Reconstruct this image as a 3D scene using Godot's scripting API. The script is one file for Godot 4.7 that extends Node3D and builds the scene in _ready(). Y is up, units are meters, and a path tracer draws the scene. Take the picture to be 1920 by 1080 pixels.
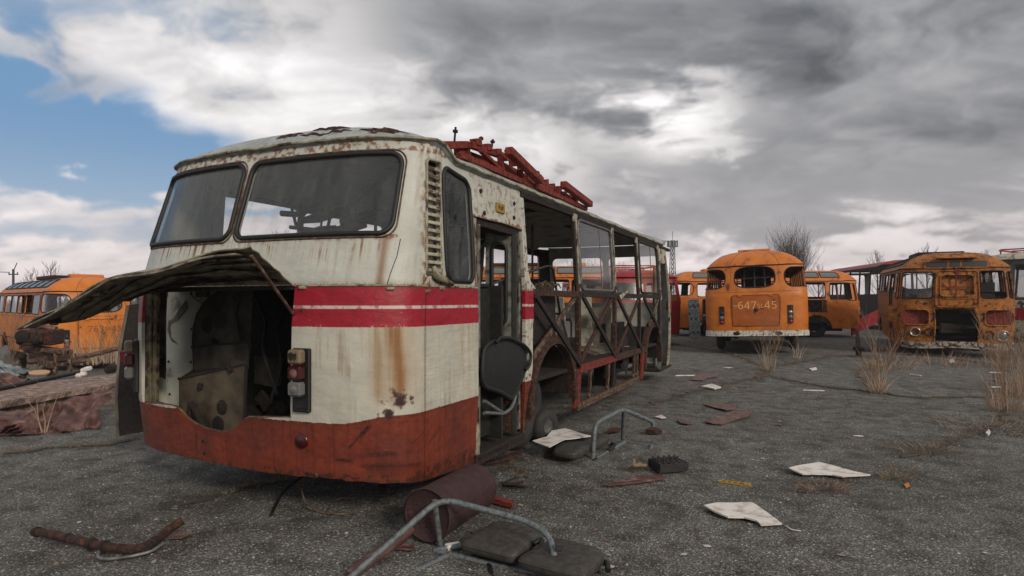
extends Node3D

const FOC := 1180.0
const EYE := 1.38
const HOR := 564.0
var rng := RandomNumberGenerator.new()
var M := {}
var names := {}

# ---------------------------------------------------------------- directions and places
func at(px: float, py: float, d: float) -> Vector3:      # the point seen at that spot of the photograph at depth d
	return Vector3((px - 960.0) / FOC * d, EYE + (HOR - py) / FOC * d, -d)

func gp(px: float, py: float, h := 0.0) -> Vector3:      # where that line of sight meets the ground (plus h)
	var d := FOC * (EYE - h) / (py - HOR)
	return Vector3((px - 960.0) / FOC * d, h, -d)

# ---------------------------------------------------------------- bookkeeping
func numbered(called: String) -> String:
	if not names.has(called):
		names[called] = 0
		return called
	names[called] += 1
	return "%s_%03d" % [called, names[called]]

func tag(o: Node3D, label: String, category: String, group := "", kind := "") -> Node3D:
	if label: o.set_meta("label", label)
	if category: o.set_meta("category", category)
	if group: o.set_meta("group", group)
	if kind: o.set_meta("kind", kind)
	return o

func thing(called: String, label: String, category: String, pos := Vector3.ZERO, turn := 0.0, group := "") -> Node3D:
	var o := Node3D.new()
	o.name = numbered(called)
	add_child(o)
	o.position = pos
	o.rotation.y = turn
	tag(o, label, category, group)
	return o

func begin() -> SurfaceTool:
	var st := SurfaceTool.new()
	st.begin(Mesh.PRIMITIVE_TRIANGLES)
	return st

func done(st: SurfaceTool, called: String, mat: Material, parent: Node = self) -> MeshInstance3D:
	st.generate_normals()
	var mi := MeshInstance3D.new()
	mi.mesh = st.commit()
	mi.mesh.surface_set_material(0, mat)
	mi.name = numbered(called) if parent == self else called
	parent.add_child(mi, true)
	return mi

func dup(o: Node3D, label: String, group := "") -> Node3D:
	var c: Node3D = o.duplicate()
	var base: String = o.name
	if base.length() > 4 and base.substr(base.length() - 3).is_valid_int(): base = base.substr(0, base.length() - 4)
	c.name = numbered(base)
	add_child(c)
	c.set_meta("label", label)
	if group: c.set_meta("group", group)
	return c

# ---------------------------------------------------------------- shapes
func tri(st: SurfaceTool, a: Vector3, b: Vector3, c: Vector3) -> void:
	st.add_vertex(a); st.add_vertex(c); st.add_vertex(b)

func quad(st: SurfaceTool, a: Vector3, b: Vector3, c: Vector3, d: Vector3) -> void:
	tri(st, a, b, c); tri(st, a, c, d)

func conv(st: SurfaceTool, p: Array, ctr: Vector3) -> void:
	var n: Vector3 = (p[1] - p[0]).cross(p[2] - p[0])
	var out: bool = n.dot(p[0] - ctr) >= 0.0
	for i in range(1, p.size() - 1):
		if out: tri(st, p[0], p[i], p[i + 1])
		else: tri(st, p[0], p[i + 1], p[i])

func bx(st: SurfaceTool, c: Vector3, s: Vector3, b := Basis(), ch := 0.006) -> void:
	st.set_smooth_group(-1)
	var h := s * 0.5
	ch = minf(ch, minf(h.x, minf(h.y, h.z)) * 0.45)
	var pt := func(sx, sy, sz, ax):
		var v := Vector3(sx * (h.x - ch), sy * (h.y - ch), sz * (h.z - ch))
		v[ax] = [sx, sy, sz][ax] * h[ax]
		return c + b * v
	var sg := [-1.0, 1.0]
	for s1 in sg:
		conv(st, [pt.call(s1, -1., -1., 0), pt.call(s1, 1., -1., 0), pt.call(s1, 1., 1., 0), pt.call(s1, -1., 1., 0)], c)
		conv(st, [pt.call(-1., s1, -1., 1), pt.call(1., s1, -1., 1), pt.call(1., s1, 1., 1), pt.call(-1., s1, 1., 1)], c)
		conv(st, [pt.call(-1., -1., s1, 2), pt.call(1., -1., s1, 2), pt.call(1., 1., s1, 2), pt.call(-1., 1., s1, 2)], c)
		for s2 in sg:
			conv(st, [pt.call(s1, s2, -1., 0), pt.call(s1, s2, 1., 0), pt.call(s1, s2, 1., 1), pt.call(s1, s2, -1., 1)], c)
			conv(st, [pt.call(s1, -1., s2, 0), pt.call(s1, 1., s2, 0), pt.call(s1, 1., s2, 2), pt.call(s1, -1., s2, 2)], c)
			conv(st, [pt.call(-1., s1, s2, 1), pt.call(1., s1, s2, 1), pt.call(1., s1, s2, 2), pt.call(-1., s1, s2, 2)], c)
			for s3 in sg:
				conv(st, [pt.call(s1, s2, s3, 0), pt.call(s1, s2, s3, 1), pt.call(s1, s2, s3, 2)], c)

func bar(st: SurfaceTool, a: Vector3, b: Vector3, w: float, t: float, up := Vector3.UP) -> void:   # w across, t along up
	var z := (b - a).normalized()
	if absf(z.dot(up)) > 0.99: up = Vector3.RIGHT if absf(z.x) < 0.9 else Vector3.BACK
	var x := up.cross(z).normalized()
	bx(st, (a + b) * 0.5, Vector3(w, t, a.distance_to(b)), Basis(x, z.cross(x), z), 0.004)

func tube(st: SurfaceTool, p: PackedVector3Array, r, sides := 8, caps := true, closed := false) -> void:
	st.set_smooth_group(1)
	var n := p.size()
	var rings := []
	var t0 := (p[1] - p[0]).normalized()
	var nn := t0.cross(Vector3.UP if absf(t0.y) < 0.9 else Vector3.RIGHT).normalized()
	for i in n:
		var t: Vector3
		if closed: t = (p[(i + 1) % n] - p[(i - 1 + n) % n]).normalized()
		elif i == 0: t = t0
		elif i == n - 1: t = (p[i] - p[i - 1]).normalized()
		else: t = ((p[i + 1] - p[i]).normalized() + (p[i] - p[i - 1]).normalized()).normalized()
		nn = (nn - t * nn.dot(t)).normalized()
		var bb := t.cross(nn)
		var rr: float = r if not r is Array else r[i]
		var ring := PackedVector3Array()
		for k in sides:
			var an := TAU * k / sides
			ring.append(p[i] + (nn * cos(an) + bb * sin(an)) * rr)
		rings.append(ring)
	for i in (n if closed else n - 1):
		var A: PackedVector3Array = rings[i]
		var B: PackedVector3Array = rings[(i + 1) % n]
		for k in sides:
			var k2 := (k + 1) % sides
			quad(st, A[k], A[k2], B[k2], B[k])
	if caps and not closed:
		st.set_smooth_group(-1)
		for k in range(1, sides - 1):
			tri(st, rings[0][0], rings[0][k + 1], rings[0][k])
			tri(st, rings[n - 1][0], rings[n - 1][k], rings[n - 1][k + 1])

func rod(st: SurfaceTool, a: Vector3, b: Vector3, r: float, sides := 8) -> void:
	tube(st, PackedVector3Array([a, b]), r, sides)

func bent(pts: Array, rad := 0.06, steps := 5) -> PackedVector3Array:     # polyline with rounded corners
	var o := PackedVector3Array([pts[0]])
	for i in range(1, pts.size() - 1):
		var a: Vector3 = pts[i - 1]; var b: Vector3 = pts[i]; var c: Vector3 = pts[i + 1]
		var r := minf(rad, minf(a.distance_to(b), b.distance_to(c)) * 0.45)
		var p := b + (a - b).normalized() * r
		var q := b + (c - b).normalized() * r
		for k in steps + 1:
			var t := float(k) / steps
			o.append(p.lerp(b, t).lerp(b.lerp(q, t), t))
	o.append(pts[-1])
	return o

func lathe(st: SurfaceTool, prof: Array, xf: Transform3D, n := 24, smooth := true) -> void:     # prof: [r, y] pairs, turned about local y
	for i in prof.size() - 1:
		st.set_smooth_group(i + 2 if not smooth else 1)
		for k in n:
			var q := []
			for e in [[i, k], [i, k + 1], [i + 1, k + 1], [i + 1, k]]:
				var an: float = TAU * (e[1] % n) / n
				q.append(xf * Vector3(prof[e[0]][0] * cos(an), prof[e[0]][1], prof[e[0]][0] * sin(an)))
			tri(st, q[0], q[2], q[1]); tri(st, q[0], q[3], q[2])

func area2(p: PackedVector2Array) -> float:
	var s := 0.0
	for i in p.size():
		s += p[i].cross(p[(i + 1) % p.size()])
	return s * 0.5

func plate(st: SurfaceTool, poly: PackedVector2Array, t: float, xf: Transform3D) -> void:     # outline in local x, z with thickness t upward
	if area2(poly) < 0.0: poly.reverse()
	st.set_smooth_group(-1)
	var id := Geometry2D.triangulate_polygon(poly)
	var v := func(i, h): return xf * Vector3(poly[i].x, h, poly[i].y)
	for k in range(0, id.size(), 3):
		var a := id[k]; var b := id[k + 1]; var c := id[k + 2]
		if (poly[b] - poly[a]).cross(poly[c] - poly[a]) < 0.0:
			var x := b; b = c; c = x
		tri(st, v.call(a, t), v.call(c, t), v.call(b, t))
		tri(st, v.call(a, 0.0), v.call(b, 0.0), v.call(c, 0.0))
	for i in poly.size():
		var j := (i + 1) % poly.size()
		quad(st, v.call(j, 0.0), v.call(i, 0.0), v.call(i, t), v.call(j, t))

func rrect(x0: float, y0: float, x1: float, y1: float, r: float, lean := 0.0, n := 6) -> PackedVector2Array:
	var o := PackedVector2Array()
	for c in [[x1 - r, y0 + r, -90.0], [x1 - r, y1 - r, 0.0], [x0 + r, y1 - r, 90.0], [x0 + r, y0 + r, 180.0]]:
		for k in n + 1:
			var an := deg_to_rad(c[2] + 90.0 * k / n)
			var q := Vector2(c[0] + r * cos(an), c[1] + r * sin(an))
			q.x += lean * (y1 - q.y)
			o.append(q)
	return o

func oval(cx: float, cy: float, hx: float, hy: float, e := 3.0, n := 36) -> PackedVector2Array:
	var o := PackedVector2Array()
	for k in n:
		var an := TAU * k / n
		o.append(Vector2(cx + hx * signf(cos(an)) * pow(absf(cos(an)), 2.0 / e), cy + hy * signf(sin(an)) * pow(absf(sin(an)), 2.0 / e)))
	return o

# A sheet over the plane (u, v): cut to the outline, less the holes, bent by map, with a thickness, an inside and rims.
func skin(called: String, parent: Node, map: Callable, outer: PackedVector2Array, holes: Array, du: float, dv: float, thick: float, mat: Material, mat_in: Material = null, uvx = null) -> MeshInstance3D:
	if area2(outer) < 0.0: outer.reverse()
	var lo := outer[0]; var hi := outer[0]
	for p in outer:
		lo = lo.min(p); hi = hi.max(p)
	var hb := []
	for i in holes.size():
		if area2(holes[i]) < 0.0: holes[i].reverse()
		var a: Vector2 = holes[i][0]; var b: Vector2 = a
		for p in holes[i]:
			a = a.min(p); b = b.max(p)
		hb.append(Rect2(a, b - a).grow(0.0005))
	var memo := {}
	var both := func(q: Vector2) -> Array:
		var key := Vector2i(roundi(q.x * 20000.0), roundi(q.y * 20000.0))
		if memo.has(key): return memo[key]
		var e := 0.004
		var p: Vector3 = map.call(q.x, q.y)
		var pu: Vector3 = map.call(q.x + e, q.y) - map.call(q.x - e, q.y)
		var pv: Vector3 = map.call(q.x, q.y + e) - map.call(q.x, q.y - e)
		var n := pu.cross(pv).normalized()
		memo[key] = [p, p - n * thick, n]
		return memo[key]
	var so := begin(); var si := begin()
	var cells := []
	var nu := maxi(1, ceili((hi.x - lo.x) / du)); var nv := maxi(1, ceili((hi.y - lo.y) / dv))
	var rect_outer := outer.size() == 4 and absf(area2(outer) - (hi.x - lo.x) * (hi.y - lo.y)) < 1e-6
	for i in nu:
		for j in nv:
			var a := Vector2(lerpf(lo.x, hi.x, float(i) / nu), lerpf(lo.y, hi.y, float(j) / nv))
			var b := Vector2(lerpf(lo.x, hi.x, float(i + 1) / nu), lerpf(lo.y, hi.y, float(j + 1) / nv))
			var cell := PackedVector2Array([a, Vector2(b.x, a.y), b, Vector2(a.x, b.y)])
			var polys := [cell]
			if not rect_outer:
				polys = Geometry2D.intersect_polygons(cell, outer)
			for h in holes.size():
				if hb[h].intersects(Rect2(a, b - a)):
					var nx := []
					for p in polys: nx.append_array(Geometry2D.clip_polygons(p, holes[h]))
					polys = nx
			cells.append_array(polys)
	var vert := func(st: SurfaceTool, q: Vector2, p: Vector3, n: Vector3):
		if uvx: st.set_uv(Vector2((q.x - uvx[0]) / (uvx[1] - uvx[0]), 1.0 - (q.y - uvx[2]) / (uvx[3] - uvx[2])))
		st.set_normal(n)
		st.add_vertex(p)
	for p in cells:
		if p.size() < 3 or Geometry2D.is_polygon_clockwise(p): continue
		var id: PackedInt32Array = PackedInt32Array([0, 1, 2, 0, 2, 3]) if p.size() == 4 else Geometry2D.triangulate_polygon(p)
		for k in range(0, id.size(), 3):
			var a: Vector2 = p[id[k]]; var b: Vector2 = p[id[k + 1]]; var c: Vector2 = p[id[k + 2]]
			if (b - a).cross(c - a) < 0.0:
				var x := b; b = c; c = x
			var A: Array = both.call(a); var B: Array = both.call(b); var C: Array = both.call(c)
			vert.call(so, a, A[0], A[2]); vert.call(so, c, C[0], C[2]); vert.call(so, b, B[0], B[2])
			if thick > 0.0:
				vert.call(si, a, A[1], -A[2]); vert.call(si, b, B[1], -B[2]); vert.call(si, c, C[1], -C[2])
	if thick > 0.0:
		var loops := [outer]; loops.append_array(holes)
		for L in loops.size():
			var P: PackedVector2Array = loops[L]
			for i in P.size():
				var a := P[i]; var b := P[(i + 1) % P.size()]
				var n := maxi(1, ceili(a.distance_to(b) / du))
				for k in n:
					var q0 := a.lerp(b, float(k) / n); var q1 := a.lerp(b, float(k + 1) / n)
					var A: Array = both.call(q0); var B: Array = both.call(q1)
					var fn: Vector3 = (B[0] - A[0]).cross(A[2]).normalized() * (1.0 if L == 0 else -1.0)
					var order := [[q0, A[0]], [q0, A[1]], [q1, B[1]], [q0, A[0]], [q1, B[1]], [q1, B[0]]]
					if L > 0: order.reverse()
					order.reverse()
					for e in order: vert.call(so, e[0], e[1], fn)
	var mesh := so.commit()
	mesh.surface_set_material(0, mat)
	if thick > 0.0:
		si.commit(mesh)
		mesh.surface_set_material(1, mat_in if mat_in else mat)
	var mi := MeshInstance3D.new()
	mi.mesh = mesh
	mi.name = numbered(called) if parent == self else called
	parent.add_child(mi, true)
	return mi

func ring(called: String, parent: Node, map: Callable, poly: PackedVector2Array, r: float, mat: Material, step := 0.06, out := 0.004) -> MeshInstance3D:
	var p := PackedVector3Array()
	for i in poly.size():
		var a := poly[i]; var b := poly[(i + 1) % poly.size()]
		var n := maxi(1, ceili(a.distance_to(b) / step))
		for k in n:
			var q := a.lerp(b, float(k) / n)
			var e := 0.004
			var pu: Vector3 = map.call(q.x + e, q.y) - map.call(q.x - e, q.y)
			var pv: Vector3 = map.call(q.x, q.y + e) - map.call(q.x, q.y - e)
			var w: Vector3 = map.call(q.x, q.y) + pu.cross(pv).normalized() * out
			if p.is_empty() or p[-1].distance_to(w) > 0.004: p.append(w)
	var st := begin()
	tube(st, p, r, 6, false, true)
	return done(st, called, mat, parent)

# The wall line of a coach: rounded rear, straight sides, rounded front. a runs along it from the middle of the rear to the right.
class Shell:
	var w: float; var d: float; var e: float; var straight: float
	var arc := PackedFloat32Array(); var px := PackedFloat32Array(); var ps := PackedFloat32Array()
	var corner: float; var half: float
	var rake := []; var inset := []
	var rim_side := 2.33; var rim_end := 2.33; var top := 2.67; var bow := 2.6; var spine := 0.45; var over := 0.03
	func _init(w_: float, d_: float, e_: float, straight_: float):
		w = w_; d = d_; e = e_; straight = straight_
		var s := 0.0
		for i in 301:
			var f := PI / 2.0 * i / 300.0
			px.append(w * pow(sin(f), 2.0 / e)); ps.append(-d * pow(maxf(cos(f), 0.0), 2.0 / e))
			if i > 0: s += Vector2(px[i] - px[i - 1], ps[i] - ps[i - 1]).length()
			arc.append(s)
		corner = s; half = 2.0 * corner + straight
	static func table(t: Array, y: float) -> float:
		if y <= t[0][0]: return t[0][1]
		for i in range(1, t.size()):
			if y <= t[i][0]: return lerpf(t[i - 1][1], t[i][1], (y - t[i - 1][0]) / (t[i][0] - t[i - 1][0]))
		return t[-1][1]
	func cap(b: float) -> Vector2:
		b = minf(b, corner)
		var i := clampi(arc.bsearch(b), 1, 300)
		var t := (b - arc[i - 1]) / maxf(arc[i] - arc[i - 1], 1e-9)
		return Vector2(lerpf(px[i - 1], px[i], t), lerpf(ps[i - 1], ps[i], t))
	func plan(a: float) -> Array:      # x, s, how far round an end (1 there, 0 on the sides)
		a = wrapf(a, -half, half)
		var sg := 1.0 if a >= 0.0 else -1.0
		var b := absf(a)
		var fr := b > half * 0.5
		var c := (half - b) if fr else b
		var q := cap(c)
		var s := q.y + maxf(0.0, c - corner)
		return [sg * q.x, (straight - s) if fr else s, 1.0 - smoothstep(corner - 0.25, corner + 0.7, c), fr]
	func P(a: float, y: float) -> Vector3:
		var q := plan(a)
		var r: float = Shell.table(rake, y) * q[2]
		var x: float = q[0] * (1.0 - Shell.table(inset, y) / w)
		return Vector3(x, y, -(q[1] + (-r if q[3] else r)))
	func rim(a: float) -> float:
		var q := plan(a)
		return lerpf(rim_side, rim_end, smoothstep(0.25, 0.8, q[2]))
	func roof(a: float, v: float) -> Vector3:      # v 0 at the rim, 1 on the spine
		var y := rim(a)
		var p := P(a, y)
		var q := plan(a)
		var sp := Vector3(0, 0, -clampf(q[1], spine, straight - spine))
		var k := clampf(1.0 - v, 0.0, 1.05)
		var f := Vector3(p.x, 0, p.z).lerp(sp, v) if v > 0.0 else Vector3(p.x, 0, p.z)
		var o := (Vector3(p.x, 0, p.z) - sp).normalized() * over * k
		return Vector3(f.x + o.x, lerpf(top, y, pow(k, bow)), f.z + o.z)

# ---------------------------------------------------------------- materials
func ntex(sd: int, freq: float, stops: Array, size := 512, oct := 5, kind := FastNoiseLite.TYPE_SIMPLEX_SMOOTH, bump := 0.0) -> NoiseTexture2D:
	var n := FastNoiseLite.new()
	n.seed = sd; n.frequency = freq; n.noise_type = kind
	n.fractal_type = FastNoiseLite.FRACTAL_FBM if oct > 1 else FastNoiseLite.FRACTAL_NONE
	n.fractal_octaves = oct; n.fractal_gain = 0.55
	var t := NoiseTexture2D.new()
	t.width = size; t.height = size; t.seamless = true; t.seamless_blend_skirt = 0.15
	t.noise = n; t.generate_mipmaps = false
	if bump > 0.0:
		t.as_normal_map = true; t.bump_strength = bump
	else:
		var g := Gradient.new()
		var of := PackedFloat32Array(); var co := PackedColorArray()
		for s in stops:
			of.append(s[0]); co.append(s[1])
		g.offsets = of; g.colors = co
		t.color_ramp = g
	return t

func c8(r: int, g: int, b: int) -> Color:
	return Color(r / 255.0, g / 255.0, b / 255.0)

func tripl(alb: Texture2D, sc: float, rough := 0.8, metal := 0.0, nrm: Texture2D = null, nsc := 0.5, det: Texture2D = null, dsc := 1.0) -> StandardMaterial3D:
	var m := StandardMaterial3D.new()
	m.albedo_texture = alb
	m.uv1_triplanar = true; m.uv1_scale = Vector3.ONE * sc
	m.roughness = rough; m.metallic = metal
	if nrm:
		m.normal_enabled = true; m.normal_texture = nrm; m.normal_scale = nsc
	if det:
		m.detail_enabled = true; m.detail_blend_mode = BaseMaterial3D.BLEND_MODE_MUL
		m.detail_albedo = det; m.detail_uv_layer = BaseMaterial3D.DETAIL_UV_2
		m.uv2_triplanar = true; m.uv2_scale = Vector3.ONE * dsc
	return m

func flat(c: Color, rough := 0.7, metal := 0.0) -> StandardMaterial3D:
	var m := StandardMaterial3D.new()
	m.albedo_color = c; m.roughness = rough; m.metallic = metal
	return m

func paint(c: Color, t: float, sd: int, sc := 0.6, rough := 0.55, worn := Color(0.33, 0.17, 0.09), dirty := true) -> StandardMaterial3D:   # old paint that rust breaks through below t
	var tex := ntex(sd, 0.011, [[0.0, Color(0.12, 0.07, 0.05)], [maxf(t - 0.08, 0.01), Color(0.2, 0.1, 0.06)], [t - 0.012, worn], [t + 0.004, c.darkened(0.3)], [t + 0.05, c.darkened(0.07)], [0.6, c], [0.85, c.lerp(Color(0.75, 0.72, 0.62), 0.16)]])
	return tripl(tex, sc, rough, 0.0, M.dents, 0.35, M.grime if dirty else null, 1.7)

func glass(c: Color, a: float, rough: float) -> StandardMaterial3D:
	var m := StandardMaterial3D.new()
	m.albedo_color = Color(c.r, c.g, c.b, a)
	m.transparency = BaseMaterial3D.TRANSPARENCY_ALPHA
	m.roughness = rough
	m.cull_mode = BaseMaterial3D.CULL_DISABLED
	return m

func materials() -> void:
	M.dents = ntex(5, 0.012, [], 512, 4, FastNoiseLite.TYPE_SIMPLEX_SMOOTH, 5.0)
	M.rough_n = ntex(6, 0.06, [], 512, 4, FastNoiseLite.TYPE_SIMPLEX_SMOOTH, 8.0)
	M.grime = ntex(7, 0.014, [[0.0, Color(0.62, 0.57, 0.52)], [0.3, Color(0.80, 0.78, 0.75)], [0.5, Color(0.93, 0.92, 0.91)], [0.7, Color(1, 1, 1)], [1.0, Color(1, 1, 1)]], 512, 7)
	M.cream = paint(Color(0.70, 0.685, 0.60), 0.30, 11, 0.55)
	M.cream_dirty = paint(Color(0.60, 0.585, 0.50), 0.36, 12, 0.9)
	M.roof = paint(Color(0.60, 0.625, 0.63), 0.10, 13, 0.3)
	M.orange = paint(Color(0.72, 0.39, 0.05), 0.19, 14, 0.5, 0.5, Color(0.40, 0.20, 0.08), false)
	M.orange2 = paint(Color(0.64, 0.375, 0.07), 0.355, 15, 1.0, 0.7)
	M.orange3 = paint(Color(0.76, 0.42, 0.05), 0.17, 16, 0.4, 0.5, Color(0.40, 0.20, 0.08), false)
	M.orange_clean = paint(Color(0.60, 0.30, 0.055), 0.17, 24, 0.5, 0.6, Color(0.36, 0.18, 0.08), false)
	M.redbus = paint(Color(0.58, 0.05, 0.10), 0.22, 17, 0.5, 0.5)
	M.skirt = paint(Color(0.52, 0.17, 0.09), 0.33, 18, 0.9)
	M.bandred = paint(Color(0.60, 0.03, 0.10), 0.22, 19, 0.8)
	M.whitebump = paint(Color(0.78, 0.77, 0.74), 0.22, 20, 1.2)
	M.greenbus = paint(Color(0.20, 0.27, 0.25), 0.3, 21, 0.5)
	M.greydoor = paint(Color(0.42, 0.44, 0.42), 0.36, 22, 1.1)
	M.pale_blue = paint(Color(0.55, 0.60, 0.62), 0.3, 23, 1.0)
	var rs := [[0.0, Color(0.07, 0.045, 0.035)], [0.4, Color(0.16, 0.09, 0.065)], [0.6, Color(0.24, 0.13, 0.085)], [0.8, Color(0.36, 0.22, 0.15)], [1.0, Color(0.5, 0.42, 0.34)]]
	M.rust = tripl(ntex(31, 0.03, rs, 512, 6), 1.1, 0.9, 0.0, M.rough_n, 0.6)
	M.rust_dark = tripl(ntex(32, 0.03, [[0.0, Color(0.05, 0.04, 0.035)], [0.5, Color(0.115, 0.085, 0.07)], [0.75, Color(0.18, 0.12, 0.09)], [1.0, Color(0.3, 0.22, 0.17)]], 512, 6), 1.1, 0.9, 0.0, M.rough_n, 0.5)
	M.rust_pale = tripl(ntex(33, 0.014, [[0.0, Color(0.13, 0.08, 0.06)], [0.35, Color(0.24, 0.16, 0.12)], [0.55, Color(0.36, 0.28, 0.22)], [0.72, Color(0.46, 0.39, 0.32)], [1.0, Color(0.58, 0.54, 0.47)]], 512, 6), 1.6, 0.85, 0.0, M.rough_n, 0.5)
	M.rust_red = tripl(ntex(34, 0.03, [[0.0, Color(0.16, 0.06, 0.04)], [0.45, Color(0.40, 0.115, 0.075)], [0.7, Color(0.48, 0.16, 0.10)], [1.0, Color(0.5, 0.25, 0.16)]], 512, 6), 0.9, 0.85, 0.0, M.rough_n, 0.5)
	M.rust_plum = tripl(ntex(35, 0.02, [[0.0, Color(0.18, 0.105, 0.095)], [0.4, Color(0.30, 0.185, 0.17)], [0.6, Color(0.37, 0.25, 0.225)], [0.8, Color(0.48, 0.38, 0.35)], [1.0, Color(0.58, 0.5, 0.46)]], 512, 6), 0.6, 0.7, 0.0, M.dents, 0.5)
	M.drum = tripl(ntex(36, 0.02, [[0.0, Color(0.12, 0.07, 0.062)], [0.5, Color(0.195, 0.11, 0.105)], [1.0, Color(0.27, 0.17, 0.155)]], 512, 6), 1.2, 0.75, 0.0, M.rough_n, 0.35)
	M.bay = tripl(ntex(37, 0.012, [[0.0, Color(0.16, 0.145, 0.13)], [0.3, Color(0.30, 0.28, 0.245)], [0.55, Color(0.40, 0.375, 0.33)], [1.0, Color(0.50, 0.475, 0.42)]], 512, 6), 0.6, 0.8, 0.0, M.dents, 0.4)
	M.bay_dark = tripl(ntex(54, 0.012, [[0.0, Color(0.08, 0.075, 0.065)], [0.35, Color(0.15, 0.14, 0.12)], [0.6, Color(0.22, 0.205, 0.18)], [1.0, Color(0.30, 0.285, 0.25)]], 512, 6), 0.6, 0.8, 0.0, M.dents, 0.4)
	M.bay_mid = M.bay.duplicate(); M.bay_mid.albedo_color = Color(0.78, 0.74, 0.69)
	M.bay_cream = tripl(ntex(38, 0.010, [[0.0, Color(0.25, 0.23, 0.2)], [0.2, Color(0.45, 0.43, 0.38)], [0.34, Color(0.66, 0.66, 0.6)], [1.0, Color(0.76, 0.76, 0.7)]], 512, 6), 0.45, 0.75, 0.0, M.dents, 0.4)
	M.jamb = paint(Color(0.36, 0.33, 0.25), 0.42, 25, 1.4, 0.8)
	M.bump_rusty = paint(Color(0.60, 0.58, 0.54), 0.44, 26, 1.4, 0.7, Color(0.36, 0.19, 0.11))
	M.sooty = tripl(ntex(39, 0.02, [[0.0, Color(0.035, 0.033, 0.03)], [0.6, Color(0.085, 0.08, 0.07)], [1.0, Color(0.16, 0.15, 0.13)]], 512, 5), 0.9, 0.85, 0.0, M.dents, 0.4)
	M.lining = tripl(ntex(40, 0.012, [[0.0, Color(0.35, 0.32, 0.29)], [0.25, Color(0.55, 0.53, 0.5)], [0.5, Color(0.66, 0.65, 0.62)], [1.0, Color(0.7, 0.69, 0.66)]], 512, 5), 0.5, 0.8, 0.0, M.dents, 0.2)
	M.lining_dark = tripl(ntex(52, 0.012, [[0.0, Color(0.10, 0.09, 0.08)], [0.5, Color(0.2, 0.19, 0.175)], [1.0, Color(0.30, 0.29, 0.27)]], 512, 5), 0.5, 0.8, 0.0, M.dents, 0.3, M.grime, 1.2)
	M.hatch_in = tripl(ntex(41, 0.016, [[0.0, Color(0.20, 0.17, 0.14)], [0.35, Color(0.40, 0.37, 0.32)], [0.6, Color(0.55, 0.53, 0.47)], [1.0, Color(0.63, 0.61, 0.55)]], 512, 6), 0.8, 0.85, 0.0, M.dents, 0.6, M.grime, 2.0)
	M.black = flat(Color(0.06, 0.06, 0.06), 0.6)
	M.rubber = tripl(ntex(42, 0.03, [[0.0, Color(0.10, 0.10, 0.10)], [1.0, Color(0.21, 0.205, 0.195)]], 256, 4), 1.2, 0.8)
	M.vinyl = tripl(ntex(43, 0.02, [[0.0, Color(0.14, 0.13, 0.12)], [0.5, Color(0.21, 0.195, 0.18)], [1.0, Color(0.30, 0.28, 0.26)]], 512, 6), 1.6, 0.6, 0.0, M.rough_n, 0.25)
	M.seat_black = tripl(ntex(44, 0.02, [[0.0, Color(0.05, 0.05, 0.05)], [1.0, Color(0.12, 0.118, 0.112)]], 256, 4), 1.6, 0.65, 0.0, M.rough_n, 0.3)
	M.grey_tube = tripl(ntex(45, 0.03, [[0.0, Color(0.16, 0.11, 0.09)], [0.3, Color(0.28, 0.30, 0.30)], [0.5, Color(0.36, 0.39, 0.40)], [1.0, Color(0.46, 0.49, 0.5)]], 512, 6), 2.0, 0.55, 0.1)
	M.dark_tube = tripl(ntex(46, 0.03, [[0.0, Color(0.09, 0.07, 0.06)], [0.5, Color(0.17, 0.17, 0.165)], [1.0, Color(0.28, 0.28, 0.27)]], 256, 4), 2.0, 0.6, 0.1)
	M.alu = tripl(ntex(47, 0.03, [[0.0, Color(0.22, 0.2, 0.18)], [0.5, Color(0.4, 0.4, 0.39)], [1.0, Color(0.55, 0.55, 0.54)]], 256, 4), 1.5, 0.5, 0.5)
	M.board = tripl(ntex(48, 0.012, [[0.0, Color(0.5, 0.44, 0.40)], [0.25, Color(0.70, 0.66, 0.62)], [0.5, Color(0.80, 0.78, 0.76)], [1.0, Color(0.85, 0.84, 0.82)]], 512, 6), 1.2, 0.7, 0.0, M.dents, 0.15)
	M.board_brown = tripl(ntex(49, 0.015, [[0.0, Color(0.26, 0.19, 0.17)], [0.5, Color(0.38, 0.29, 0.265)], [1.0, Color(0.47, 0.38, 0.35)]], 512, 6), 1.2, 0.8, 0.0, M.rough_n, 0.2)
	M.concrete = tripl(ntex(50, 0.02, [[0.0, Color(0.25, 0.21, 0.185)], [0.45, Color(0.50, 0.42, 0.38)], [0.7, Color(0.60, 0.51, 0.47)], [1.0, Color(0.68, 0.6, 0.56)]], 512, 7), 0.7, 0.95, 0.0, M.rough_n, 1.0)
	M.wood = flat(Color(0.5, 0.42, 0.33), 0.8)
	M.lens_red = flat(Color(0.22, 0.03, 0.05), 0.3)
	M.lens_crimson = flat(Color(0.45, 0.01, 0.10), 0.35)
	M.lens_amber = flat(Color(0.43, 0.37, 0.29), 0.5)
	M.lens_white = flat(Color(0.38, 0.38, 0.37), 0.25)
	M.chrome = flat(Color(0.6, 0.6, 0.58), 0.3, 0.85)
	M.glass = glass(Color(0.34, 0.37, 0.38), 0.13, 0.10)
	M.glass_dusty = glass(Color(0.36, 0.38, 0.37), 0.34, 0.16)
	M.glass_sky = glass(Color(0.5, 0.52, 0.52), 0.5, 0.15)
	M.roof_glass = flat(Color(0.36, 0.37, 0.37), 0.22)
	M.yellow = flat(Color(0.56, 0.45, 0.17), 0.7)
	M.stencil = flat(Color(0.82, 0.62, 0.38), 0.8)
	M.stencil_dark = flat(Color(0.42, 0.20, 0.07), 0.7)
	M.white_text = flat(Color(0.8, 0.78, 0.74), 0.6)
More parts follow.
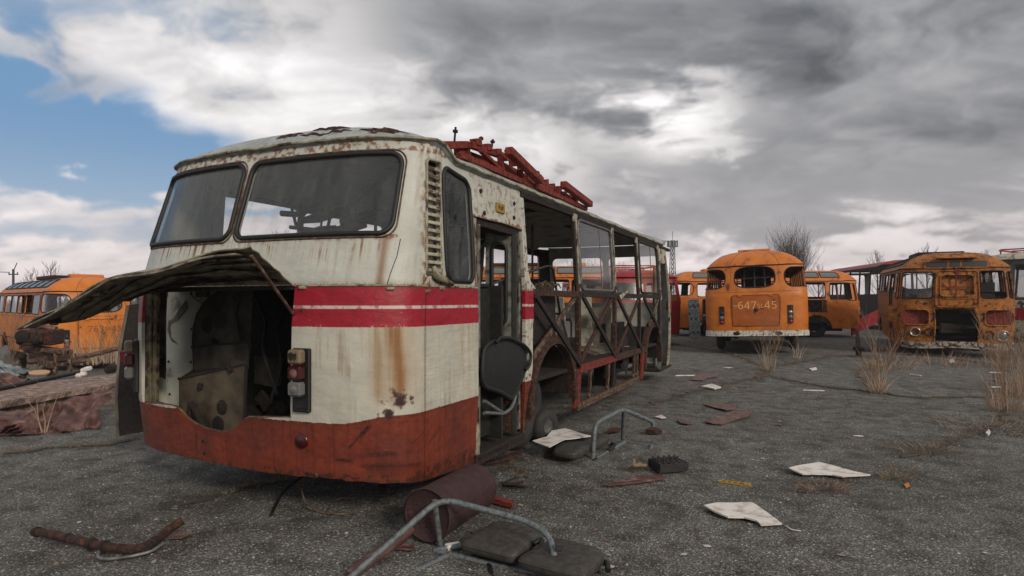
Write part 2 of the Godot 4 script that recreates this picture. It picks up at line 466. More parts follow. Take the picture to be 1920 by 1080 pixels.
	M.bark = tripl(ntex(51, 0.03, [[0.0, Color(0.12, 0.10, 0.09)], [0.6, Color(0.23, 0.195, 0.17)], [1.0, Color(0.34, 0.3, 0.26)]], 256, 5), 0.8, 0.95)
	M.twig = flat(Color(0.26, 0.21, 0.18), 0.9)
	M.weed_stem = flat(Color(0.46, 0.37, 0.29), 0.9)
	M.box_rusty = paint(Color(0.36, 0.335, 0.29), 0.32, 27, 0.9, 0.8, Color(0.25, 0.14, 0.08))
	var du := tripl(ntex(53, 0.012, [[0.0, Color(0.45, 0.46, 0.45, 0.01)], [0.4, Color(0.45, 0.46, 0.45, 0.05)], [0.6, Color(0.46, 0.47, 0.47, 0.12)], [0.8, Color(0.47, 0.48, 0.48, 0.20)], [1.0, Color(0.5, 0.5, 0.49, 0.30)]], 512, 7), 0.7, 0.9)
	du.uv1_scale = Vector3(1.3, 0.45, 1.3)
	du.transparency = BaseMaterial3D.TRANSPARENCY_ALPHA; du.cull_mode = BaseMaterial3D.CULL_DISABLED
	M.dust = du
	M.steel_dark = flat(Color(0.2, 0.2, 0.21), 0.6, 0.3)
	var st := StandardMaterial3D.new()
	st.vertex_color_use_as_albedo = true; st.roughness = 0.9
	M.vcol = st
	var dry := StandardMaterial3D.new()
	dry.vertex_color_use_as_albedo = true; dry.roughness = 0.9; dry.cull_mode = BaseMaterial3D.CULL_DISABLED
	dry.backlight_enabled = true; dry.backlight = Color(0.25, 0.2, 0.13)
	M.dry = dry
	M.asphalt = asphalt()

func asphalt() -> StandardMaterial3D:
	var n := FastNoiseLite.new()
	n.seed = 3; n.noise_type = FastNoiseLite.TYPE_CELLULAR; n.frequency = 0.085
	n.cellular_return_type = FastNoiseLite.RETURN_CELL_VALUE; n.fractal_type = FastNoiseLite.FRACTAL_NONE
	var t := NoiseTexture2D.new()
	t.width = 2048; t.height = 2048; t.seamless = true; t.noise = n; t.generate_mipmaps = false
	var g := Gradient.new()
	g.offsets = PackedFloat32Array([0.0, 0.3, 0.55, 0.72, 0.86, 0.94, 1.0])
	g.colors = PackedColorArray([c8(70, 70, 68), c8(87, 86, 84), c8(99, 98, 95), c8(109, 108, 104), c8(126, 124, 120), c8(150, 147, 142), c8(188, 185, 178)])
	t.color_ramp = g
	var n2 := FastNoiseLite.new()
	n2.seed = 4; n2.noise_type = FastNoiseLite.TYPE_CELLULAR; n2.frequency = 0.085
	n2.cellular_return_type = FastNoiseLite.RETURN_DISTANCE; n2.fractal_type = FastNoiseLite.FRACTAL_FBM; n2.fractal_octaves = 2
	var b := NoiseTexture2D.new()
	b.width = 1024; b.height = 1024; b.seamless = true; b.noise = n2; b.as_normal_map = true; b.bump_strength = 7.0; b.generate_mipmaps = false
	var m := tripl(t, 0.62, 0.92, 0.0, b, 1.0, ntex(8, 0.03, [[0.0, Color(0.55, 0.53, 0.5)], [0.5, Color(0.9, 0.9, 0.88)], [1.0, Color(1, 1, 1)]], 512, 6), 0.21)
	m.uv1_world_triplanar = true; m.uv2_triplanar = true
	m.vertex_color_use_as_albedo = true
	return m

# ---------------------------------------------------------------- the cream coach with the red band
const TA := -1.6
const TB := 3.3
const TC := 0.1
const TD := 2.5

func bus_paint() -> StandardMaterial3D:
	var w := 1400; var h := 700
	var mk := func(sd, f, oct, ww, hh):
		var n := FastNoiseLite.new()
		n.seed = sd; n.frequency = f; n.fractal_octaves = oct; n.noise_type = FastNoiseLite.TYPE_SIMPLEX_SMOOTH; n.fractal_gain = 0.6
		var im: Image = n.get_image(ww, hh, false, false, true)
		im.convert(Image.FORMAT_L8)
		if ww != w or hh != h: im.resize(w, h, Image.INTERPOLATE_CUBIC)
		return im.get_data()
	var fine: PackedByteArray = mk.call(1, 0.05, 5, w, h)
	var speck: PackedByteArray = mk.call(2, 0.16, 3, w, h)
	var big: PackedByteArray = mk.call(3, 0.008, 5, w, h)
	var run: PackedByteArray = mk.call(4, 0.04, 4, w, 40)
	var run2: PackedByteArray = mk.call(9, 0.09, 3, w, 16)
	var side: PackedByteArray = mk.call(6, 0.05, 4, 100, h)
	var px := PackedByteArray(); px.resize(w * h * 3)
	var scr := [[1.042, .627, .924, .492, .008], [1.06, .63, 1.0, .56, .006], [1.30, .50, 1.42, .56, .004], [1.47, .47, 1.62, .55, .005], [0.84, .415, 0.93, .41, .012], [0.62, .31, 0.86, .305, .014], [-0.33, .48, -0.35, .38, .007], [-1.0, .62, -0.93, .55, .006]]
	for j in h:
		var y := TD - (TD - TC) * (j + 0.5) / h
		for i in w:
			var a := TA + (TB - TA) * (i + 0.5) / w
			var k := j * w + i
			var f := fine[k] / 255.0; var s := speck[k] / 255.0; var g := big[k] / 255.0; var r := run[k] / 255.0; var r2 := run2[k] / 255.0
			var c := Vector3(0.73, 0.722, 0.672)
			var border := lerpf(0.637, 0.69, smoothstep(0.85, 1.2, a)) + (f - 0.5) * 0.006
			var wear := 0.0
			if y > 1.468: c = Vector3(0.705, 0.712, 0.675)
			elif y > 1.222 + (f - 0.5) * 0.004 and (a > 0.4 or a < -0.95):
				c = Vector3(0.585, 0.022, 0.125)
				if y > 1.332 and y < 1.352: c = Vector3(0.76, 0.72, 0.68)
				if a < 0: c = Vector3(0.60, 0.22, 0.17)
			elif y < border:
				c = Vector3(0.455, 0.19, 0.12).lerp(Vector3(0.37, 0.165, 0.12), clampf((g - 0.4) * 2.5, 0, 1))
			if y > 1.222 and y < 1.468 and (a > 0.4 or a < -0.95):      # scuffs and flakes on the band
				var ed := minf(absf(y - 1.468), absf(y - 1.222))
				c = c.lerp(Vector3(0.70, 0.66, 0.61), clampf((s - 0.76 + 0.26 * exp(-ed / 0.008)) * 9.0, 0, 0.85) * clampf((g - 0.46) * 6.0, 0, 1))
				c = c.lerp(Vector3(0.42, 0.06, 0.12), clampf((f - 0.5) * 2.5, 0, 0.45))
			# dirt that ran down with the rain
			var below := y < 1.222 and y > border
			if below or y > 1.47:
				var dd := clampf((r - 0.5) * 3.0, 0, 1) * 0.5 * clampf((g - 0.40) * 4.0, 0.1, 1.0)
				c = c.lerp(Vector3(0.45, 0.37, 0.27), dd * (0.8 if below else 0.45))
				c *= 0.90 + 0.14 * g
			elif y <= border:
				c *= 0.82 + 0.3 * f
				c = c.lerp(Vector3(0.30, 0.10, 0.07), clampf((r2 - 0.55) * 2.0, 0, 0.4))
			else: c *= 0.93 + 0.12 * f
			# the long rust run under the band, and the ones under the window
			if below:
				var fall := smoothstep(0.70, 0.85, y)
				var dx := a - 1.222 - 0.012 * sin(y * 9.0)
				wear = exp(-dx * dx / 0.0009) * 0.75 * fall * (0.5 + r2) + exp(-dx * dx / 0.02) * 0.42 * (0.3 + r) * fall
				dx = a - 1.10
				wear += exp(-dx * dx / 0.0012) * 0.32 * fall * smoothstep(1.25, 1.0, y) * (0.4 + r2)
				dx = a - 1.95
				wear += exp(-dx * dx / 0.01) * 0.18 * r
				c = c.lerp(Vector3(0.47, 0.29, 0.12), clampf(wear, 0, 0.85))
			elif y > 1.47:
				var under := smoothstep(1.5, 1.77, y) * (1.0 if y < 1.79 else 0.0) * (1.0 if a < 1.2 else 0.25)
				wear = clampf((r2 - 0.50) * 4.5, 0, 1) * under * under * 0.85 * clampf((g - 0.38) * 4.0, 0.15, 1) + clampf((f - 0.5) * 5.0, 0, 1) * smoothstep(1.74, 1.785, y) * (1.0 if y < 1.79 and a < 1.2 else 0.0) * 0.9
				var dx := a - 1.105
				wear += exp(-dx * dx / 0.0005) * 0.55 * (1.0 if y < 1.79 else 0.0)
				if y > 2.345: wear += clampf((f - 0.47) * 5.0, 0, 1) * 0.75
				if a > 1.2 and a < 1.5: wear += exp(-pow(a - 1.31 - (2.3 - y) * 0.15, 2) / 0.002) * clampf((f - 0.4) * 3.0, 0, 1) * 0.7
				if a > 1.4 and a < 1.75 and y < 1.56: wear += clampf((f - 0.42) * 4.0, 0, 1) * 0.8
				if a > 2.1: wear += clampf((f - 0.57) * 5.0, 0, 1) * 0.5 + (0.7 if y < 2.008 + 0.05 * (f - 0.4) and a < 2.99 else 0.0)
				c = c.lerp(Vector3(0.38, 0.21, 0.11), clampf(wear, 0, 0.9))
			# rust along the belt seam, joints and lower edge
			var edge := exp(-absf(y - 1.474) / 0.010) * clampf((s - 0.40) * 5.0, 0, 1)
			edge += exp(-absf(a - 1.432) / 0.008) * clampf((fine[(k * 7) % (w * h)] / 255.0 - 0.3) * 2.0, 0, 1) * (1.0 if y < 1.47 else 0.0)
			if y < 0.36: edge += clampf((f - 0.50 + (0.31 - y) * 2.5) * 8.0, 0, 1) * smoothstep(0.36, 0.30, y)
			if absf(y - border) < 0.02 and y < border: edge += clampf((f - 0.58) * 7.0, 0, 0.8)
			if a > 3.0: edge += clampf((f - 0.62 + (0.9 - y) * 0.35) * 6.0, 0, 0.9) if y < 0.75 else clampf((f - 0.66) * 6.0, 0, 0.7)
			# pits, flakes, scrapes
			var hole := clampf((0.055 - Vector2((a - 1.235) * 0.75, y - 0.782).length()) * 22.0 + (f - 0.52) * 3.2, 0, 1) * (1.0 if Vector2(a - 1.235, y - 0.782).length() < 0.13 else 0.0)
			hole = maxf(hole, clampf((0.035 - Vector2((a - 1.16) * 0.7, y - 0.70).length()) * 30.0 + (f - 0.5) * 3.0, 0, 1) * (1.0 if Vector2(a - 1.16, y - 0.70).length() < 0.09 else 0.0))
			if y < border:
				var box := smoothstep(0.1, 0.0, absf(y - 0.42)) * smoothstep(0.13, 0.06, absf(a - 1.12)) + smoothstep(0.07, 0.0, absf(y - 0.40)) * smoothstep(0.12, 0.04, absf(a - 1.32)) * 0.8
				hole = maxf(hole, clampf((side[k] / 255.0 - 0.44) * 6.0, 0, 1) * box * clampf((s - 0.2) * 2.5, 0, 1))
				for q in scr:
					if absf(a - q[0]) < 0.16 and absf(y - q[1]) < 0.16:
						var p := Vector2(a, y)
						var t := Geometry2D.get_closest_point_to_segment(p, Vector2(q[0], q[1]), Vector2(q[2], q[3]))
						hole = maxf(hole, clampf((q[4] * (0.3 + 1.4 * f) - p.distance_to(t)) * 300.0, 0, 1) * clampf(f * 2.0, 0, 1) * 0.85)
			elif below:
				var chip := clampf((s - 0.80) * 14.0, 0, 1) * (clampf((g - 0.35) * 3.0, 0, 1) if a > 1.0 else 0.35)
				c = c.lerp(Vector3(0.36, 0.34, 0.29), chip * 0.8)
				if a > 1.43 and a < 2.1:
					c = c.lerp(Vector3(0.42, 0.39, 0.33), clampf((side[(k * 3) % (w * h)] / 255.0 - 0.56) * 6.0, 0, 1) * clampf((s - 0.35) * 3.0, 0, 1) * 0.28)
			c = c.lerp(Vector3(0.16, 0.085, 0.055).lerp(Vector3(0.34, 0.17, 0.08), s), clampf(edge, 0, 0.95))
			c = c.lerp(Vector3(0.15, 0.07, 0.045), hole * 0.95)
			c *= 0.97 + 0.06 * s
			px[k * 3] = int(clampf(c.x, 0, 1) * 255); px[k * 3 + 1] = int(clampf(c.y, 0, 1) * 255); px[k * 3 + 2] = int(clampf(c.z, 0, 1) * 255)
	var m := StandardMaterial3D.new()
	m.albedo_texture = ImageTexture.create_from_image(Image.create_from_data(w, h, false, Image.FORMAT_RGB8, px))
	m.texture_repeat = false
	m.roughness = 0.52
	m.normal_enabled = true; m.normal_scale = 0.30
	m.normal_texture = ntex(61, 0.02, [], 512, 5, FastNoiseLite.TYPE_SIMPLEX_SMOOTH, 5.0)
	return m

func coach_shell() -> Shell:
	var sh := Shell.new(1.25, 0.42, 2.8, 8.0)
	sh.rake = [[0.2, 0.05], [0.7, 0.0], [1.25, 0.0], [1.5, 0.02], [1.8, 0.10], [2.45, 0.30], [2.7, 0.36]]
	sh.inset = [[0.2, 0.03], [0.7, 0.0], [1.4, 0.0], [1.8, 0.02], [2.4, 0.06], [2.7, 0.08]]
	sh.rim_end = 2.425; sh.rim_side = 2.335; sh.top = 2.632; sh.bow = 2.9
	return sh

func tail_lamp(parent: Node, sh: Shell, a: float, y0: float, y1: float, whole: bool) -> void:
	var o := Node3D.new()
	o.name = "tail_lamp"
	parent.add_child(o, true)
	var p := sh.P(a, (y0 + y1) * 0.5)
	var t := (sh.P(a + 0.03, 0.9) - sh.P(a - 0.03, 0.9)).normalized()
	var n := t.cross(Vector3.UP).normalized()
	o.transform = Transform3D(Basis(t, Vector3.UP, n), p + n * 0.012)
	var hgt := y1 - y0
	var st := begin()
	bx(st, Vector3(0, 0, 0.0), Vector3(0.125, hgt, 0.03), Basis(), 0.008)
	done(st, "lamp_backplate", M.black, o)
	var mats := [M.lens_amber, M.lens_red, M.lens_white, M.black]
	for k in 4:
		var u := hgt / 4.0
		var cy := hgt / 2.0 - u * (k + 0.5)
		st = begin()
		if k < 3:
			bx(st, Vector3(-0.006, cy, 0.045), Vector3(0.10, u * 0.9, 0.06), Basis(), 0.014)
			done(st, ["turn_lens", "brake_lens", "reverse_lens"][k], mats[k], o)
			if whole:
				st = begin()      # the broken middle of each lens
				if k == 0:
					plate(st, PackedVector2Array([Vector2(-.032, -.022), Vector2(-.012, -.031), Vector2(.004, -.018), Vector2(.022, -.027), Vector2(.027, .004), Vector2(.012, .024), Vector2(-.004, .012), Vector2(-.014, .026), Vector2(-.03, .01)]), 0.003, Transform3D(Basis(Vector3.RIGHT, Vector3.BACK, Vector3.DOWN), Vector3(-0.008, cy, 0.0745)))
				else:
					lathe(st, [[0.0, 0.012], [0.016, 0.010], [0.026, 0.003], [0.03, 0.0]], Transform3D(Basis(Vector3.RIGHT, Vector3.BACK, Vector3.DOWN), Vector3(-0.006, cy, 0.073)), 16)
				done(st, "lens_break" if k == 0 else "bulb_bowl", M.rust_dark if k == 0 else (M.lens_white if k == 2 else M.rust_plum), o)
		else:
			plate(st, PackedVector2Array([Vector2(-.045, -.018), Vector2(-.02, -.026), Vector2(.03, -.02), Vector2(.05, -.028), Vector2(.046, .016), Vector2(.01, .022), Vector2(-.03, .016)]), 0.012, Transform3D(Basis(Vector3.RIGHT, Vector3.BACK, Vector3.DOWN), Vector3(0, cy, 0.012)))
			done(st, "empty_lamp_socket", M.sooty, o)

func seat_into(parent: Node, xf: Transform3D, cushions := true) -> void:     # a double seat, as it stands on its frame
	var st := begin()
	for x in [-0.42, 0.42]:
		tube(st, bent([xf * Vector3(x, 0, 0.2), xf * Vector3(x, 0.4, 0.22), xf * Vector3(x, 0.42, -0.2), xf * Vector3(x, 0.0, -0.2)], 0.06), 0.014, 6)
		tube(st, bent([xf * Vector3(x, 0.4, 0.2), xf * Vector3(x, 0.85, 0.32)], 0.06), 0.014, 6)
	tube(st, bent([xf * Vector3(-0.42, 0.8, 0.31), xf * Vector3(-0.42, 0.98, 0.35), xf * Vector3(0.42, 0.98, 0.35), xf * Vector3(0.42, 0.8, 0.31)], 0.08), 0.014, 6)
	done(st, "seat_frame", M.dark_tube, parent)
	if cushions:
		for x in [-0.22, 0.22]:
			st = begin()
			bx(st, xf * Vector3(x, 0.46, 0.0), Vector3(0.41, 0.09, 0.42), xf.basis, 0.03)
			done(st, "seat_cushion", M.vinyl, parent)
			st = begin()
			bx(st, xf * Vector3(x, 0.74, 0.28), Vector3(0.41, 0.44, 0.07), xf.basis * Basis(Vector3.RIGHT, 0.25), 0.03)
			done(st, "backrest", M.vinyl, parent)

func main_bus() -> Node3D:
	var th := atan2(545.0, FOC)
	var bus := thing("bus", "stripped cream and red coach with its rear hatch up and no wheels", "bus", Vector3(-1.670, 0, -4.474), -th)
	var sh := coach_shell()
	var wall := func(a, y): return sh.P(a, y)
	var pm := bus_paint()
	var uv := [TA, TB, TC, TD]
	var K: float = sh.corner
	# --- the rear: below the belt, with the mouth of the engine bay cut out
	var low := PackedVector2Array([Vector2(-1.5, 0.325), Vector2(-1.1, 0.315), Vector2(-0.6, 0.308), Vector2(-0.2, 0.297), Vector2(0.0, 0.293), Vector2(0.3, 0.284), Vector2(0.42, 0.289), Vector2(0.55, 0.286), Vector2(0.62, 0.294), Vector2(0.68, 0.288), Vector2(0.72, 0.297), Vector2(0.80, 0.292), Vector2(0.86, 0.296), Vector2(0.90, 0.284), Vector2(1.0, 0.286), Vector2(1.1, 0.274), Vector2(1.2, 0.272), Vector2(1.3, 0.259), Vector2(1.43, 0.245), Vector2(1.43, 1.471), Vector2(0.54, 1.471), Vector2(0.533, 1.3), Vector2(0.525, 1.0), Vector2(0.52, 0.652), Vector2(0.155, 0.628), Vector2(0.11, 0.610), Vector2(0.075, 0.575), Vector2(0.02, 0.535), Vector2(-0.11, 0.506), Vector2(-0.26, 0.517), Vector2(-0.37, 0.543), Vector2(-0.447, 0.576), Vector2(-0.50, 0.617), Vector2(-0.552, 0.641), Vector2(-0.62, 0.648), Vector2(-1.00, 0.632), Vector2(-1.00, 1.471), Vector2(-1.5, 1.471)])
	skin("rear_panel", bus, wall, low, [], 0.06, 0.07, 0.022, pm, M.bay_cream, uv)
	skin("side_panel", bus, wall, PackedVector2Array([Vector2(1.435, 0.243), Vector2(2.145, 0.192), Vector2(2.145, 1.471), Vector2(1.435, 1.471)]), [], 0.08, 0.1, 0.022, pm, M.sooty, uv)
	# --- the rear above the belt, round to the lintel of the door
	var up := PackedVector2Array([Vector2(-2.0, 1.476), Vector2(2.13, 1.476), Vector2(2.13, 2.0), Vector2(2.4, 1.996), Vector2(2.62, 2.002), Vector2(3.0, 1.985), Vector2(3.0, 2.32)])
	for k in 51:
		var a := lerpf(3.0, -2.0, k / 50.0)
		up.append(Vector2(a, sh.rim(a) - 0.004))
	var winr := rrect(-0.045, 1.793, 1.150, 2.322, 0.085, -0.02, 7)
	var winl := rrect(-1.18, 1.793, -0.125, 2.330, 0.085, 0.03, 7)
	var sidew := PackedVector2Array()
	for p in rrect(1.56, 1.515, 2.078, 2.285, 0.09): sidew.append(Vector2(p.x + 0.14 * (2.285 - p.y) / 0.77 * (2.078 - p.x) / 0.518, p.y - 0.05 * (p.x - 1.56) / 0.518 * (p.y - 1.515) / 0.77))
	var louv := rrect(1.315, 1.55, 1.505, 2.30, 0.03, 0.15)
	skin("upper_rear_panel", bus, wall, up, [winr, winl, sidew, louv], 0.055, 0.055, 0.03, pm, M.lining, uv)
	for w in [[winr, "rear_window"], [winl, "rear_window"], [sidew, "side_window"]]:
		var g: MeshInstance3D = skin(w[1], bus, func(a, y): return sh.P(a, y) - Vector3(0, 0, 0.006), w[0], [], 0.06, 0.08, 0.0, M.glass if w[0] != winl else M.glass_dusty)
		skin("dust_film", g, func(a, y): return sh.P(a, y) + Vector3(0, 0, 0.001), w[0], [], 0.06, 0.08, 0.0, M.dust)
		ring("rubber_seal", g, wall, w[0], 0.017, M.black)
	for w in [winr, winl]:
		var o := PackedVector2Array()
		var c := Vector2.ZERO
		for p in w: c += p / w.size()
		for p in w: o.append(c + (p - c) * Vector2(1.045, 1.09))
		ring("window_trim", bus, wall, o, 0.006, M.rust_pale, 0.06, 0.002)
	var st := begin()
	for k in 40:
		var a0 := lerpf(0.53, 2.14, k / 40.0); var a1 := lerpf(0.53, 2.14, (k + 1) / 40.0)
		bar(st, sh.P(a0, 1.474) + Vector3(0.002, 0, 0.002), sh.P(a1, 1.474) + Vector3(0.002, 0, 0.002), 0.008, 0.012)
	done(st, "belt_strip", M.cream_dirty, bus)
	st = begin()
	tube(st, PackedVector3Array([sh.P(1.20, 1.76), sh.P(1.19, 1.65), sh.P(1.165, 1.55), sh.P(1.15, 1.48)]), 0.003, 4)
	done(st, "panel_joint", M.rust_dark, bus)
	for q in [[0.60, 1.462], [1.17, 1.455], [1.44, 1.44], [1.62, 1.46]]:
		st = begin()
		bx(st, sh.P(q[0], q[1]) + Vector3(0.004, 0, 0.006), Vector3(0.05, 0.018, 0.012), Basis(Vector3.UP, 0.6), 0.003)
		done(st, "belt_clip", M.cream_dirty, bus)
	# louvres
	for k in 14:
		var y := 1.575 + k * 0.0515
		st = begin()
		var ln := 0.15 * (2.30 - y)
		bar(st, sh.P(1.31 + ln, y) + Vector3(0.002, 0, 0.004), sh.P(1.51 + ln, y) + Vector3(0.004, 0, 0.0), 0.012, 0.021)
		done(st, "louvre_slat", M.cream, bus)
	ring("louvre_rim", bus, wall, louv, 0.009, M.cream_dirty)
	skin("louvre_box", bus, func(a, y): return sh.P(a, y) * Vector3(0.94, 1, 1) - Vector3(0, 0, 0.05), rrect(1.31, 1.52, 1.66, 2.32, 0.02), [], 0.1, 0.2, 0.005, M.bay)
	st = begin()
	tube(st, bent([sh.P(1.50, 1.60) + Vector3(.02, 0, .02), sh.P(1.53, 1.535) + Vector3(.03, 0, .02), sh.P(1.62, 1.515) + Vector3(.03, 0, .0), sh.P(1.74, 1.49) + Vector3(.02, 0, 0)], 0.05), [0.016, 0.02, 0.024, 0.026, 0.026, 0.024, 0.024, 0.024, 0.024, 0.022, 0.022, 0.02, 0.018, 0.014].slice(0, 14), 7)
	done(st, "bent_gutter_end", M.cream_dirty, bus)
	# --- roof
	skin("roof", bus, func(a, v): return sh.roof(a, v), PackedVector2Array([Vector2(-sh.half, 0), Vector2(sh.half, 0), Vector2(sh.half, 0.9992), Vector2(-sh.half, 0.9992)]), [], 0.16, 0.07, 0.035, M.roof, M.lining)
	var rp := PackedVector3Array()
	for k in 160: rp.append(sh.roof(lerpf(-sh.half, sh.half, k / 160.0), 0.0) + Vector3(0, 0.006 + 0.006 * sin(k * 1.9) * sin(k * 0.37), 0))
	st = begin()
	tube(st, rp, 0.011, 6, false, true)
	done(st, "roof_gutter", M.cream_dirty, bus)
	rng.seed = 21
	for k in 11:      # ragged torn edges of the roof skin over the right rear window
		st = begin()
		var a0 := 0.02 + 0.95 * rng.randf(); var v0 := 0.05 + 0.30 * rng.randf() * (1.0 - absf(a0 - 0.5))
		var dir := Vector2(0.10 + 0.05 * rng.randf(), (rng.randf() - 0.5) * 0.16)
		var w0 := 0.003 + 0.006 * rng.randf()
		st.set_smooth_group(-1)
		var n := 7
		for q in n:
			var pa := func(i: int, s: float) -> Vector3:
				var u := float(i) / n
				var wv := w0 * sin(PI * clampf(u, 0.02, 0.98)) * (0.6 + 0.8 * absf(sin(i * 2.7 + k)))
				return sh.roof(a0 + dir.x * 2.2 * u, clampf(v0 + dir.y * u + 0.025 * sin(i * 1.9 + k * 2.0) + s * wv, 0.0, 0.8)) + Vector3(0, 0.004 + (0.014 * sin(PI * u) if s > 0 else 0.0), 0)
			quad(st, pa.call(q, -1.0), pa.call(q + 1, -1.0), pa.call(q + 1, 1.0), pa.call(q, 1.0))
			quad(st, pa.call(q, -1.0) - Vector3(0, .002, 0), pa.call(q, 1.0) - Vector3(0, .002, 0), pa.call(q + 1, 1.0) - Vector3(0, .002, 0), pa.call(q + 1, -1.0) - Vector3(0, .002, 0))
		done(st, "torn_roof_strip", M.rust, bus)
	for k in 7:      # roof rib joints
		st = begin()
		var s: float = 1.2 + k * 1.02
		var q := PackedVector3Array()
		for i in 25:
			var v := i / 24.0 * 2.0
			q.append(sh.roof((K + s) if v <= 1.0 else -(K + s), (v if v <= 1.0 else 2.0 - v) * 0.96) + Vector3(0, 0.003, 0))
		tube(st, q, 0.006, 4)
		done(st, "roof_joint", M.cream_dirty, bus)
	# --- lamps, reflectors, fittings on the rear
	tail_lamp(bus, sh, 0.615, 0.70, 1.09, true)
	tail_lamp(bus, sh, -1.13, 0.70, 1.09, false)
	st = begin()
	lathe(st, [[0.0, 0.022], [0.03, 0.02], [0.036, 0.012], [0.042, 0.014], [0.048, 0.0]], Transform3D(Basis(Vector3.RIGHT, Vector3.BACK, Vector3.DOWN), sh.P(0.595, 0.516)), 20)
	done(st, "round_reflector", M.lens_red, bus)
	st = begin()
	bx(st, sh.P(-1.22, 0.955) + Vector3(-0.07, 0, 0.03), Vector3(0.15, 0.09, 0.03), Basis(Vector3.UP, 0.2), 0.005)
	done(st, "red_plastic_tab", M.lens_crimson, bus)
	for q in [[-0.27, 0.44], [-0.27, 0.355], [0.60, 1.32], [0.54, 1.30], [0.69, 0.31]]:
		st = begin()
		lathe(st, [[0.0, 0.006], [0.011, 0.005], [0.014, 0.0]], Transform3D(Basis(Vector3.RIGHT, Vector3.BACK, Vector3.DOWN), sh.P(q[0], q[1])), 10)
		done(st, "bolt_hole", M.sooty if q[0] < 0.6 else M.rust_pale, bus)
	# lips of the mouth
	st = begin()
	var lip := PackedVector3Array()
	for p in [Vector2(0.52, 0.652), Vector2(0.155, 0.628), Vector2(0.11, 0.61), Vector2(0.075, 0.575), Vector2(0.02, 0.535), Vector2(-0.11, 0.506), Vector2(-0.26, 0.517), Vector2(-0.37, 0.543), Vector2(-0.447, 0.576), Vector2(-0.5, 0.617), Vector2(-0.552, 0.641), Vector2(-0.62, 0.648), Vector2(-1.0, 0.632)]: lip.append(sh.P(p.x, p.y) - Vector3(0, 0, 0.03))
	tube(st, lip, 0.011, 6)
	done(st, "mouth_lip", M.rust_pale, bus)
	st = begin()
	bar(st, sh.P(-0.99, 0.64) + Vector3(0.02, 0, -0.04), sh.P(-0.99, 1.47) + Vector3(0.02, 0, -0.04), 0.05, 0.07)
	bar(st, sh.P(-0.93, 0.64) + Vector3(0.02, 0, -0.06), sh.P(-0.93, 1.47) + Vector3(0.02, 0, -0.06), 0.03, 0.04)
	done(st, "mouth_jamb", M.jamb, bus)
	st = begin()
	bar(st, sh.P(-0.98, 1.455) + Vector3(0, 0, -0.03), sh.P(0.0, 1.462) + Vector3(0, 0, -0.03), 0.05, 0.03)
	bar(st, sh.P(0.0, 1.462) + Vector3(0, 0, -0.03), sh.P(0.52, 1.462) + Vector3(0, 0, -0.03), 0.05, 0.03)
	done(st, "mouth_lintel", M.rust_dark, bus)
	engine_bay(bus, sh)
	hatch(bus, sh)
	# left rear flap standing open
	var iv := bus.transform.affine_inverse()
	var fl: Array = [iv * at(222, 818, 5.55), iv * at(320, 800, 5.25), iv * at(320, 560, 5.25), iv * at(241, 572, 5.55)]
	var fm := func(u, v): return (fl[0] as Vector3).lerp(fl[1], u).lerp((fl[3] as Vector3).lerp(fl[2], u), v) + Vector3(0, 0, 0.05 * sin(PI * v))
	var fp := skin("side_flap", bus, fm, PackedVector2Array([Vector2(0, 0), Vector2(1, 0), Vector2(1, 1), Vector2(0, 1)]), [], 0.5, 0.1, 0.03, M.rust_dark)
	st = begin()
	tube(st, PackedVector3Array([fm.call(0.0, 0.0), fm.call(0.0, 0.3), fm.call(0.0, 0.7), fm.call(0.0, 1.0)]), 0.02, 6)
	done(st, "flap_edge", M.bay, fp)
	side_frame(bus, sh, pm, uv)
	doors(bus, sh)
	cabin(bus, sh)
	return bus

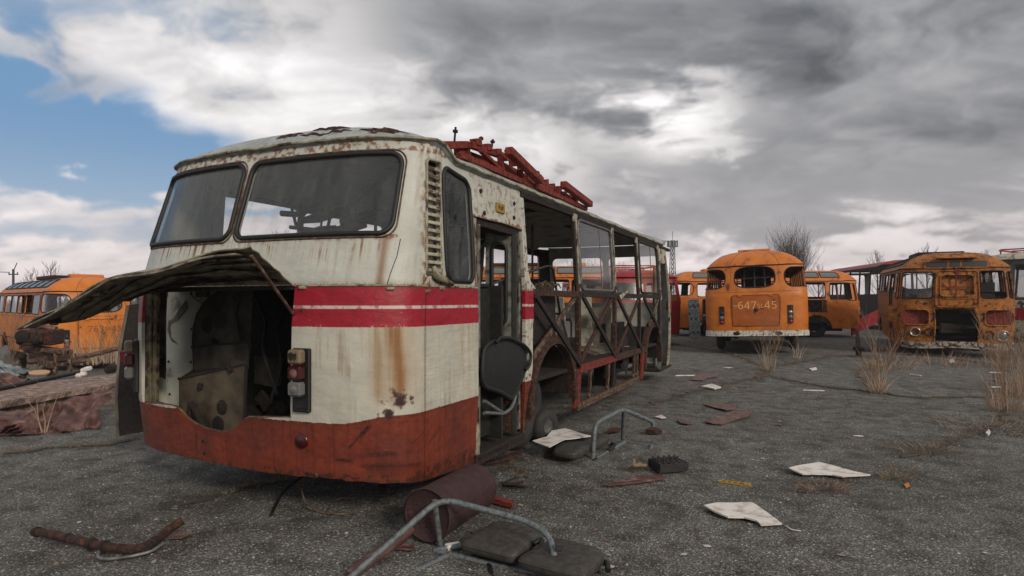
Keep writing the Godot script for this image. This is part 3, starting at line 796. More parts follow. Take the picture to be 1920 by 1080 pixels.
func engine_bay(bus: Node3D, sh: Shell) -> void:
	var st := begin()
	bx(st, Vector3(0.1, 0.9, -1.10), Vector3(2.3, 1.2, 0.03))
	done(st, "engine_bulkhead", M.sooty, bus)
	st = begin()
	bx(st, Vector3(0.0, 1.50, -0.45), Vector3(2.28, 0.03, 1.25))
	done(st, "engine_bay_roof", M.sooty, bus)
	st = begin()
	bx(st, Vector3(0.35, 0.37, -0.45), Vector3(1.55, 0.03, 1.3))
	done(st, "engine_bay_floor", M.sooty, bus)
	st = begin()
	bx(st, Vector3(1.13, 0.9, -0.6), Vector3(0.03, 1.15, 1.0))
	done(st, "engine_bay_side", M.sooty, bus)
	var iv := bus.transform.affine_inverse()
	var O: Vector3 = iv * Vector3(0, EYE, 0)
	var rp := func(px: float, py: float, s: float) -> Vector3:      # that line of sight, met with the cross plane s
		var d: Vector3 = (iv * at(px, py, 1.0)) - O
		s = s - 0.26 if s < 0.5 else s
		return O + d * ((-s - O.z) / d.z)
	var up := Basis(Vector3.RIGHT, Vector3.BACK, Vector3.DOWN)
	var sheet := func(called: String, pts: Array, s: float, t: float, mat: Material) -> MeshInstance3D:
		var o := PackedVector2Array()
		for p in pts:
			var q: Vector3 = rp.call(p[0], p[1], s)
			o.append(Vector2(q.x, -q.y))
		var st2 := begin()
		plate(st2, o, t, Transform3D(up, Vector3(0, 0, -(s - 0.26 if s < 0.5 else s))))
		return done(st2, called, mat, bus)
	sheet.call("jamb_panel", [[284, 545], [312, 535], [312, 700], [299, 700], [297, 752], [312, 756], [312, 800], [284, 780]], 0.22, 0.01, M.bay)
	sheet.call("inner_wall", [[311, 530], [440, 530], [440, 835], [311, 800]], 0.42, 0.01, M.bay_cream)
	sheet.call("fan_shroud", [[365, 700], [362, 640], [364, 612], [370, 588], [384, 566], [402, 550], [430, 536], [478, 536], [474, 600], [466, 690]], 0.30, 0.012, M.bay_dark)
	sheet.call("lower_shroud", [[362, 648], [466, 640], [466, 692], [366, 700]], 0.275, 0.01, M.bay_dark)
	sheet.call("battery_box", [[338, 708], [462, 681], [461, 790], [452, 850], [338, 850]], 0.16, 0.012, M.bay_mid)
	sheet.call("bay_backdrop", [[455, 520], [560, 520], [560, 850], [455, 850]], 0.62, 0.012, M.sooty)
	sheet.call("loose_tin", [[478, 668], [532, 672], [526, 722], [515, 726], [478, 718]], 0.5, 0.008, M.bay)
	sheet.call("sill_plate", [[462, 762], [548, 748], [548, 800], [462, 800]], 0.45, 0.008, M.rust_dark)
	st = begin()
	st.set_smooth_group(-1)
	var l0: Vector3 = rp.call(336, 709, 0.14); var l1: Vector3 = rp.call(461, 681, 0.14); var l2: Vector3 = rp.call(461, 681, 0.30); var l3: Vector3 = rp.call(366, 690, 0.30)
	quad(st, l0, l1, l2, l3); quad(st, l0 + Vector3(0, -.012, 0), l3 + Vector3(0, -.012, 0), l2 + Vector3(0, -.012, 0), l1 + Vector3(0, -.012, 0)); quad(st, l0 + Vector3(0, -.012, 0), l1 + Vector3(0, -.012, 0), l1, l0)
	done(st, "box_ledge", M.rust_dark, bus)
	for q in [[[358, 651, 0.27], [466, 641, 0.26], 0.014], [[462, 684, 0.14], [458, 790, 0.14], 0.022], [[365, 700, 0.29], [362, 640, 0.29], 0.014]]:
		st = begin()
		bar(st, rp.call(q[0][0], q[0][1], q[0][2]), rp.call(q[1][0], q[1][1], q[1][2]), q[2], 0.014)
		done(st, "shroud_rail", M.rust_dark, bus)
	for q in [[388, 610, 0.285, 0.060], [409, 796, 0.145, 0.062], [416, 764, 0.145, 0.055]]:
		st = begin()
		lathe(st, [[0.0, 0.003], [q[3] * 0.9, 0.003], [q[3], 0.0]], Transform3D(up, rp.call(q[0], q[1], q[2])), 20)
		done(st, "dark_opening", M.sooty if q[1] != 764 else M.rust_dark, bus)
	for q in [[313, 553], [359, 551], [359, 617], [358, 679], [316, 678], [318, 739], [335, 710], [309, 620]]:
		st = begin()
		lathe(st, [[0.0, 0.007], [0.008, 0.006], [0.011, 0.0]], Transform3D(up, rp.call(q[0], q[1], 0.405)), 8)
		done(st, "bolt", M.sooty, bus)
	sheet.call("oily_smear", [[349, 562], [352, 575], [343, 588], [334, 600], [321, 606], [318, 612], [320, 632], [334, 646], [322, 640], [314, 620], [316, 602], [326, 597], [336, 580]], 0.406, 0.003, M.bay)
	sheet.call("hanging_tin", [[299, 672], [311, 671], [311, 710], [302, 706]], 0.10, 0.01, M.black)
	sheet.call("relay_box", [[373, 537], [393, 536], [393, 557], [373, 557]], 0.39, 0.03, M.bay)
	for q in [[[358, 754], [350, 805]], [[358, 754], [385, 805]], [[366, 757], [378, 810]]]:
		st = begin()
		bar(st, rp.call(q[0][0], q[0][1], 0.02), rp.call(q[1][0], q[1][1], 0.0), 0.04, 0.02)
		done(st, "engine_mount", M.rust_dark, bus)
	for q in [[[480, 560, 0.55], [500, 600, 0.5], [492, 660, 0.45], [520, 740, 0.4]], [[540, 560, 0.5], [520, 610, 0.5], [528, 690, 0.42], [505, 760, 0.4]], [[455, 545, 0.3], [440, 580, 0.27], [448, 640, 0.25]]]:
		st = begin()
		var hp := []
		for w in q: hp.append(rp.call(w[0], w[1], w[2]))
		tube(st, bent(hp, 0.1), 0.014, 7)
		done(st, "torn_hose", M.rubber, bus)
	for q in [[400, 640, 0.26, 0.05, 0.03], [430, 690, 0.13, 0.07, 0.025], [375, 725, 0.14, 0.04, 0.05], [495, 752, 0.40, 0.14, 0.10], [530, 765, 0.40, 0.10, 0.07]]:
		st = begin()
		bx(st, rp.call(q[0], q[1], q[2]), Vector3(q[3], q[4], 0.03), Basis(Vector3.BACK, q[0] * 0.1), 0.006)
		done(st, "bracket", M.rust_dark, bus)
	st = begin()
	tube(st, bent([rp.call(356, 540, 0.38), rp.call(360, 556, 0.37), rp.call(368, 562, 0.37), rp.call(384, 572, 0.28)], 0.05), 0.004, 4)
	done(st, "thin_wire", M.black, bus)
	# hangers and hoses below the tail
	for q in [[Vector3(-0.2, 0.36, -0.3), Vector3(-0.15, 0.1, -0.2)], [Vector3(0.25, 0.36, -0.3), Vector3(0.28, 0.12, -0.3)], [Vector3(0.6, 0.36, -0.4), Vector3(0.65, 0.03, -0.35)]]:
		st = begin()
		bar(st, q[0], q[1], 0.06, 0.02)
		done(st, "bracket", M.rust_dark, bus)
	st = begin()
	tube(st, bent([Vector3(-0.1, 0.3, -0.2), Vector3(0.05, 0.12, -0.12), Vector3(0.2, 0.2, -0.2), Vector3(0.1, 0.05, 0.05), Vector3(0.3, 0.01, 0.35)], 0.09), 0.012, 6)
	done(st, "hose", M.black, bus)
	st = begin()
	tube(st, bent([Vector3(0.3, 0.2, -0.4), Vector3(0.42, 0.18, -0.1), Vector3(0.5, 0.25, -0.3)], 0.09), 0.02, 6)
	done(st, "hose", M.black, bus)

func hatch(bus: Node3D, sh: Shell) -> void:
	var inv := bus.transform.affine_inverse()
	var HL := sh.P(-0.98, 1.478) + Vector3(0, 0, 0.012); var HR := sh.P(0.53, 1.478) + Vector3(0, 0, 0.012)
	var OL: Vector3 = inv * at(28, 620, 4.0); var OR: Vector3 = inv * at(468, 463, 3.42)
	var map := func(u, v):
		var hinge: Vector3 = sh.P(lerpf(-0.98, 0.53, u), 1.478) + Vector3(0, 0, 0.014)
		var outer: Vector3 = OL.lerp(OR, u) + Vector3(0, 0.068 * sin(PI * u) + 0.012 * sin(u * 17.0), 0.05 * sin(PI * u))
		var p := hinge.lerp(outer, v)
		p.y += 0.05 * sin(PI * v) * (0.4 + sin(PI * u)) - 0.11 * sin(PI * v) * pow(1.0 - u, 3.0) + 0.012 * sin(u * 11.0 + v * 3.0) * v
		return p
	var edge := PackedVector2Array([Vector2(0, 0.0), Vector2(1, 0.0)])
	rng.seed = 5
	for k in 9: edge.append(Vector2(1.0 - 0.012 * rng.randf(), (k + 1) / 10.0))
	for k in 25: edge.append(Vector2(1.0 - k / 24.0, 1.0 - 0.03 * rng.randf()))
	edge.append(Vector2(0.03, 0.8)); edge.append(Vector2(0.0, 0.5))
	var h := skin("engine_hatch", bus, map, edge, [PackedVector2Array([Vector2(0.60, 0.80), Vector2(0.64, 0.79), Vector2(0.642, 0.81), Vector2(0.605, 0.82)])], 0.05, 0.1, 0.008, M.hatch_in, M.cream_dirty)
	for v in [0.16, 0.36, 0.57, 0.76, 0.93]:
		var st := begin()
		var p := PackedVector3Array()
		for k in 25: p.append(map.call(lerpf(0.04, 0.95, k / 24.0), v + 0.02 * sin(k * 0.9 + v * 9.0)) + Vector3(0, -0.016, 0))
		for k in 24: bar(st, p[k], p[k + 1], 0.045 if v < 0.9 else 0.08, 0.012)
		done(st, "stiffening_rib", M.hatch_in if v > 0.2 else M.rust_dark, h)
	rng.seed = 8
	for k in 12:      # long tears and peeling strips on the underside
		var st := begin()
		var u := 0.08 + 0.75 * rng.randf(); var v := 0.1 + 0.8 * rng.randf()
		for q in 3: bar(st, map.call(u + q * 0.06, v + 0.02 * q) + Vector3(0, -0.018, 0), map.call(u + (q + 1) * 0.06, v + 0.02 * (q + 1)) + Vector3(0, -0.018 - 0.004 * q, 0), 0.016 + 0.02 * rng.randf(), 0.005)
		done(st, "peeling_strip", M.rust_dark, h)
	for q in [[0.10, 0.85], [0.36, 0.90], [0.85, 0.93]]:
		var st := begin()
		bx(st, map.call(q[0], q[1]) + Vector3(0, -0.025, 0), Vector3(0.09, 0.03, 0.05), Basis(Vector3.UP, 0.4), 0.006)
		done(st, "latch", M.rust_dark, h)
	var st := begin()
	bar(st, map.call(0.985, 0.88) + Vector3(0, -0.02, 0), sh.P(0.545, 1.30) + Vector3(0.005, 0, 0.015), 0.018, 0.018)
	done(st, "prop_rod", M.rust_pale, h)

func side_frame(bus: Node3D, sh: Shell, pm: Material, uv: Array) -> void:
	var K: float = sh.corner
	var wall := func(a, y): return sh.P(a, y)
	var X := 1.235
	var pt := func(s, y): return Vector3(X - Shell.table(sh.inset, y), y, -s)
	# post behind the rear door, torn at the foot
	var post := PackedVector2Array([Vector2(3.0, 0.20), Vector2(3.03, 0.20), Vector2(3.05, 0.40), Vector2(3.075, 0.56), Vector2(3.13, 0.70), Vector2(3.16, 0.80), Vector2(3.165, 1.18), Vector2(3.185, 1.24), Vector2(3.18, 1.465), Vector2(3.24, 1.49), Vector2(3.13, 1.55), Vector2(3.085, 1.66), Vector2(3.075, 2.31), Vector2(3.0, 2.31)])
	skin("door_post", bus, wall, post, [], 0.05, 0.06, 0.03, pm, M.cream_dirty, uv)
	var st: SurfaceTool
	st = begin()
	bar(st, pt.call(1.60, 0.25) + Vector3(-0.03, 0, 0), pt.call(1.60, 0.78) + Vector3(-0.03, 0, 0), 0.05, 0.05)
	done(st, "post_foot", M.rust_red, bus)
	# window posts
	for s in [2.97, 4.40, 5.68, 7.15]:
		st = begin()
		bar(st, pt.call(s - 0.025, 1.47), pt.call(s - 0.025, 2.30), 0.05, 0.035, Vector3.RIGHT)
		done(st, "window_post", M.rust_dark, bus)
		st = begin()
		bar(st, pt.call(s + 0.03, 1.47) + Vector3(0.01, 0, 0), pt.call(s + 0.03, 2.30) + Vector3(0.01, 0, 0), 0.03, 0.03, Vector3.RIGHT)
		done(st, "window_post_edge", M.cream_dirty, bus)
		st = begin()
		bx(st, pt.call(s, 1.51) + Vector3(0.014, 0, 0), Vector3(0.02, 0.11, 0.15), Basis(), 0.008)
		done(st, "gusset", M.rust, bus)
		st = begin()
		bx(st, pt.call(s, 2.26) + Vector3(0.014, 0, 0), Vector3(0.02, 0.09, 0.13), Basis(), 0.008)
		done(st, "gusset", M.cream_dirty, bus)
	# cant rail, waist rail, lower rails
	st = begin()
	bar(st, pt.call(1.55, 2.295), pt.call(8.2, 2.295), 0.05, 0.05)
	done(st, "cant_rail", M.rust_dark, bus)
	for q in [[1.74, 2.95, "rust"], [2.95, 4.4, "rust_dark"], [4.4, 5.7, "rust_dark"], [5.7, 7.2, "rust_dark"]]:
		st = begin()
		bar(st, pt.call(q[0], 1.455), pt.call(q[1], 1.445), 0.05, 0.06)
		done(st, "waist_rail", M[q[2]], bus)
	rng.seed = 77
	for k in 10:
		st = begin()
		var s := 1.78 + k * 0.06
		tube(st, bent([pt.call(s, 1.49), pt.call(s + 0.04, 1.52 + 0.05 * rng.randf()) + Vector3(0.03 * rng.randf(), 0, 0), pt.call(s + 0.12 * rng.randf(), 1.50 + 0.04 * rng.randf()) + Vector3(0.04, 0, 0)], 0.02, 2), 0.006, 4)
		done(st, "torn_tin", M.rust_pale, bus)
	for q in [[2.97, 4.40, 0.655, "rust_red"], [4.40, 6.05, 0.655, "rust"], [2.97, 4.40, 0.25, "rust_pale"], [4.40, 5.72, 0.25, "rust_pale"]]:
		st = begin()
		bar(st, pt.call(q[0], q[2]), pt.call(q[1], q[2]), 0.06, 0.075)
		done(st, "lower_rail", M[q[3]], bus)
	for q in [[2.98, 0.25, 0.66, "rust_red", 0.16], [5.95, 0.21, 0.68, "rust_red", 0.14], [4.40, 0.25, 0.66, "rust_dark", 0.06], [3.42, 0.28, 0.63, "rust_pale", 0.035], [4.15, 0.28, 0.63, "rust_pale", 0.05], [5.45, 0.28, 0.63, "rust_pale", 0.05], [5.62, 0.28, 0.63, "rust_pale", 0.035]]:
		st = begin()
		bar(st, pt.call(q[0], q[1]), pt.call(q[0], q[2]), q[4], 0.035, Vector3.RIGHT)
		done(st, "short_post", M[q[3]], bus)
	for s in [2.99, 4.40, 5.72, 7.12]:
		st = begin()
		bar(st, pt.call(s, 0.68), pt.call(s, 1.43), 0.055, 0.045, Vector3.RIGHT)
		done(st, "body_post", M.rust if s < 5 else M.rust_dark, bus)
	var br := [[1.746, 1.43, 2.97, 0.70, "rust_dark"], [2.92, 1.43, 1.75, 0.88, "rust_pale"], [3.05, 1.43, 4.34, 0.68, "rust_dark"], [4.31, 1.43, 3.08, 0.73, "rust"], [4.44, 1.43, 5.77, 0.67, "rust_dark"], [5.74, 1.43, 4.51, 0.70, "rust"], [5.9, 1.42, 6.97, 0.92, "rust_dark"], [7.1, 1.42, 6.37, 0.99, "rust_pale"]]
	for k in br.size():
		var q: Array = br[k]
		var o := Vector3(0.028 if k % 2 == 0 else -0.004, 0, 0)
		st = begin()
		bar(st, pt.call(q[0], q[1]) + o, pt.call(q[2], q[3]) + o, 0.028, 0.055, Vector3.RIGHT.cross(Vector3.UP))
		done(st, "cross_brace", M[q[4]], bus)
	# wheel arches: a flat rim and the box behind it
	for q in [[2.29, 0.55, "rust", "rust_dark"], [6.68, 0.55, "rust", "sooty"]]:
		var s0: float = q[0]; var r: float = q[1]
		st = begin()
		st.set_smooth_group(-1)
		for k in 24:
			var t0 := PI * k / 24.0 - 0.12; var t1 := PI * (k + 1) / 24.0 - 0.12
			if k == 23: t1 = PI + 0.1
			var f := func(t, rr, x): return Vector3(x, maxf(0.42 + rr * sin(t), 0.2), -(s0 - rr * cos(t)))
			for e in [[r, X + 0.02, r + 0.085, X + 0.02], [r, X - 0.06, r, X + 0.02], [r + 0.085, X + 0.02, r + 0.085, X - 0.06], [r + 0.085, X - 0.06, r, X - 0.06]]:
				quad(st, f.call(t0, e[0], e[1]), f.call(t1, e[0], e[1]), f.call(t1, e[2], e[3]), f.call(t0, e[2], e[3]))
		done(st, "wheel_arch", M[q[2]], bus)
		st = begin()
		for k in 12:
			var t0 := PI * k / 12.0; var t1 := PI * (k + 1) / 12.0
			quad(st, Vector3(X - 0.06, 0.42 + r * sin(t0), -(s0 - r * cos(t0))), Vector3(X - 0.06, 0.42 + r * sin(t1), -(s0 - r * cos(t1))), Vector3(X - 0.62, 0.42 + r * sin(t1), -(s0 - r * cos(t1))), Vector3(X - 0.62, 0.42 + r * sin(t0), -(s0 - r * cos(t0))))
		bx(st, Vector3(X - 0.64, 0.6, -s0), Vector3(0.03, 0.85, 1.2))
		done(st, "wheel_box", M[q[3]], bus)
	st = begin()
	lathe(st, [[0.30, -0.16], [0.33, -0.15], [0.36, -0.08], [0.36, 0.08], [0.33, 0.15], [0.30, 0.16], [0.30, -0.16]], Transform3D(Basis(Vector3.UP, Vector3.RIGHT, Vector3.FORWARD), Vector3(X - 0.42, 0.44, -2.25)), 32)
	done(st, "brake_drum", M.rust_dark, bus)
	for s in [2.25, 6.65]:      # axle stubs resting on blocks
		st = begin()
		rod(st, Vector3(X - 0.5, 0.36, -s), Vector3(-X + 0.5, 0.36, -s), 0.08, 10)
		bx(st, Vector3(0.45, 0.14, -s), Vector3(0.3, 0.28, 0.3))
		bx(st, Vector3(-0.45, 0.14, -s), Vector3(0.3, 0.28, 0.3))
		done(st, "axle", M.rust_dark, bus)
	# dark sheet left between the first braces; a torn sheet further on
	st = begin()
	plate(st, PackedVector2Array([Vector2(1.72, -1.42), Vector2(2.55, -1.43), Vector2(2.56, -0.97), Vector2(2.2, -0.99), Vector2(1.76, -0.95)]), 0.006, Transform3D(Basis(Vector3.FORWARD, Vector3.RIGHT, Vector3.DOWN), Vector3(X - 0.10, 0, 0)))
	done(st, "torn_sheet", M.rust_dark, bus)
	st = begin()
	plate(st, PackedVector2Array([Vector2(5.0, -0.78), Vector2(5.2, -1.02), Vector2(5.35, -0.9), Vector2(5.40, -0.5), Vector2(5.28, -0.33), Vector2(5.1, -0.52)]), 0.006, Transform3D(Basis(Vector3.FORWARD, Vector3.RIGHT, Vector3.DOWN), Vector3(X - 0.08, 0, 0)))
	done(st, "torn_sheet", M.rust_dark, bus)
	st = begin()
	plate(st, PackedVector2Array([Vector2(4.5, -1.45), Vector2(4.95, -1.52), Vector2(4.9, -1.49), Vector2(4.6, -1.40)]), 0.004, Transform3D(Basis(Vector3.FORWARD, Vector3.RIGHT, Vector3.DOWN), Vector3(X + 0.03, 0, 0)))
	done(st, "torn_sheet", M.cream, bus)
	# window panes that are left, slid half across
	for q in [[3.06, 4.34], [5.80, 7.06]]:
		var f := rrect(q[0], 1.50, q[1], 2.255, 0.09)
		var pmap := func(s, y): return Vector3(X + 0.008 - Shell.table(sh.inset, y), y, -s)
		var g := skin("side_window", bus, pmap, f, [], 0.4, 0.3, 0.0, M.glass)
		ring("window_frame", g, pmap, f, 0.018, M.alu if q[0] < 5 else M.black, 0.1)
		st = begin()
		bar(st, pmap.call(lerpf(q[0], q[1], 0.62), 1.51), pmap.call(lerpf(q[0], q[1], 0.62), 2.25), 0.012, 0.012)
		done(st, "pane_edge", M.alu, g)
	# the front doorway: header, post and the corner strip
	var wtop := skin("front_lintel", bus, wall, PackedVector2Array([Vector2(K + 7.2, 2.02), Vector2(K + 8.0, 2.02), Vector2(K + 8.0, 2.325), Vector2(K + 7.2, 2.325)]), [], 0.3, 0.2, 0.03, M.cream, M.lining)
	wtop.set_meta("label", "yellowed panel over the front door")
	st = begin()
	bar(st, pt.call(7.26, 0.24), pt.call(7.26, 2.05), 0.06, 0.06, Vector3.RIGHT)
	bar(st, pt.call(7.45, 0.26) + Vector3(-0.1, 0, 0), pt.call(7.45, 1.98) + Vector3(-0.1, 0, 0), 0.30, 0.03, Vector3.RIGHT)
	done(st, "front_door_leaf", M.greydoor, bus)
	st = begin()
	bx(st, pt.call(7.7, 0.21) + Vector3(-0.25, 0, 0), Vector3(0.55, 0.05, 1.0))
	done(st, "front_step", M.rust_dark, bus)
	skin("front_corner", bus, wall, PackedVector2Array([Vector2(K + 8.0, 0.2), Vector2(K + 8.35, 0.2), Vector2(K + 8.35, 2.36), Vector2(K + 8.0, 2.32)]), [], 0.1, 0.2, 0.03, M.cream, M.lining)
	st = begin()
	bar(st, sh.P(K + 8.02, 1.30) + Vector3(0.014, 0, 0.0), sh.P(K + 8.35, 1.30) + Vector3(0.014, 0, 0), 0.012, 0.17)
	done(st, "red_band", M.bandred, bus)
	# front end and left side, seen through the empty windows
	var h := sh.half
	skin("front_panel", bus, wall, PackedVector2Array([Vector2(K + 8.35, 0.25), Vector2(2.0 * h - (K + 8.3), 0.25), Vector2(2.0 * h - (K + 8.3), 2.4), Vector2(K + 8.35, 2.4)]), [rrect(h - 1.08, 1.35, h - 0.06, 2.20, 0.1), rrect(h + 0.06, 1.35, h + 1.08, 2.20, 0.1)], 0.12, 0.2, 0.03, M.cream, M.lining)
	var lh := []
	for q in [[0.42, 1.46, 2.29], [1.52, 2.86, 2.27], [2.94, 4.28, 2.25], [4.36, 5.64, 2.23], [5.72, 6.96, 2.23], [7.04, 7.9, 2.23]]: lh.append(rrect(-(K + q[1]), 1.56, -(K + q[0]), q[2], 0.07))
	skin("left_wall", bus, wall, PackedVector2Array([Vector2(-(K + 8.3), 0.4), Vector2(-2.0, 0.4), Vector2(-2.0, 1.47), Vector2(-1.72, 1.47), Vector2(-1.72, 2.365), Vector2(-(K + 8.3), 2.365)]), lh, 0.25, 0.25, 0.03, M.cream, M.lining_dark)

func doors(bus: Node3D, sh: Shell) -> void:
	var X := 1.235
	# jamb on the near side, with its rubber
	var st := begin()
	bar(st, Vector3(X - 0.02, 0.24, -0.715), Vector3(X - 0.05, 1.99, -0.715), 0.045, 0.05, Vector3.RIGHT)
	done(st, "door_jamb", M.cream_dirty, bus)
	st = begin()
	bar(st, Vector3(X - 0.05, 0.26, -0.765), Vector3(X - 0.07, 1.96, -0.765), 0.02, 0.04, Vector3.RIGHT)
	done(st, "door_rubber", M.rubber, bus)
	# leaf folded in at the near jamb
	var leaf := func(called, at_: Vector3, ang: float, wid: float, foot: float):
		var bs := Basis(Vector3.UP, ang)
		var map := func(u, y): return at_ + bs * Vector3(u, y, 0)
		var win := rrect(wid * 0.24, 1.18, wid * 0.76, 1.86, wid * 0.25)
		var l := skin(called, bus, map, PackedVector2Array([Vector2(0, foot), Vector2(wid, foot), Vector2(wid, 1.95), Vector2(0, 1.95)]), [win], 0.08, 0.2, 0.03, M.greydoor)
		var g := skin("door_window", l, func(u, y): return map.call(u, y) - bs * Vector3(0, 0, 0.015), win, [], 0.2, 0.3, 0.0, M.glass)
		ring("window_seal", l, map, win, 0.016, M.black)
		st = begin()
		bar(st, map.call(wid + 0.012, foot), map.call(wid + 0.012, 1.95), 0.022, 0.04, bs.x)
		done(st, "edge_rubber", M.rubber, l)
		return l
	leaf.call("door_leaf", Vector3(X - 0.02, 0, -0.79), PI - 0.35, 0.30, 0.30)
	var l2 = leaf.call("door_leaf", Vector3(X - 0.27, 0, -1.36), 0.25, 0.235, 0.27)
	st = begin()
	bx(st, Vector3(X - 0.155, 0.47, -1.375), Vector3(0.22, 0.38, 0.012), Basis(Vector3.UP, 0.25), 0.003)
	done(st, "rusted_foot", M.rust, l2)
	leaf.call("door_leaf", Vector3(X - 0.01, 0, -1.50), PI - 0.12, 0.10, 0.30)
	# stick bracing the doorway, header box, yellow sign, step
	st = begin()
	rod(st, Vector3(X - 0.35, 1.58, -0.80), Vector3(X - 0.42, 1.28, -1.30), 0.014)
	done(st, "door_arm", M.black, bus)
	st = begin()
	bar(st, Vector3(X - 0.10, 1.97, -0.72), Vector3(X - 0.10, 1.95, -1.54), 0.12, 0.05)
	done(st, "door_header", M.rust_dark, bus)
	st = begin()
	bx(st, sh.P(2.58, 2.115) + Vector3(0.008, 0, 0), Vector3(0.012, 0.075, 0.15), Basis(Vector3.RIGHT, -0.0), 0.003)
	var sg := done(st, "door_sign", M.yellow, bus)
	for q in [[0.035, 0.016], [0.0, -0.012], [-0.03, 0.012]]:
		st = begin()
		bx(st, sh.P(2.58, 2.115) + Vector3(0.0155, q[1] * 0.3, q[0]), Vector3(0.004, 0.042 - absf(q[1]), 0.014), Basis(Vector3.RIGHT, 0.1), 0.001)
		done(st, "sign_mark", M.black, sg)
	for q in [[2.26, 2.20], [2.30, 2.04], [2.86, 2.19], [2.84, 2.07]]:
		st = begin()
		bx(st, sh.P(q[0], q[1]) + Vector3(0.006, 0, 0), Vector3(0.014, 0.03, 0.03), Basis(Vector3.RIGHT, 0.6), 0.004)
		done(st, "bolt", M.rust_dark, bus)
	st = begin()
	bx(st, Vector3(X - 0.32, 0.225, -1.12), Vector3(0.66, 0.04, 0.86))
	bar(st, Vector3(X - 0.005, 0.215, -0.68), Vector3(X - 0.005, 0.215, -1.56), 0.03, 0.08)
	done(st, "rear_step", M.rust_dark, bus)
	st = begin()
	bx(st, Vector3(X - 0.66, 0.45, -1.12), Vector3(0.03, 0.45, 0.9))
	done(st, "step_riser", M.bay, bus)

func cabin(bus: Node3D, sh: Shell) -> void:
	var st := begin()
	bx(st, Vector3(-0.33, 0.66, -4.6), Vector3(1.74, 0.04, 7.0))
	bx(st, Vector3(0.86, 0.66, -4.4), Vector3(0.66, 0.04, 5.5))
	done(st, "cabin_floor", M.rust_dark, bus)
	st = begin()
	bx(st, Vector3(-0.2, 1.53, -0.30), Vector3(2.0, 0.03, 0.95))
	done(st, "rear_shelf", M.sooty, bus)
	st = begin()
	bar(st, Vector3(-0.9, 0.5, -1.2), Vector3(-0.9, 0.5, -7.6), 0.12, 0.2)
	bar(st, Vector3(0.5, 0.5, -1.2), Vector3(0.5, 0.5, -7.6), 0.12, 0.2)
	done(st, "chassis_beam", M.rust_dark, bus)
	for s in [2.2, 4.4, 6.4]:
		st = begin()
		bx(st, Vector3(0, 2.60, -s), Vector3(0.24, 0.03, 0.3), Basis(), 0.01)
		done(st, "ceiling_lamp", M.sooty, bus)
	st = begin()
	bx(st, Vector3(0.55, 2.48, -2.25), Vector3(0.5, 0.02, 1.0), Basis(Vector3.BACK, -0.25), 0.004)
	done(st, "ceiling_flap", M.sooty, bus)
	for q in [[0.55, 1.5, 1.9], [-0.5, 1.8, 0.7], [0.5, 3.2, 0.7], [-0.4, 5.6, 0.7], [0.45, 5.2, 0.7]]:
		st = begin()
		rod(st, Vector3(q[0], 2.56, -q[1]), Vector3(q[0], q[2], -q[1]), 0.017, 7)
		done(st, "grab_pole", M.alu if q[1] > 3.0 else M.dark_tube, bus)
	for q in [[0.62, 3.55, 0.30, 0.62, 0.4, "lining"], [0.30, 4.75, 0.34, 0.75, -0.2, "lining"], [0.62, 5.05, 0.22, 0.8, 0.1, "bay_cream"], [0.5, 6.1, 0.4, 0.6, 0.5, "bay"], [0.75, 3.9, 0.5, 0.25, 1.2, "rust_dark"], [0.3, 3.1, 0.5, 0.4, 0.9, "bay"]]:
		st = begin()
		bx(st, Vector3(q[0], 0.68 + q[3] * 0.5, -q[1]), Vector3(q[2], q[3], 0.02), Basis(Vector3.UP, q[4]) * Basis(Vector3.RIGHT, 0.15), 0.004)
		done(st, "loose_lining_panel", M[q[5]], bus)
	rng.seed = 64
	for k in 14:
		st = begin()
		var c := Vector3(rng.randf_range(0.2, 1.1), 0.70 + 0.03 * rng.randf(), -rng.randf_range(2.9, 6.2))
		bx(st, c, Vector3(rng.randf_range(0.1, 0.5), 0.02, rng.randf_range(0.1, 0.4)), Basis(Vector3.UP, rng.randf() * 3.0) * Basis(Vector3.RIGHT, rng.randf_range(-0.3, 0.3)), 0.004)
		done(st, "floor_scrap", [M.board_brown, M.bay, M.rust, M.vinyl][k % 4], bus)

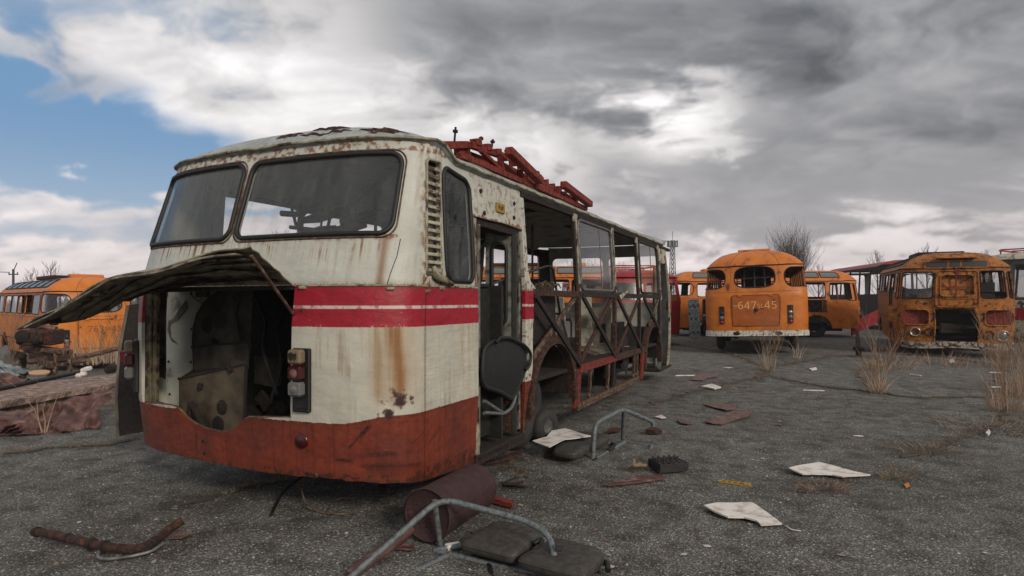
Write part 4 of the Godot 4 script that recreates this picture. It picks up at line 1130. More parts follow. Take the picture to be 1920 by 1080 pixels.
func loose_seats(bus: Node3D) -> void:
	var X := bus.transform
	var put := func(label: String, xf: Transform3D, cush: bool):
		var o := thing("double_seat", label, "seat", Vector3.ZERO, 0.0, "loose seats in the cream coach")
		o.transform = X * xf
		seat_into(o, Transform3D(), cush)
	var iv := X.affine_inverse()
	var O: Vector3 = iv * Vector3(0, EYE, 0)
	var sp := func(px: float, py: float, lat := -0.3) -> Vector3:      # that line of sight, met with the long plane lat
		var d: Vector3 = (iv * at(px, py, 1.0)) - O
		return O + d * ((lat - O.x) / d.x)
	var pile := thing("seat_frame_pile", "pile of upturned seat frames behind the right rear window", "seats")
	pile.transform = X
	for q in [[[541, 366], [556, 425], .016], [[566, 380], [559, 424], .012], [[544, 426], [690, 440], .02], [[528, 400], [556, 402], .03], [[606, 388], [602, 425], .012], [[622, 392], [612, 440], .018], [[625, 395], [640, 391], .014], [[650, 385], [664, 440], .016], [[667, 380], [712, 340], .014], [[668, 381], [668, 396], .014], [[560, 432], [600, 441], .02]]:
		var s1 := begin()
		rod(s1, sp.call(q[0][0], q[0][1]), sp.call(q[1][0], q[1][1]), q[2] * 0.8, 7)
		done(s1, "frame_tube", M.seat_black, pile)
	for q in [[610, 404, 0.24, 0.05], [680, 408, 0.26, 0.07], [640, 432, 0.30, 0.05], [585, 436, 0.22, 0.03]]:
		var s2 := begin()
		bx(s2, sp.call(q[0], q[1]), Vector3(0.36, q[3], q[2]), Basis(Vector3.BACK, 0.2) * Basis(Vector3.RIGHT, 0.15), 0.03)
		done(s2, "seat_cushion", M.seat_black, pile)
	put.call("dark seat with cushions lying tilted behind the right rear window", Transform3D(Basis(Vector3.RIGHT, -1.1) * Basis(Vector3.UP, 0.3), Vector3(0.45, 1.60, -1.05)), true)
	put.call("bare seat frame inside the coach behind the second side window bay", Transform3D(Basis(Vector3.UP, 0.8) * Basis(Vector3.BACK, 0.3), Vector3(0.55, 0.72, -3.3)), false)
	put.call("dark seat with cushions behind the crossed braces, third bay", Transform3D(Basis(Vector3.UP, -2.2), Vector3(0.1, 0.7, -4.6)), true)
	put.call("seat lying on its side deep inside, by the left wall", Transform3D(Basis(Vector3.UP, 1.2) * Basis(Vector3.RIGHT, 1.3), Vector3(-0.7, 0.95, -3.8)), true)
	# the dark seat that hangs in the rear doorway
	var s := thing("hanging_seat", "black moulded seat hanging out of the rear doorway", "seat")
	s.transform = X
	var face_out := PackedVector2Array()
	var raw := [[913, 664], [918, 650], [930, 641], [945, 637], [962, 640], [980, 649], [993, 661], [996, 672], [990, 688], [981, 706], [973, 724], [967, 742], [960, 747], [950, 741], [936, 733], [922, 729], [913, 724], [910, 700]]
	var cm := Vector2.ZERO
	for p in raw:
		var q: Vector3 = sp.call(p[0], p[1], 1.27)
		face_out.append(Vector2(-q.z, q.y)); cm += Vector2(-q.z, q.y) / raw.size()
	for it in 2:
		var r := PackedVector2Array()
		for i in face_out.size():
			var e: Vector2 = face_out[(i + 1) % face_out.size()]
			r.append(face_out[i].lerp(e, 0.25)); r.append(face_out[i].lerp(e, 0.75))
		face_out = r
	var shp := func(u, v):
		var d: Vector2 = (Vector2(u, v) - cm) / Vector2(0.42, 0.3)
		return Vector3(1.25 + 0.045 * (1.0 - minf(d.length_squared(), 1.4)), v, -u)
	skin("seat_shell", s, shp, face_out, [], 0.05, 0.05, 0.035, M.seat_black)
	ring("shell_edge", s, func(u, v): return shp.call(u, v) - Vector3(0.016, 0, 0), face_out, 0.02, M.seat_black, 0.05)
	var P3 := func(px, py): return sp.call(px, py, 1.285)
	var st := begin()
	tube(st, bent([P3.call(930, 643), P3.call(936, 634), P3.call(955, 633), P3.call(985, 648), P3.call(996, 664), P3.call(994, 684), P3.call(985, 694)], 0.07), 0.014, 8)
	done(st, "seat_rail", M.black, s)
	for q in [[[908, 774], [945, 776], [960, 764], [967, 742]], [[908, 752], [930, 766], [945, 775]]]:
		st = begin()
		var pts := []
		for p in q: pts.append(sp.call(p[0], p[1], 1.24))
		tube(st, bent(pts, 0.06), 0.014, 8)
		done(st, "seat_leg", M.grey_tube, s)

# ---------------------------------------------------------------- the small orange buses
func small_shell() -> Shell:
	var sh := Shell.new(1.22, 0.46, 3.0, 6.2)
	sh.rake = [[0.4, 0.04], [0.8, 0.0], [1.5, 0.0], [2.2, 0.10], [2.7, 0.12]]
	sh.inset = [[0.4, 0.02], [0.8, 0.0], [1.5, 0.0], [2.2, 0.07], [2.7, 0.08]]
	sh.rim_side = 2.19; sh.rim_end = 2.21; sh.top = 2.62; sh.bow = 3.4; sh.spine = 0.62; sh.over = 0.018
	return sh

func face(p: Vector3, n: Vector3) -> Transform3D:      # local y outward along n, local z down
	var y := n.normalized()
	var z := Vector3.DOWN
	return Transform3D(Basis(y.cross(z).normalized(), y, z), p)

func small_bus(label: String, body: Material, o: Dictionary, group := "small orange buses") -> Node3D:
	var b := thing("small_bus", label, "bus", Vector3.ZERO, 0.0, group)
	var sh := small_shell()
	var K: float = sh.corner; var H: float = sh.half
	var wall := func(a, y): return sh.P(a, y)
	var foot: float = o.get("foot", 0.48)
	var du: float = o.get("du", 0.1)
	var inn: Material = M.rust_plum if o.get("rusty", false) else M.orange2
	var st: SurfaceTool
	var up := Vector3.UP
	# --- rear
	var rh := [oval(0, 1.915, 0.49, 0.262, 3.2), rrect(0.72, 1.655, 1.86, 2.135, 0.20), rrect(-1.86, 1.655, -0.72, 2.135, 0.20)]
	skin("rear_wall", b, wall, PackedVector2Array([Vector2(-1.95, foot), Vector2(1.95, foot), Vector2(1.95, 2.19), Vector2(-1.95, 2.19)]), rh, du, du * 1.2, 0.03, body, inn)
	for h in rh:
		ring("window_seal", b, wall, h, 0.014, M.rust_dark, 0.1)
	if o.get("rear_glass", false):
		skin("rear_window", b, func(a, y): return sh.P(a, y) - Vector3(0, 0, 0.01), rh[0], [], 0.2, 0.3, 0.0, M.glass)
		skin("corner_window", b, wall, rh[2], [], 0.15, 0.3, 0.0, M.glass)
		skin("corner_window", b, wall, rh[1], [], 0.15, 0.3, 0.0, M.glass)
	for a in [-0.58, 0.58]:
		st = begin()
		tube(st, PackedVector3Array([sh.P(a, foot + .02), sh.P(a, 0.9), sh.P(a, 1.4), sh.P(a, 1.9), sh.P(a, 2.18)]), 0.005, 4)
		done(st, "panel_joint", M.rust, b)
	st = begin()
	var pj := PackedVector3Array()
	for k in 21: pj.append(sh.P(lerpf(-1.95, 1.95, k / 20.0), 1.545))
	tube(st, pj, 0.005, 4)
	done(st, "panel_joint", M.rust, b)
	var hp := skin("rear_hatch", b, func(a, y): return sh.P(a, y) + Vector3(0, 0, 0.014), rrect(-0.54, 0.70, 0.54, 1.45, 0.03), [], 0.12, 0.2, 0.02, body if not o.get("dark_hatch", false) else M.orange_clean)
	ring("hatch_seam", hp, wall, rrect(-0.553, 0.69, 0.553, 1.462, 0.03), 0.006, M.rust, 0.2)
	for a in [-0.36, 0.36]:
		st = begin()
		bx(st, sh.P(a, 1.455) + Vector3(0, 0, 0.02), Vector3(0.10, 0.05, 0.03), Basis(), 0.008)
		done(st, "hinge", body, hp)
	if o.has("number"):
		var x := -0.43
		for q in o.number:
			var tm := TextMesh.new()
			var sf := SystemFont.new(); sf.font_names = PackedStringArray(["Droid Sans Mono"])
			tm.font = sf; tm.text = q[0]; tm.font_size = 64; tm.pixel_size = q[1] / 64.0; tm.depth = 0.003; tm.curve_step = 2.0
			tm.horizontal_alignment = HORIZONTAL_ALIGNMENT_LEFT
			var t := MeshInstance3D.new()
			t.mesh = tm; t.name = "painted_number"; t.material_override = o.number_mat
			t.position = Vector3(q[2], 1.21 + q[3], -sh.plan(0.0)[1] + 0.014)
			t.position.z = sh.P(q[2] + 0.12, 1.2).z + 0.016
			hp.add_child(t, true)
	st = begin()
	lathe(st, [[0.0, 0.035], [0.035, 0.03], [0.05, 0.0]], face(sh.P(0.02, 1.10) + Vector3(0, 0, 0.012), Vector3.BACK), 14)
	done(st, "hatch_handle", M.black if not o.get("pale_knob", false) else M.lens_amber, hp)
	for a in [-0.80, 0.80]:
		var lamp := Node3D.new(); lamp.name = "tail_lamp"; b.add_child(lamp, true)
		var p := sh.P(a, 1.0); var n := (sh.P(a + .03, 1.0) - sh.P(a - .03, 1.0)).cross(up).normalized()
		st = begin()
		bx(st, p + n * 0.01 + up * -0.02, Vector3(0.125, 0.44, 0.02), Basis(Vector3.UP, atan2(n.x, n.z)), 0.005)
		done(st, "lamp_housing", M.sooty, lamp)
		for k in 3:
			st = begin()
			lathe(st, [[0.0, 0.03], [0.03, 0.028], [0.05, 0.012], [0.052, 0.0]], face(p + n * 0.02 + up * (0.02 - 0.115 * k), n), 14)
			done(st, "lamp_lens", [M.chrome, M.lens_white, M.lens_crimson][k] if a > 0 or k > 0 else M.black, lamp)
	st = begin()
	for k in 16:
		var a0 := lerpf(-1.25, 1.25, k / 16.0); var a1 := lerpf(-1.25, 1.25, (k + 1) / 16.0)
		bar(st, sh.P(a0, 0.51) + Vector3(a0 * 0.03, 0, 0.07), sh.P(a1, 0.51) + Vector3(a1 * 0.03, 0, 0.07), 0.035, 0.14)
	var bm := done(st, "rear_bumper", o.get("bumper", M.whitebump), b)
	for x in [-0.46, 0.52]:
		st = begin()
		lathe(st, [[0.0, 0.004], [0.08, 0.004], [0.085, 0.0]], face(sh.P(x, 0.51) + Vector3(0, 0, 0.09), Vector3.BACK).scaled_local(Vector3(1.0, 1.0, 0.55)), 16)
		done(st, "bumper_hole", M.sooty, bm)
	# --- sides
	for sd in [1, -1]:
		var wh := []
		var outl := PackedVector2Array()
		var x0 := K + 0.25; var x1: float = K + 6.2 + 0.1
		var seq := []
		for c in [1.15, 4.95]:      # wheel openings
			seq.append(c)
		outl.append(Vector2(x0, foot))
		for c in seq:
			for k in 13:
				var t := PI - PI * k / 12.0
				outl.append(Vector2(K + c + 0.52 * cos(t), foot + 0.50 * sin(t)))
		outl.append(Vector2(x1, foot)); outl.append(Vector2(x1, 2.19)); outl.append(Vector2(x0, 2.19))
		var spans := [[0.55, 1.38], [1.47, 2.30], [2.39, 3.22], [3.31, 4.10], [4.2, 5.05], [5.25, 6.12]]
		for k in spans.size():
			var q: Array = spans[k]
			wh.append(rrect(K + q[0], 1.60, K + q[1], 2.12, 0.07))
		if sd == 1 and o.get("open_side", false):
			wh[4] = rrect(K + 4.1, 1.52, K + 5.25, 2.14, 0.05)
			wh[5] = rrect(K + 5.42, 1.50, K + 6.2, 2.12, 0.05)
			wh.append(rrect(K + 4.5, 1.02, K + 5.28, 1.47, 0.02))
			wh.append(rrect(K + 0.75, 0.6, K + 1.35, 1.5, 0.02))
		elif sd == 1:
			wh.append(rrect(K + 4.30, 0.58, K + 5.0, 2.12, 0.03)); wh.remove_at(4)
			outl = PackedVector2Array([Vector2(x0, foot)])
			for k in 13:
				var t := PI - PI * k / 12.0
				outl.append(Vector2(K + 1.15 + 0.52 * cos(t), foot + 0.50 * sin(t)))
			outl.append_array(PackedVector2Array([Vector2(x1, foot), Vector2(x1, 2.19), Vector2(x0, 2.19)]))
		var mat: Material = body
		var P2 := outl
		if sd == -1:
			P2 = PackedVector2Array()
			for p in outl: P2.append(Vector2(-p.x, p.y))
			var w2 := []
			for h in wh:
				var m := PackedVector2Array()
				for p in h: m.append(Vector2(-p.x, p.y))
				w2.append(m)
			wh = w2
		skin("right_side" if sd == 1 else "left_side", b, wall, P2, wh, 0.3, 0.25, 0.03, mat, inn)
		for k in wh.size():
			ring("window_seal", b, wall, wh[k], 0.012, M.rust_dark, 0.3)
			if o.get("side_glass", true) and k < 6 and k != 2 and (k + sd) % 3 != 0: skin("side_window", b, wall, wh[k], [], 0.4, 0.3, 0.0, M.glass_dusty)
		if sd == 1:
			st = begin()
			for k in 26: bx(st, sh.P(K + 5.15, 0.7 + k * 0.055) + Vector3(0.006, 0, 0), Vector3(0.012, 0.03, 0.03), Basis(), 0.004)
			done(st, "rivet_strip", body, b)
		st = begin()
		for c in [1.15, 4.95]:
			var xx: float = sd * 1.19
			for k in 14:
				var t0 := PI * k / 14.0; var t1 := PI * (k + 1) / 14.0
				bar(st, Vector3(xx, foot + 0.5 * sin(t0), -(c + 0.52 * cos(t0))), Vector3(xx, foot + 0.5 * sin(t1), -(c + 0.52 * cos(t1))), 0.06, 0.03)
		done(st, "wheel_arch", M.rust, b)
	for sd in [1, -1]:
		for y in [1.54, 0.86]:
			st = begin()
			var mp := PackedVector3Array()
			for k in 9: mp.append(sh.P(sd * lerpf(K + 0.25, K + (4.25 if sd == 1 else 6.2), k / 8.0), y) + Vector3(sd * 0.004, 0.004 * sin(k * 2.1), 0))
			tube(st, mp, 0.011, 4)
			done(st, "side_moulding", M.rust if y < 1.0 else body, b)
	if o.get("bars", false):
		for x in [-0.26, 0.0, 0.25]:
			st = begin()
			bar(st, sh.P(x, 1.66) - Vector3(0, 0, 0.5), sh.P(x, 2.16) - Vector3(0, 0, 0.5), 0.03, 0.03)
			done(st, "window_bar", M.alu, b)
		st = begin()
		bar(st, sh.P(-0.48, 1.90) - Vector3(0, 0, 0.5), sh.P(0.48, 1.92) - Vector3(0, 0, 0.5), 0.03, 0.03)
		done(st, "window_bar", M.alu, b)
	# --- front. f runs from the middle of the front towards the left of somebody who looks at it
	var fp := func(f, y): return sh.P(H - f, y)
	var oh := [rrect(H - 1.20 + 0.0, 1.46, H - 0.50, 2.12, 0.06), rrect(H + 0.50, 1.46, H + 1.02, 2.12, 0.06), rrect(H + 1.09, 1.46, H + 1.62, 2.10, 0.06), rrect(H - 1.62, 1.46, H - 1.29, 2.10, 0.06)]
	oh[0] = rrect(H - 1.20, 1.46, H - 0.50, 2.12, 0.06)
	oh.append(rrect(H - 1.12, 0.80, H - 0.56, 1.18, 0.10)); oh.append(rrect(H + 0.56, 0.80, H + 1.12, 1.18, 0.10))
	if o.get("front", true): oh.append(PackedVector2Array([Vector2(H - 0.47, foot + 0.03), Vector2(H + 0.44, foot + 0.03), Vector2(H + 0.46, 0.9), Vector2(H + 0.36, 1.21), Vector2(H - 0.46, 1.21), Vector2(H - 0.44, 0.8)]))
	skin("front_wall", b, wall, PackedVector2Array([Vector2(K + 6.3, foot), Vector2(2 * H - K - 6.3, foot), Vector2(2 * H - K - 6.3, 2.2), Vector2(K + 6.3, 2.2)]), oh, du, du * 1.2, 0.03, body, inn)
	for k in oh.size(): ring("opening_trim", b, wall, oh[k], 0.013 if k < 4 else 0.02, M.rust_dark if k < 4 else body, 0.12)
	if o.get("front", true):
		skin("windscreen", b, wall, oh[0], [], 0.15, 0.3, 0.0, M.glass)
		# the raised bonnet lid in the middle of the windscreen
		var off := Vector3(0, 0, -0.05)
		var lmap := func(f, y): return fp.call(f, y) + off + Vector3(0, 0, -0.05 * (y - 1.2))
		var lid := skin("bonnet_lid", b, func(a, y): return lmap.call(-a, y), rrect(-0.46, 1.23, 0.46, 2.15, 0.09), [rrect(-0.335, 1.52, 0.335, 2.02, 0.09)], 0.12, 0.2, 0.03, body)
		ring("lid_bead", lid, func(a, y): return lmap.call(-a, y), rrect(-0.44, 1.25, 0.44, 2.13, 0.08), 0.016, body, 0.2, 0.012)
		ring("lid_bead", lid, func(a, y): return lmap.call(-a, y), rrect(-0.35, 1.51, 0.35, 2.035, 0.09), 0.018, body, 0.2, 0.012)
		ring("lid_bead", lid, func(a, y): return lmap.call(-a, y), rrect(-0.35, 1.29, 0.35, 1.46, 0.05), 0.012, body, 0.2, 0.01)
		st = begin()
		bar(st, lmap.call(-0.33, 1.74), lmap.call(0.33, 1.74), 0.02, 0.03)
		bar(st, lmap.call(0.02, 1.53), lmap.call(0.02, 2.02), 0.02, 0.03)
		bx(st, lmap.call(0.0, 2.10) + Vector3(0, 0, -0.02), Vector3(0.09, 0.16, 0.03))
		done(st, "lid_strut", M.rust_red, lid)
		for f in [-0.86, 0.86]:
			st = begin()
			lathe(st, [[0.0, -0.02], [0.2, -0.01], [0.28, 0.0]], face(fp.call(f, 0.99) + Vector3(0, 0, 0.06), Vector3.FORWARD).scaled_local(Vector3(1.1, 1, 0.8)), 20)
			done(st, "grille_back", M.rust_red, b)
		# the loose panel that hangs at the left
		st = begin()
		plate(st, PackedVector2Array([Vector2(-0.30, -1.28), Vector2(0.12, -1.30), Vector2(0.08, -1.1), Vector2(-0.06, -0.84), Vector2(-0.25, -0.90)]), 0.02, face(fp.call(1.32, 0.0) + Vector3(0.0, 0, -0.07), Vector3(0.4, 0, -0.9)))
		done(st, "hanging_panel", body, b)
		for q in [[0.86, 0.62, 0.115, true, false], [0.56, 0.62, 0.10, false, false], [-0.66, 0.58, 0.10, false, false], [-0.95, 0.555, 0.135, true, true]]:
			var n := Vector3(signf(q[0]) * 0.15, 0, -1).normalized()
			var xf := face(fp.call(q[0], q[1]) + n * 0.01, n)
			var hl := Node3D.new(); hl.name = "headlamp"; b.add_child(hl, true)
			st = begin()
			lathe(st, [[q[2] * 0.72, 0.0], [q[2] * 0.84, 0.03], [q[2], 0.025], [q[2] * 1.02, 0.0]], xf, 24)
			done(st, "lamp_ring", M.chrome if q[3] else M.rust_dark, hl)
			st = begin()
			lathe(st, [[0.0, -0.06 if not q[4] else 0.03], [q[2] * 0.5, -0.04 if not q[4] else 0.022], [q[2] * 0.8, 0.0]], xf, 24)
			done(st, "lamp_bowl", M.lens_white if q[4] else (M.alu if q[3] else M.sooty), hl)
			if not q[4]:
				st = begin()
				for k in 3: bar(st, xf * (Vector3(cos(k * 2.094), 0.01, sin(k * 2.094)) * q[2] * 0.75), xf * Vector3(0, -0.01, 0), 0.008, 0.008)
				done(st, "lamp_spoke", M.rust_dark, hl)
		st = begin()
		for k in 12:
			var f0 := lerpf(1.2, -1.25, k / 12.0); var f1 := lerpf(1.2, -1.25, (k + 1) / 12.0)
			bar(st, fp.call(f0, 0.31 - 0.02 * sin(k * 0.8)) + Vector3(0, 0, -0.10), fp.call(f1, 0.31 - 0.02 * sin((k + 1) * 0.8)) + Vector3(0, 0, -0.10), 0.035, 0.16)
		done(st, "front_bumper", M.bump_rusty, b)
		st = begin()
		bx(st, Vector3(0, 0.72, -6.1), Vector3(1.3, 0.7, 0.03))
		bx(st, Vector3(0.1, 0.7, -6.25), Vector3(0.5, 0.25, 0.3), Basis(Vector3.UP, 0.2), 0.03)
		bar(st, Vector3(-0.45, 0.75, -6.4), Vector3(0.5, 0.72, -6.4), 0.05, 0.08)
		done(st, "engine_remains", M.rust_dark, b)
		# dashboard, wheel, driver's partition
		st = begin()
		bx(st, Vector3(0.0, 1.36, -6.25), Vector3(2.2, 0.12, 0.35), Basis(), 0.03)
		done(st, "dashboard", M.sooty, b)
		st = begin()
		var wr := PackedVector3Array()
		for k in 20: wr.append(Vector3(-0.72 + 0.24 * cos(TAU * k / 20), 1.50 + 0.10 * sin(TAU * k / 20), -6.05 + 0.20 * sin(TAU * k / 20)))
		tube(st, wr, 0.014, 5, false, true)
		done(st, "steering_wheel", M.black, b)
		st = begin()
		bx(st, Vector3(-0.72, 1.5, -5.55), Vector3(0.5, 0.7, 0.10), Basis(), 0.03)
		done(st, "driver_seat", M.vinyl, b)
		# box for the route number over the windscreen
		var sf := func(f, y): return Vector3(f, y, sh.roof(H, 0.0).z - 0.03 + 0.22 * maxf(0.0, y - 2.22) + 0.10 * f * f)
		var boxp := skin("route_box", b, func(f, y): return sf.call(-f, y), rrect(-0.66, 2.20, 0.66, 2.44, 0.04), [], 0.1, 0.2, 0.25, body)
		for q in [[-0.62, -0.18], [-0.14, 0.08], [0.12, 0.62]]:
			skin("route_window", boxp, func(f, y): return sf.call(-f, y) + Vector3(0, 0, -0.008), rrect(q[0], 2.235, q[1], 2.375, 0.015), [], 0.2, 0.2, 0.004, M.steel_dark)
		st = begin()
		bar(st, sf.call(-0.42, 2.45) + Vector3(0, 0, -0.04), sf.call(0.42, 2.45) + Vector3(0, 0, -0.04), 0.22, 0.015)
		done(st, "route_visor", body, boxp)
		st = begin()
		bar(st, sf.call(-0.34, 2.42) + Vector3(0, 0, -0.012), sf.call(0.34, 2.42) + Vector3(0, 0, -0.012), 0.01, 0.035)
		done(st, "air_slot", M.sooty, boxp)
	# --- roof
	skin("roof", b, func(a, v): return sh.roof(a, v), PackedVector2Array([Vector2(-H, 0), Vector2(H, 0), Vector2(H, 0.9992), Vector2(-H, 0.9992)]), [], 0.2, 0.09, 0.03, body, inn)
	var rp := PackedVector3Array()
	for k in 110: rp.append(sh.roof(lerpf(-H, H, k / 110.0), 0.0) + Vector3(0, 0.004 * sin(k * 1.7), 0))
	st = begin()
	tube(st, rp, 0.011, 5, false, true)
	done(st, "roof_gutter", M.rust, b)
	for a in [-0.62, 0.62, H - 0.75, H + 0.75]:
		st = begin()
		var q := PackedVector3Array()
		for k in 9: q.append(sh.roof(a, k * 0.1))
		tube(st, q, 0.005, 4)
		done(st, "roof_seam", M.rust, b)
	for sd in [1, -1]:      # roof lights along the shoulders
		for k in 7:
			var s := 0.35 + k * 0.8
			var A: float = sd * (K + s); var B: float = sd * (K + s + 0.72)
			var f := func(a, v): return sh.roof(a, v) + Vector3(sd * 0.006, 0.012, 0)
			var outl := PackedVector2Array([Vector2(minf(A, B), 0.10), Vector2(maxf(A, B), 0.10), Vector2(maxf(A, B), 0.36), Vector2(minf(A, B), 0.36)])
			var g := skin("roof_light", b, f, outl, [], 0.4, 0.07, 0.006, M.roof_glass)
			ring("roof_light_frame", g, f, outl, 0.014, M.rust_dark, 0.12)
	for q in [[3.3, 2.0, 1.1], [1.1, 0.35, 0.82]]:
		st = begin()
		bx(st, Vector3(0, sh.top + 0.04, -q[0]), Vector3(q[2], 0.11, q[1]), Basis(), 0.03)
		done(st, "roof_vent", M.rust_dark if o.get("dark_vents", true) and q[0] > 2 else body, b)
	# --- inside and below
	st = begin()
	bx(st, Vector3(0, foot + 0.22, -3.1), Vector3(2.3, 0.05, 6.2))
	for x in [-0.5, 0.5]: bx(st, Vector3(x, foot - 0.05, -3.1), Vector3(0.12, 0.16, 6.0))
	done(st, "floor_and_chassis", M.rust_dark, b)
	for s in [0.9, 1.7, 2.5, 3.3]:
		for x in [-0.75, 0.75]:
			if (int(s * 10) + (1 if x > 0 else 0)) % 3 == 0: continue
			st = begin()
			tube(st, bent([Vector3(x - 0.35, foot + 0.6, -s), Vector3(x - 0.35, foot + 1.15, -s), Vector3(x + 0.35, foot + 1.15, -s), Vector3(x + 0.35, foot + 0.6, -s)], 0.1), 0.016, 5)
			bx(st, Vector3(x, foot + 0.6, -s - 0.2), Vector3(0.8, 0.1, 0.4), Basis(), 0.03)
			done(st, "passenger_seat", M.vinyl, b)
	for q in [[-0.55, -1.4], [0.55, -1.4], [-0.55, -4.2], [0.55, -4.2]]:
		st = begin()
		rod(st, Vector3(q[0], foot + 0.2, q[1]), Vector3(q[0], sh.top - 0.08, q[1]), 0.018, 6)
		done(st, "grab_pole", M.alu, b)
	if foot > 0.3:
		for s in [1.15, 4.95]:
			st = begin()
			for sd in [1, -1]: lathe(st, [[0.16, -0.1], [0.34, -0.11], [0.41, -0.06], [0.41, 0.06], [0.34, 0.11], [0.16, 0.1]], Transform3D(Basis(Vector3.UP, Vector3.RIGHT, Vector3.FORWARD), Vector3(sd * 0.92, 0.41, -s)), 24)
			rod(st, Vector3(-0.9, 0.4, -s), Vector3(0.9, 0.4, -s), 0.07, 8)
			done(st, "axle_with_wheels", M.rubber, b)
	return b

# ---------------------------------------------------------------- large coaches in the background
func big_coach(label: String, body: Material, o: Dictionary) -> Node3D:
	var b := thing("large_coach", label, "bus", Vector3.ZERO, 0.0, "large coaches in the background")
	var sh := Shell.new(1.25, 0.40, 3.0, o.get("length", 8.2))
	var h: float = o.get("height", 2.95)
	sh.rake = [[0.3, 0.03], [1.3, 0.0], [h - 0.35, 0.14], [h, 0.16]]
	sh.inset = [[0.3, 0.03], [1.3, 0.0], [h - 0.35, 0.08], [h, 0.1]]
	sh.rim_side = h - 0.30; sh.rim_end = h - 0.24; sh.top = h; sh.bow = 2.8
	var K: float = sh.corner; var H: float = sh.half
	var wall := func(a, y): return sh.P(a, y)
	var sill: float = o.get("sill", 1.45)
	var st: SurfaceTool
	var low: Material = o.get("low", body)
	skin("lower_body", b, wall, PackedVector2Array([Vector2(-H, 0.35), Vector2(H, 0.35), Vector2(H, sill - 0.05), Vector2(-H, sill - 0.05)]), [], 0.3, 0.3, 0.04, low, M.rust_dark)
	if o.has("band"):
		skin("colour_band", b, func(a, y): return sh.P(a, y) * Vector3(1.008, 1, 1.0) + Vector3(0, 0, 0.01 if absf(a) < H * 0.5 else -0.01), PackedVector2Array([Vector2(-H, o.band[0]), Vector2(H, o.band[0]), Vector2(H, o.band[1]), Vector2(-H, o.band[1])]), [], 0.2, 0.3, 0.004, o.band[2])
	var holes := []
	for sd in [1, -1]:
		var n: int = o.get("windows", 6) if not (o.get("far_open", false) and sd == 1) else 1
		for k in n:
			var s0: float = 0.1 + sh.straight * k / n; var s1: float = 0.1 + sh.straight * (k + 1) / n - 0.14
			var A: float = sd * (K + s0); var B: float = sd * (K + s1)
			if sd == -1: A += 2.0 * H; B += 2.0 * H
			holes.append(rrect(minf(A, B), sill, maxf(A, B), h - 0.42, 0.07))
	for a in [0.0, H]:
		holes.append(rrect(a - 1.1, sill + 0.05, a - 0.05, h - 0.42, 0.1)); holes.append(rrect(a + 0.05, sill + 0.05, a + 1.1, h - 0.42, 0.1))
	skin("window_band", b, wall, PackedVector2Array([Vector2(-1.6, sill - 0.05), Vector2(2 * H - 1.6, sill - 0.05), Vector2(2 * H - 1.6, h - 0.29), Vector2(-1.6, h - 0.29)]), holes, 0.25, 0.25, 0.04, o.get("frame", body), M.lining)
	for k in holes.size():
		if o.get("glass", true) and k % 3 != 1: skin("window", b, wall, holes[k], [], 0.25, 0.4, 0.0, M.glass_dusty)
	skin("roof", b, func(a, v): return sh.roof(a, v), PackedVector2Array([Vector2(-H, 0), Vector2(H, 0), Vector2(H, 0.9992), Vector2(-H, 0.9992)]), [], 0.25, 0.12, 0.04, o.get("roof", body), M.lining)
	st = begin()
	bx(st, Vector3(0, 0.72, -sh.straight * 0.5), Vector3(2.3, 0.06, sh.straight))
	done(st, "floor", M.rust_dark, b)
	for s in [2.3, sh.straight - 1.9]:
		for sd in [1, -1]:
			st = begin()
			lathe(st, [[0.2, -0.12], [0.42, -0.12], [0.48, -0.06], [0.48, 0.08], [0.40, 0.12], [0.2, 0.1]], Transform3D(Basis(Vector3.UP, Vector3.RIGHT, Vector3.FORWARD), Vector3(sd * 1.16, 0.48, -s)), 24)
			done(st, "wheel", M.rubber, b)
	if o.get("rack", false):
		for x in [-0.7, 0.7]:
			st = begin()
			bar(st, Vector3(x, h + 0.14, -0.8), Vector3(x, h + 0.14, -sh.straight + 0.8), 0.05, 0.05)
			for k in 7: bar(st, Vector3(x, h - 0.12, -0.9 - k * 1.1), Vector3(x, h + 0.13, -0.9 - k * 1.1), 0.04, 0.04)
			done(st, "roof_rail", M.redbus, b)
		for k in 7:
			st = begin()
			bar(st, Vector3(-0.7, h + 0.17, -0.9 - k * 1.1), Vector3(0.7, h + 0.17, -0.9 - k * 1.1), 0.05, 0.04)
			done(st, "rack_bar", M.redbus, b)
	return b

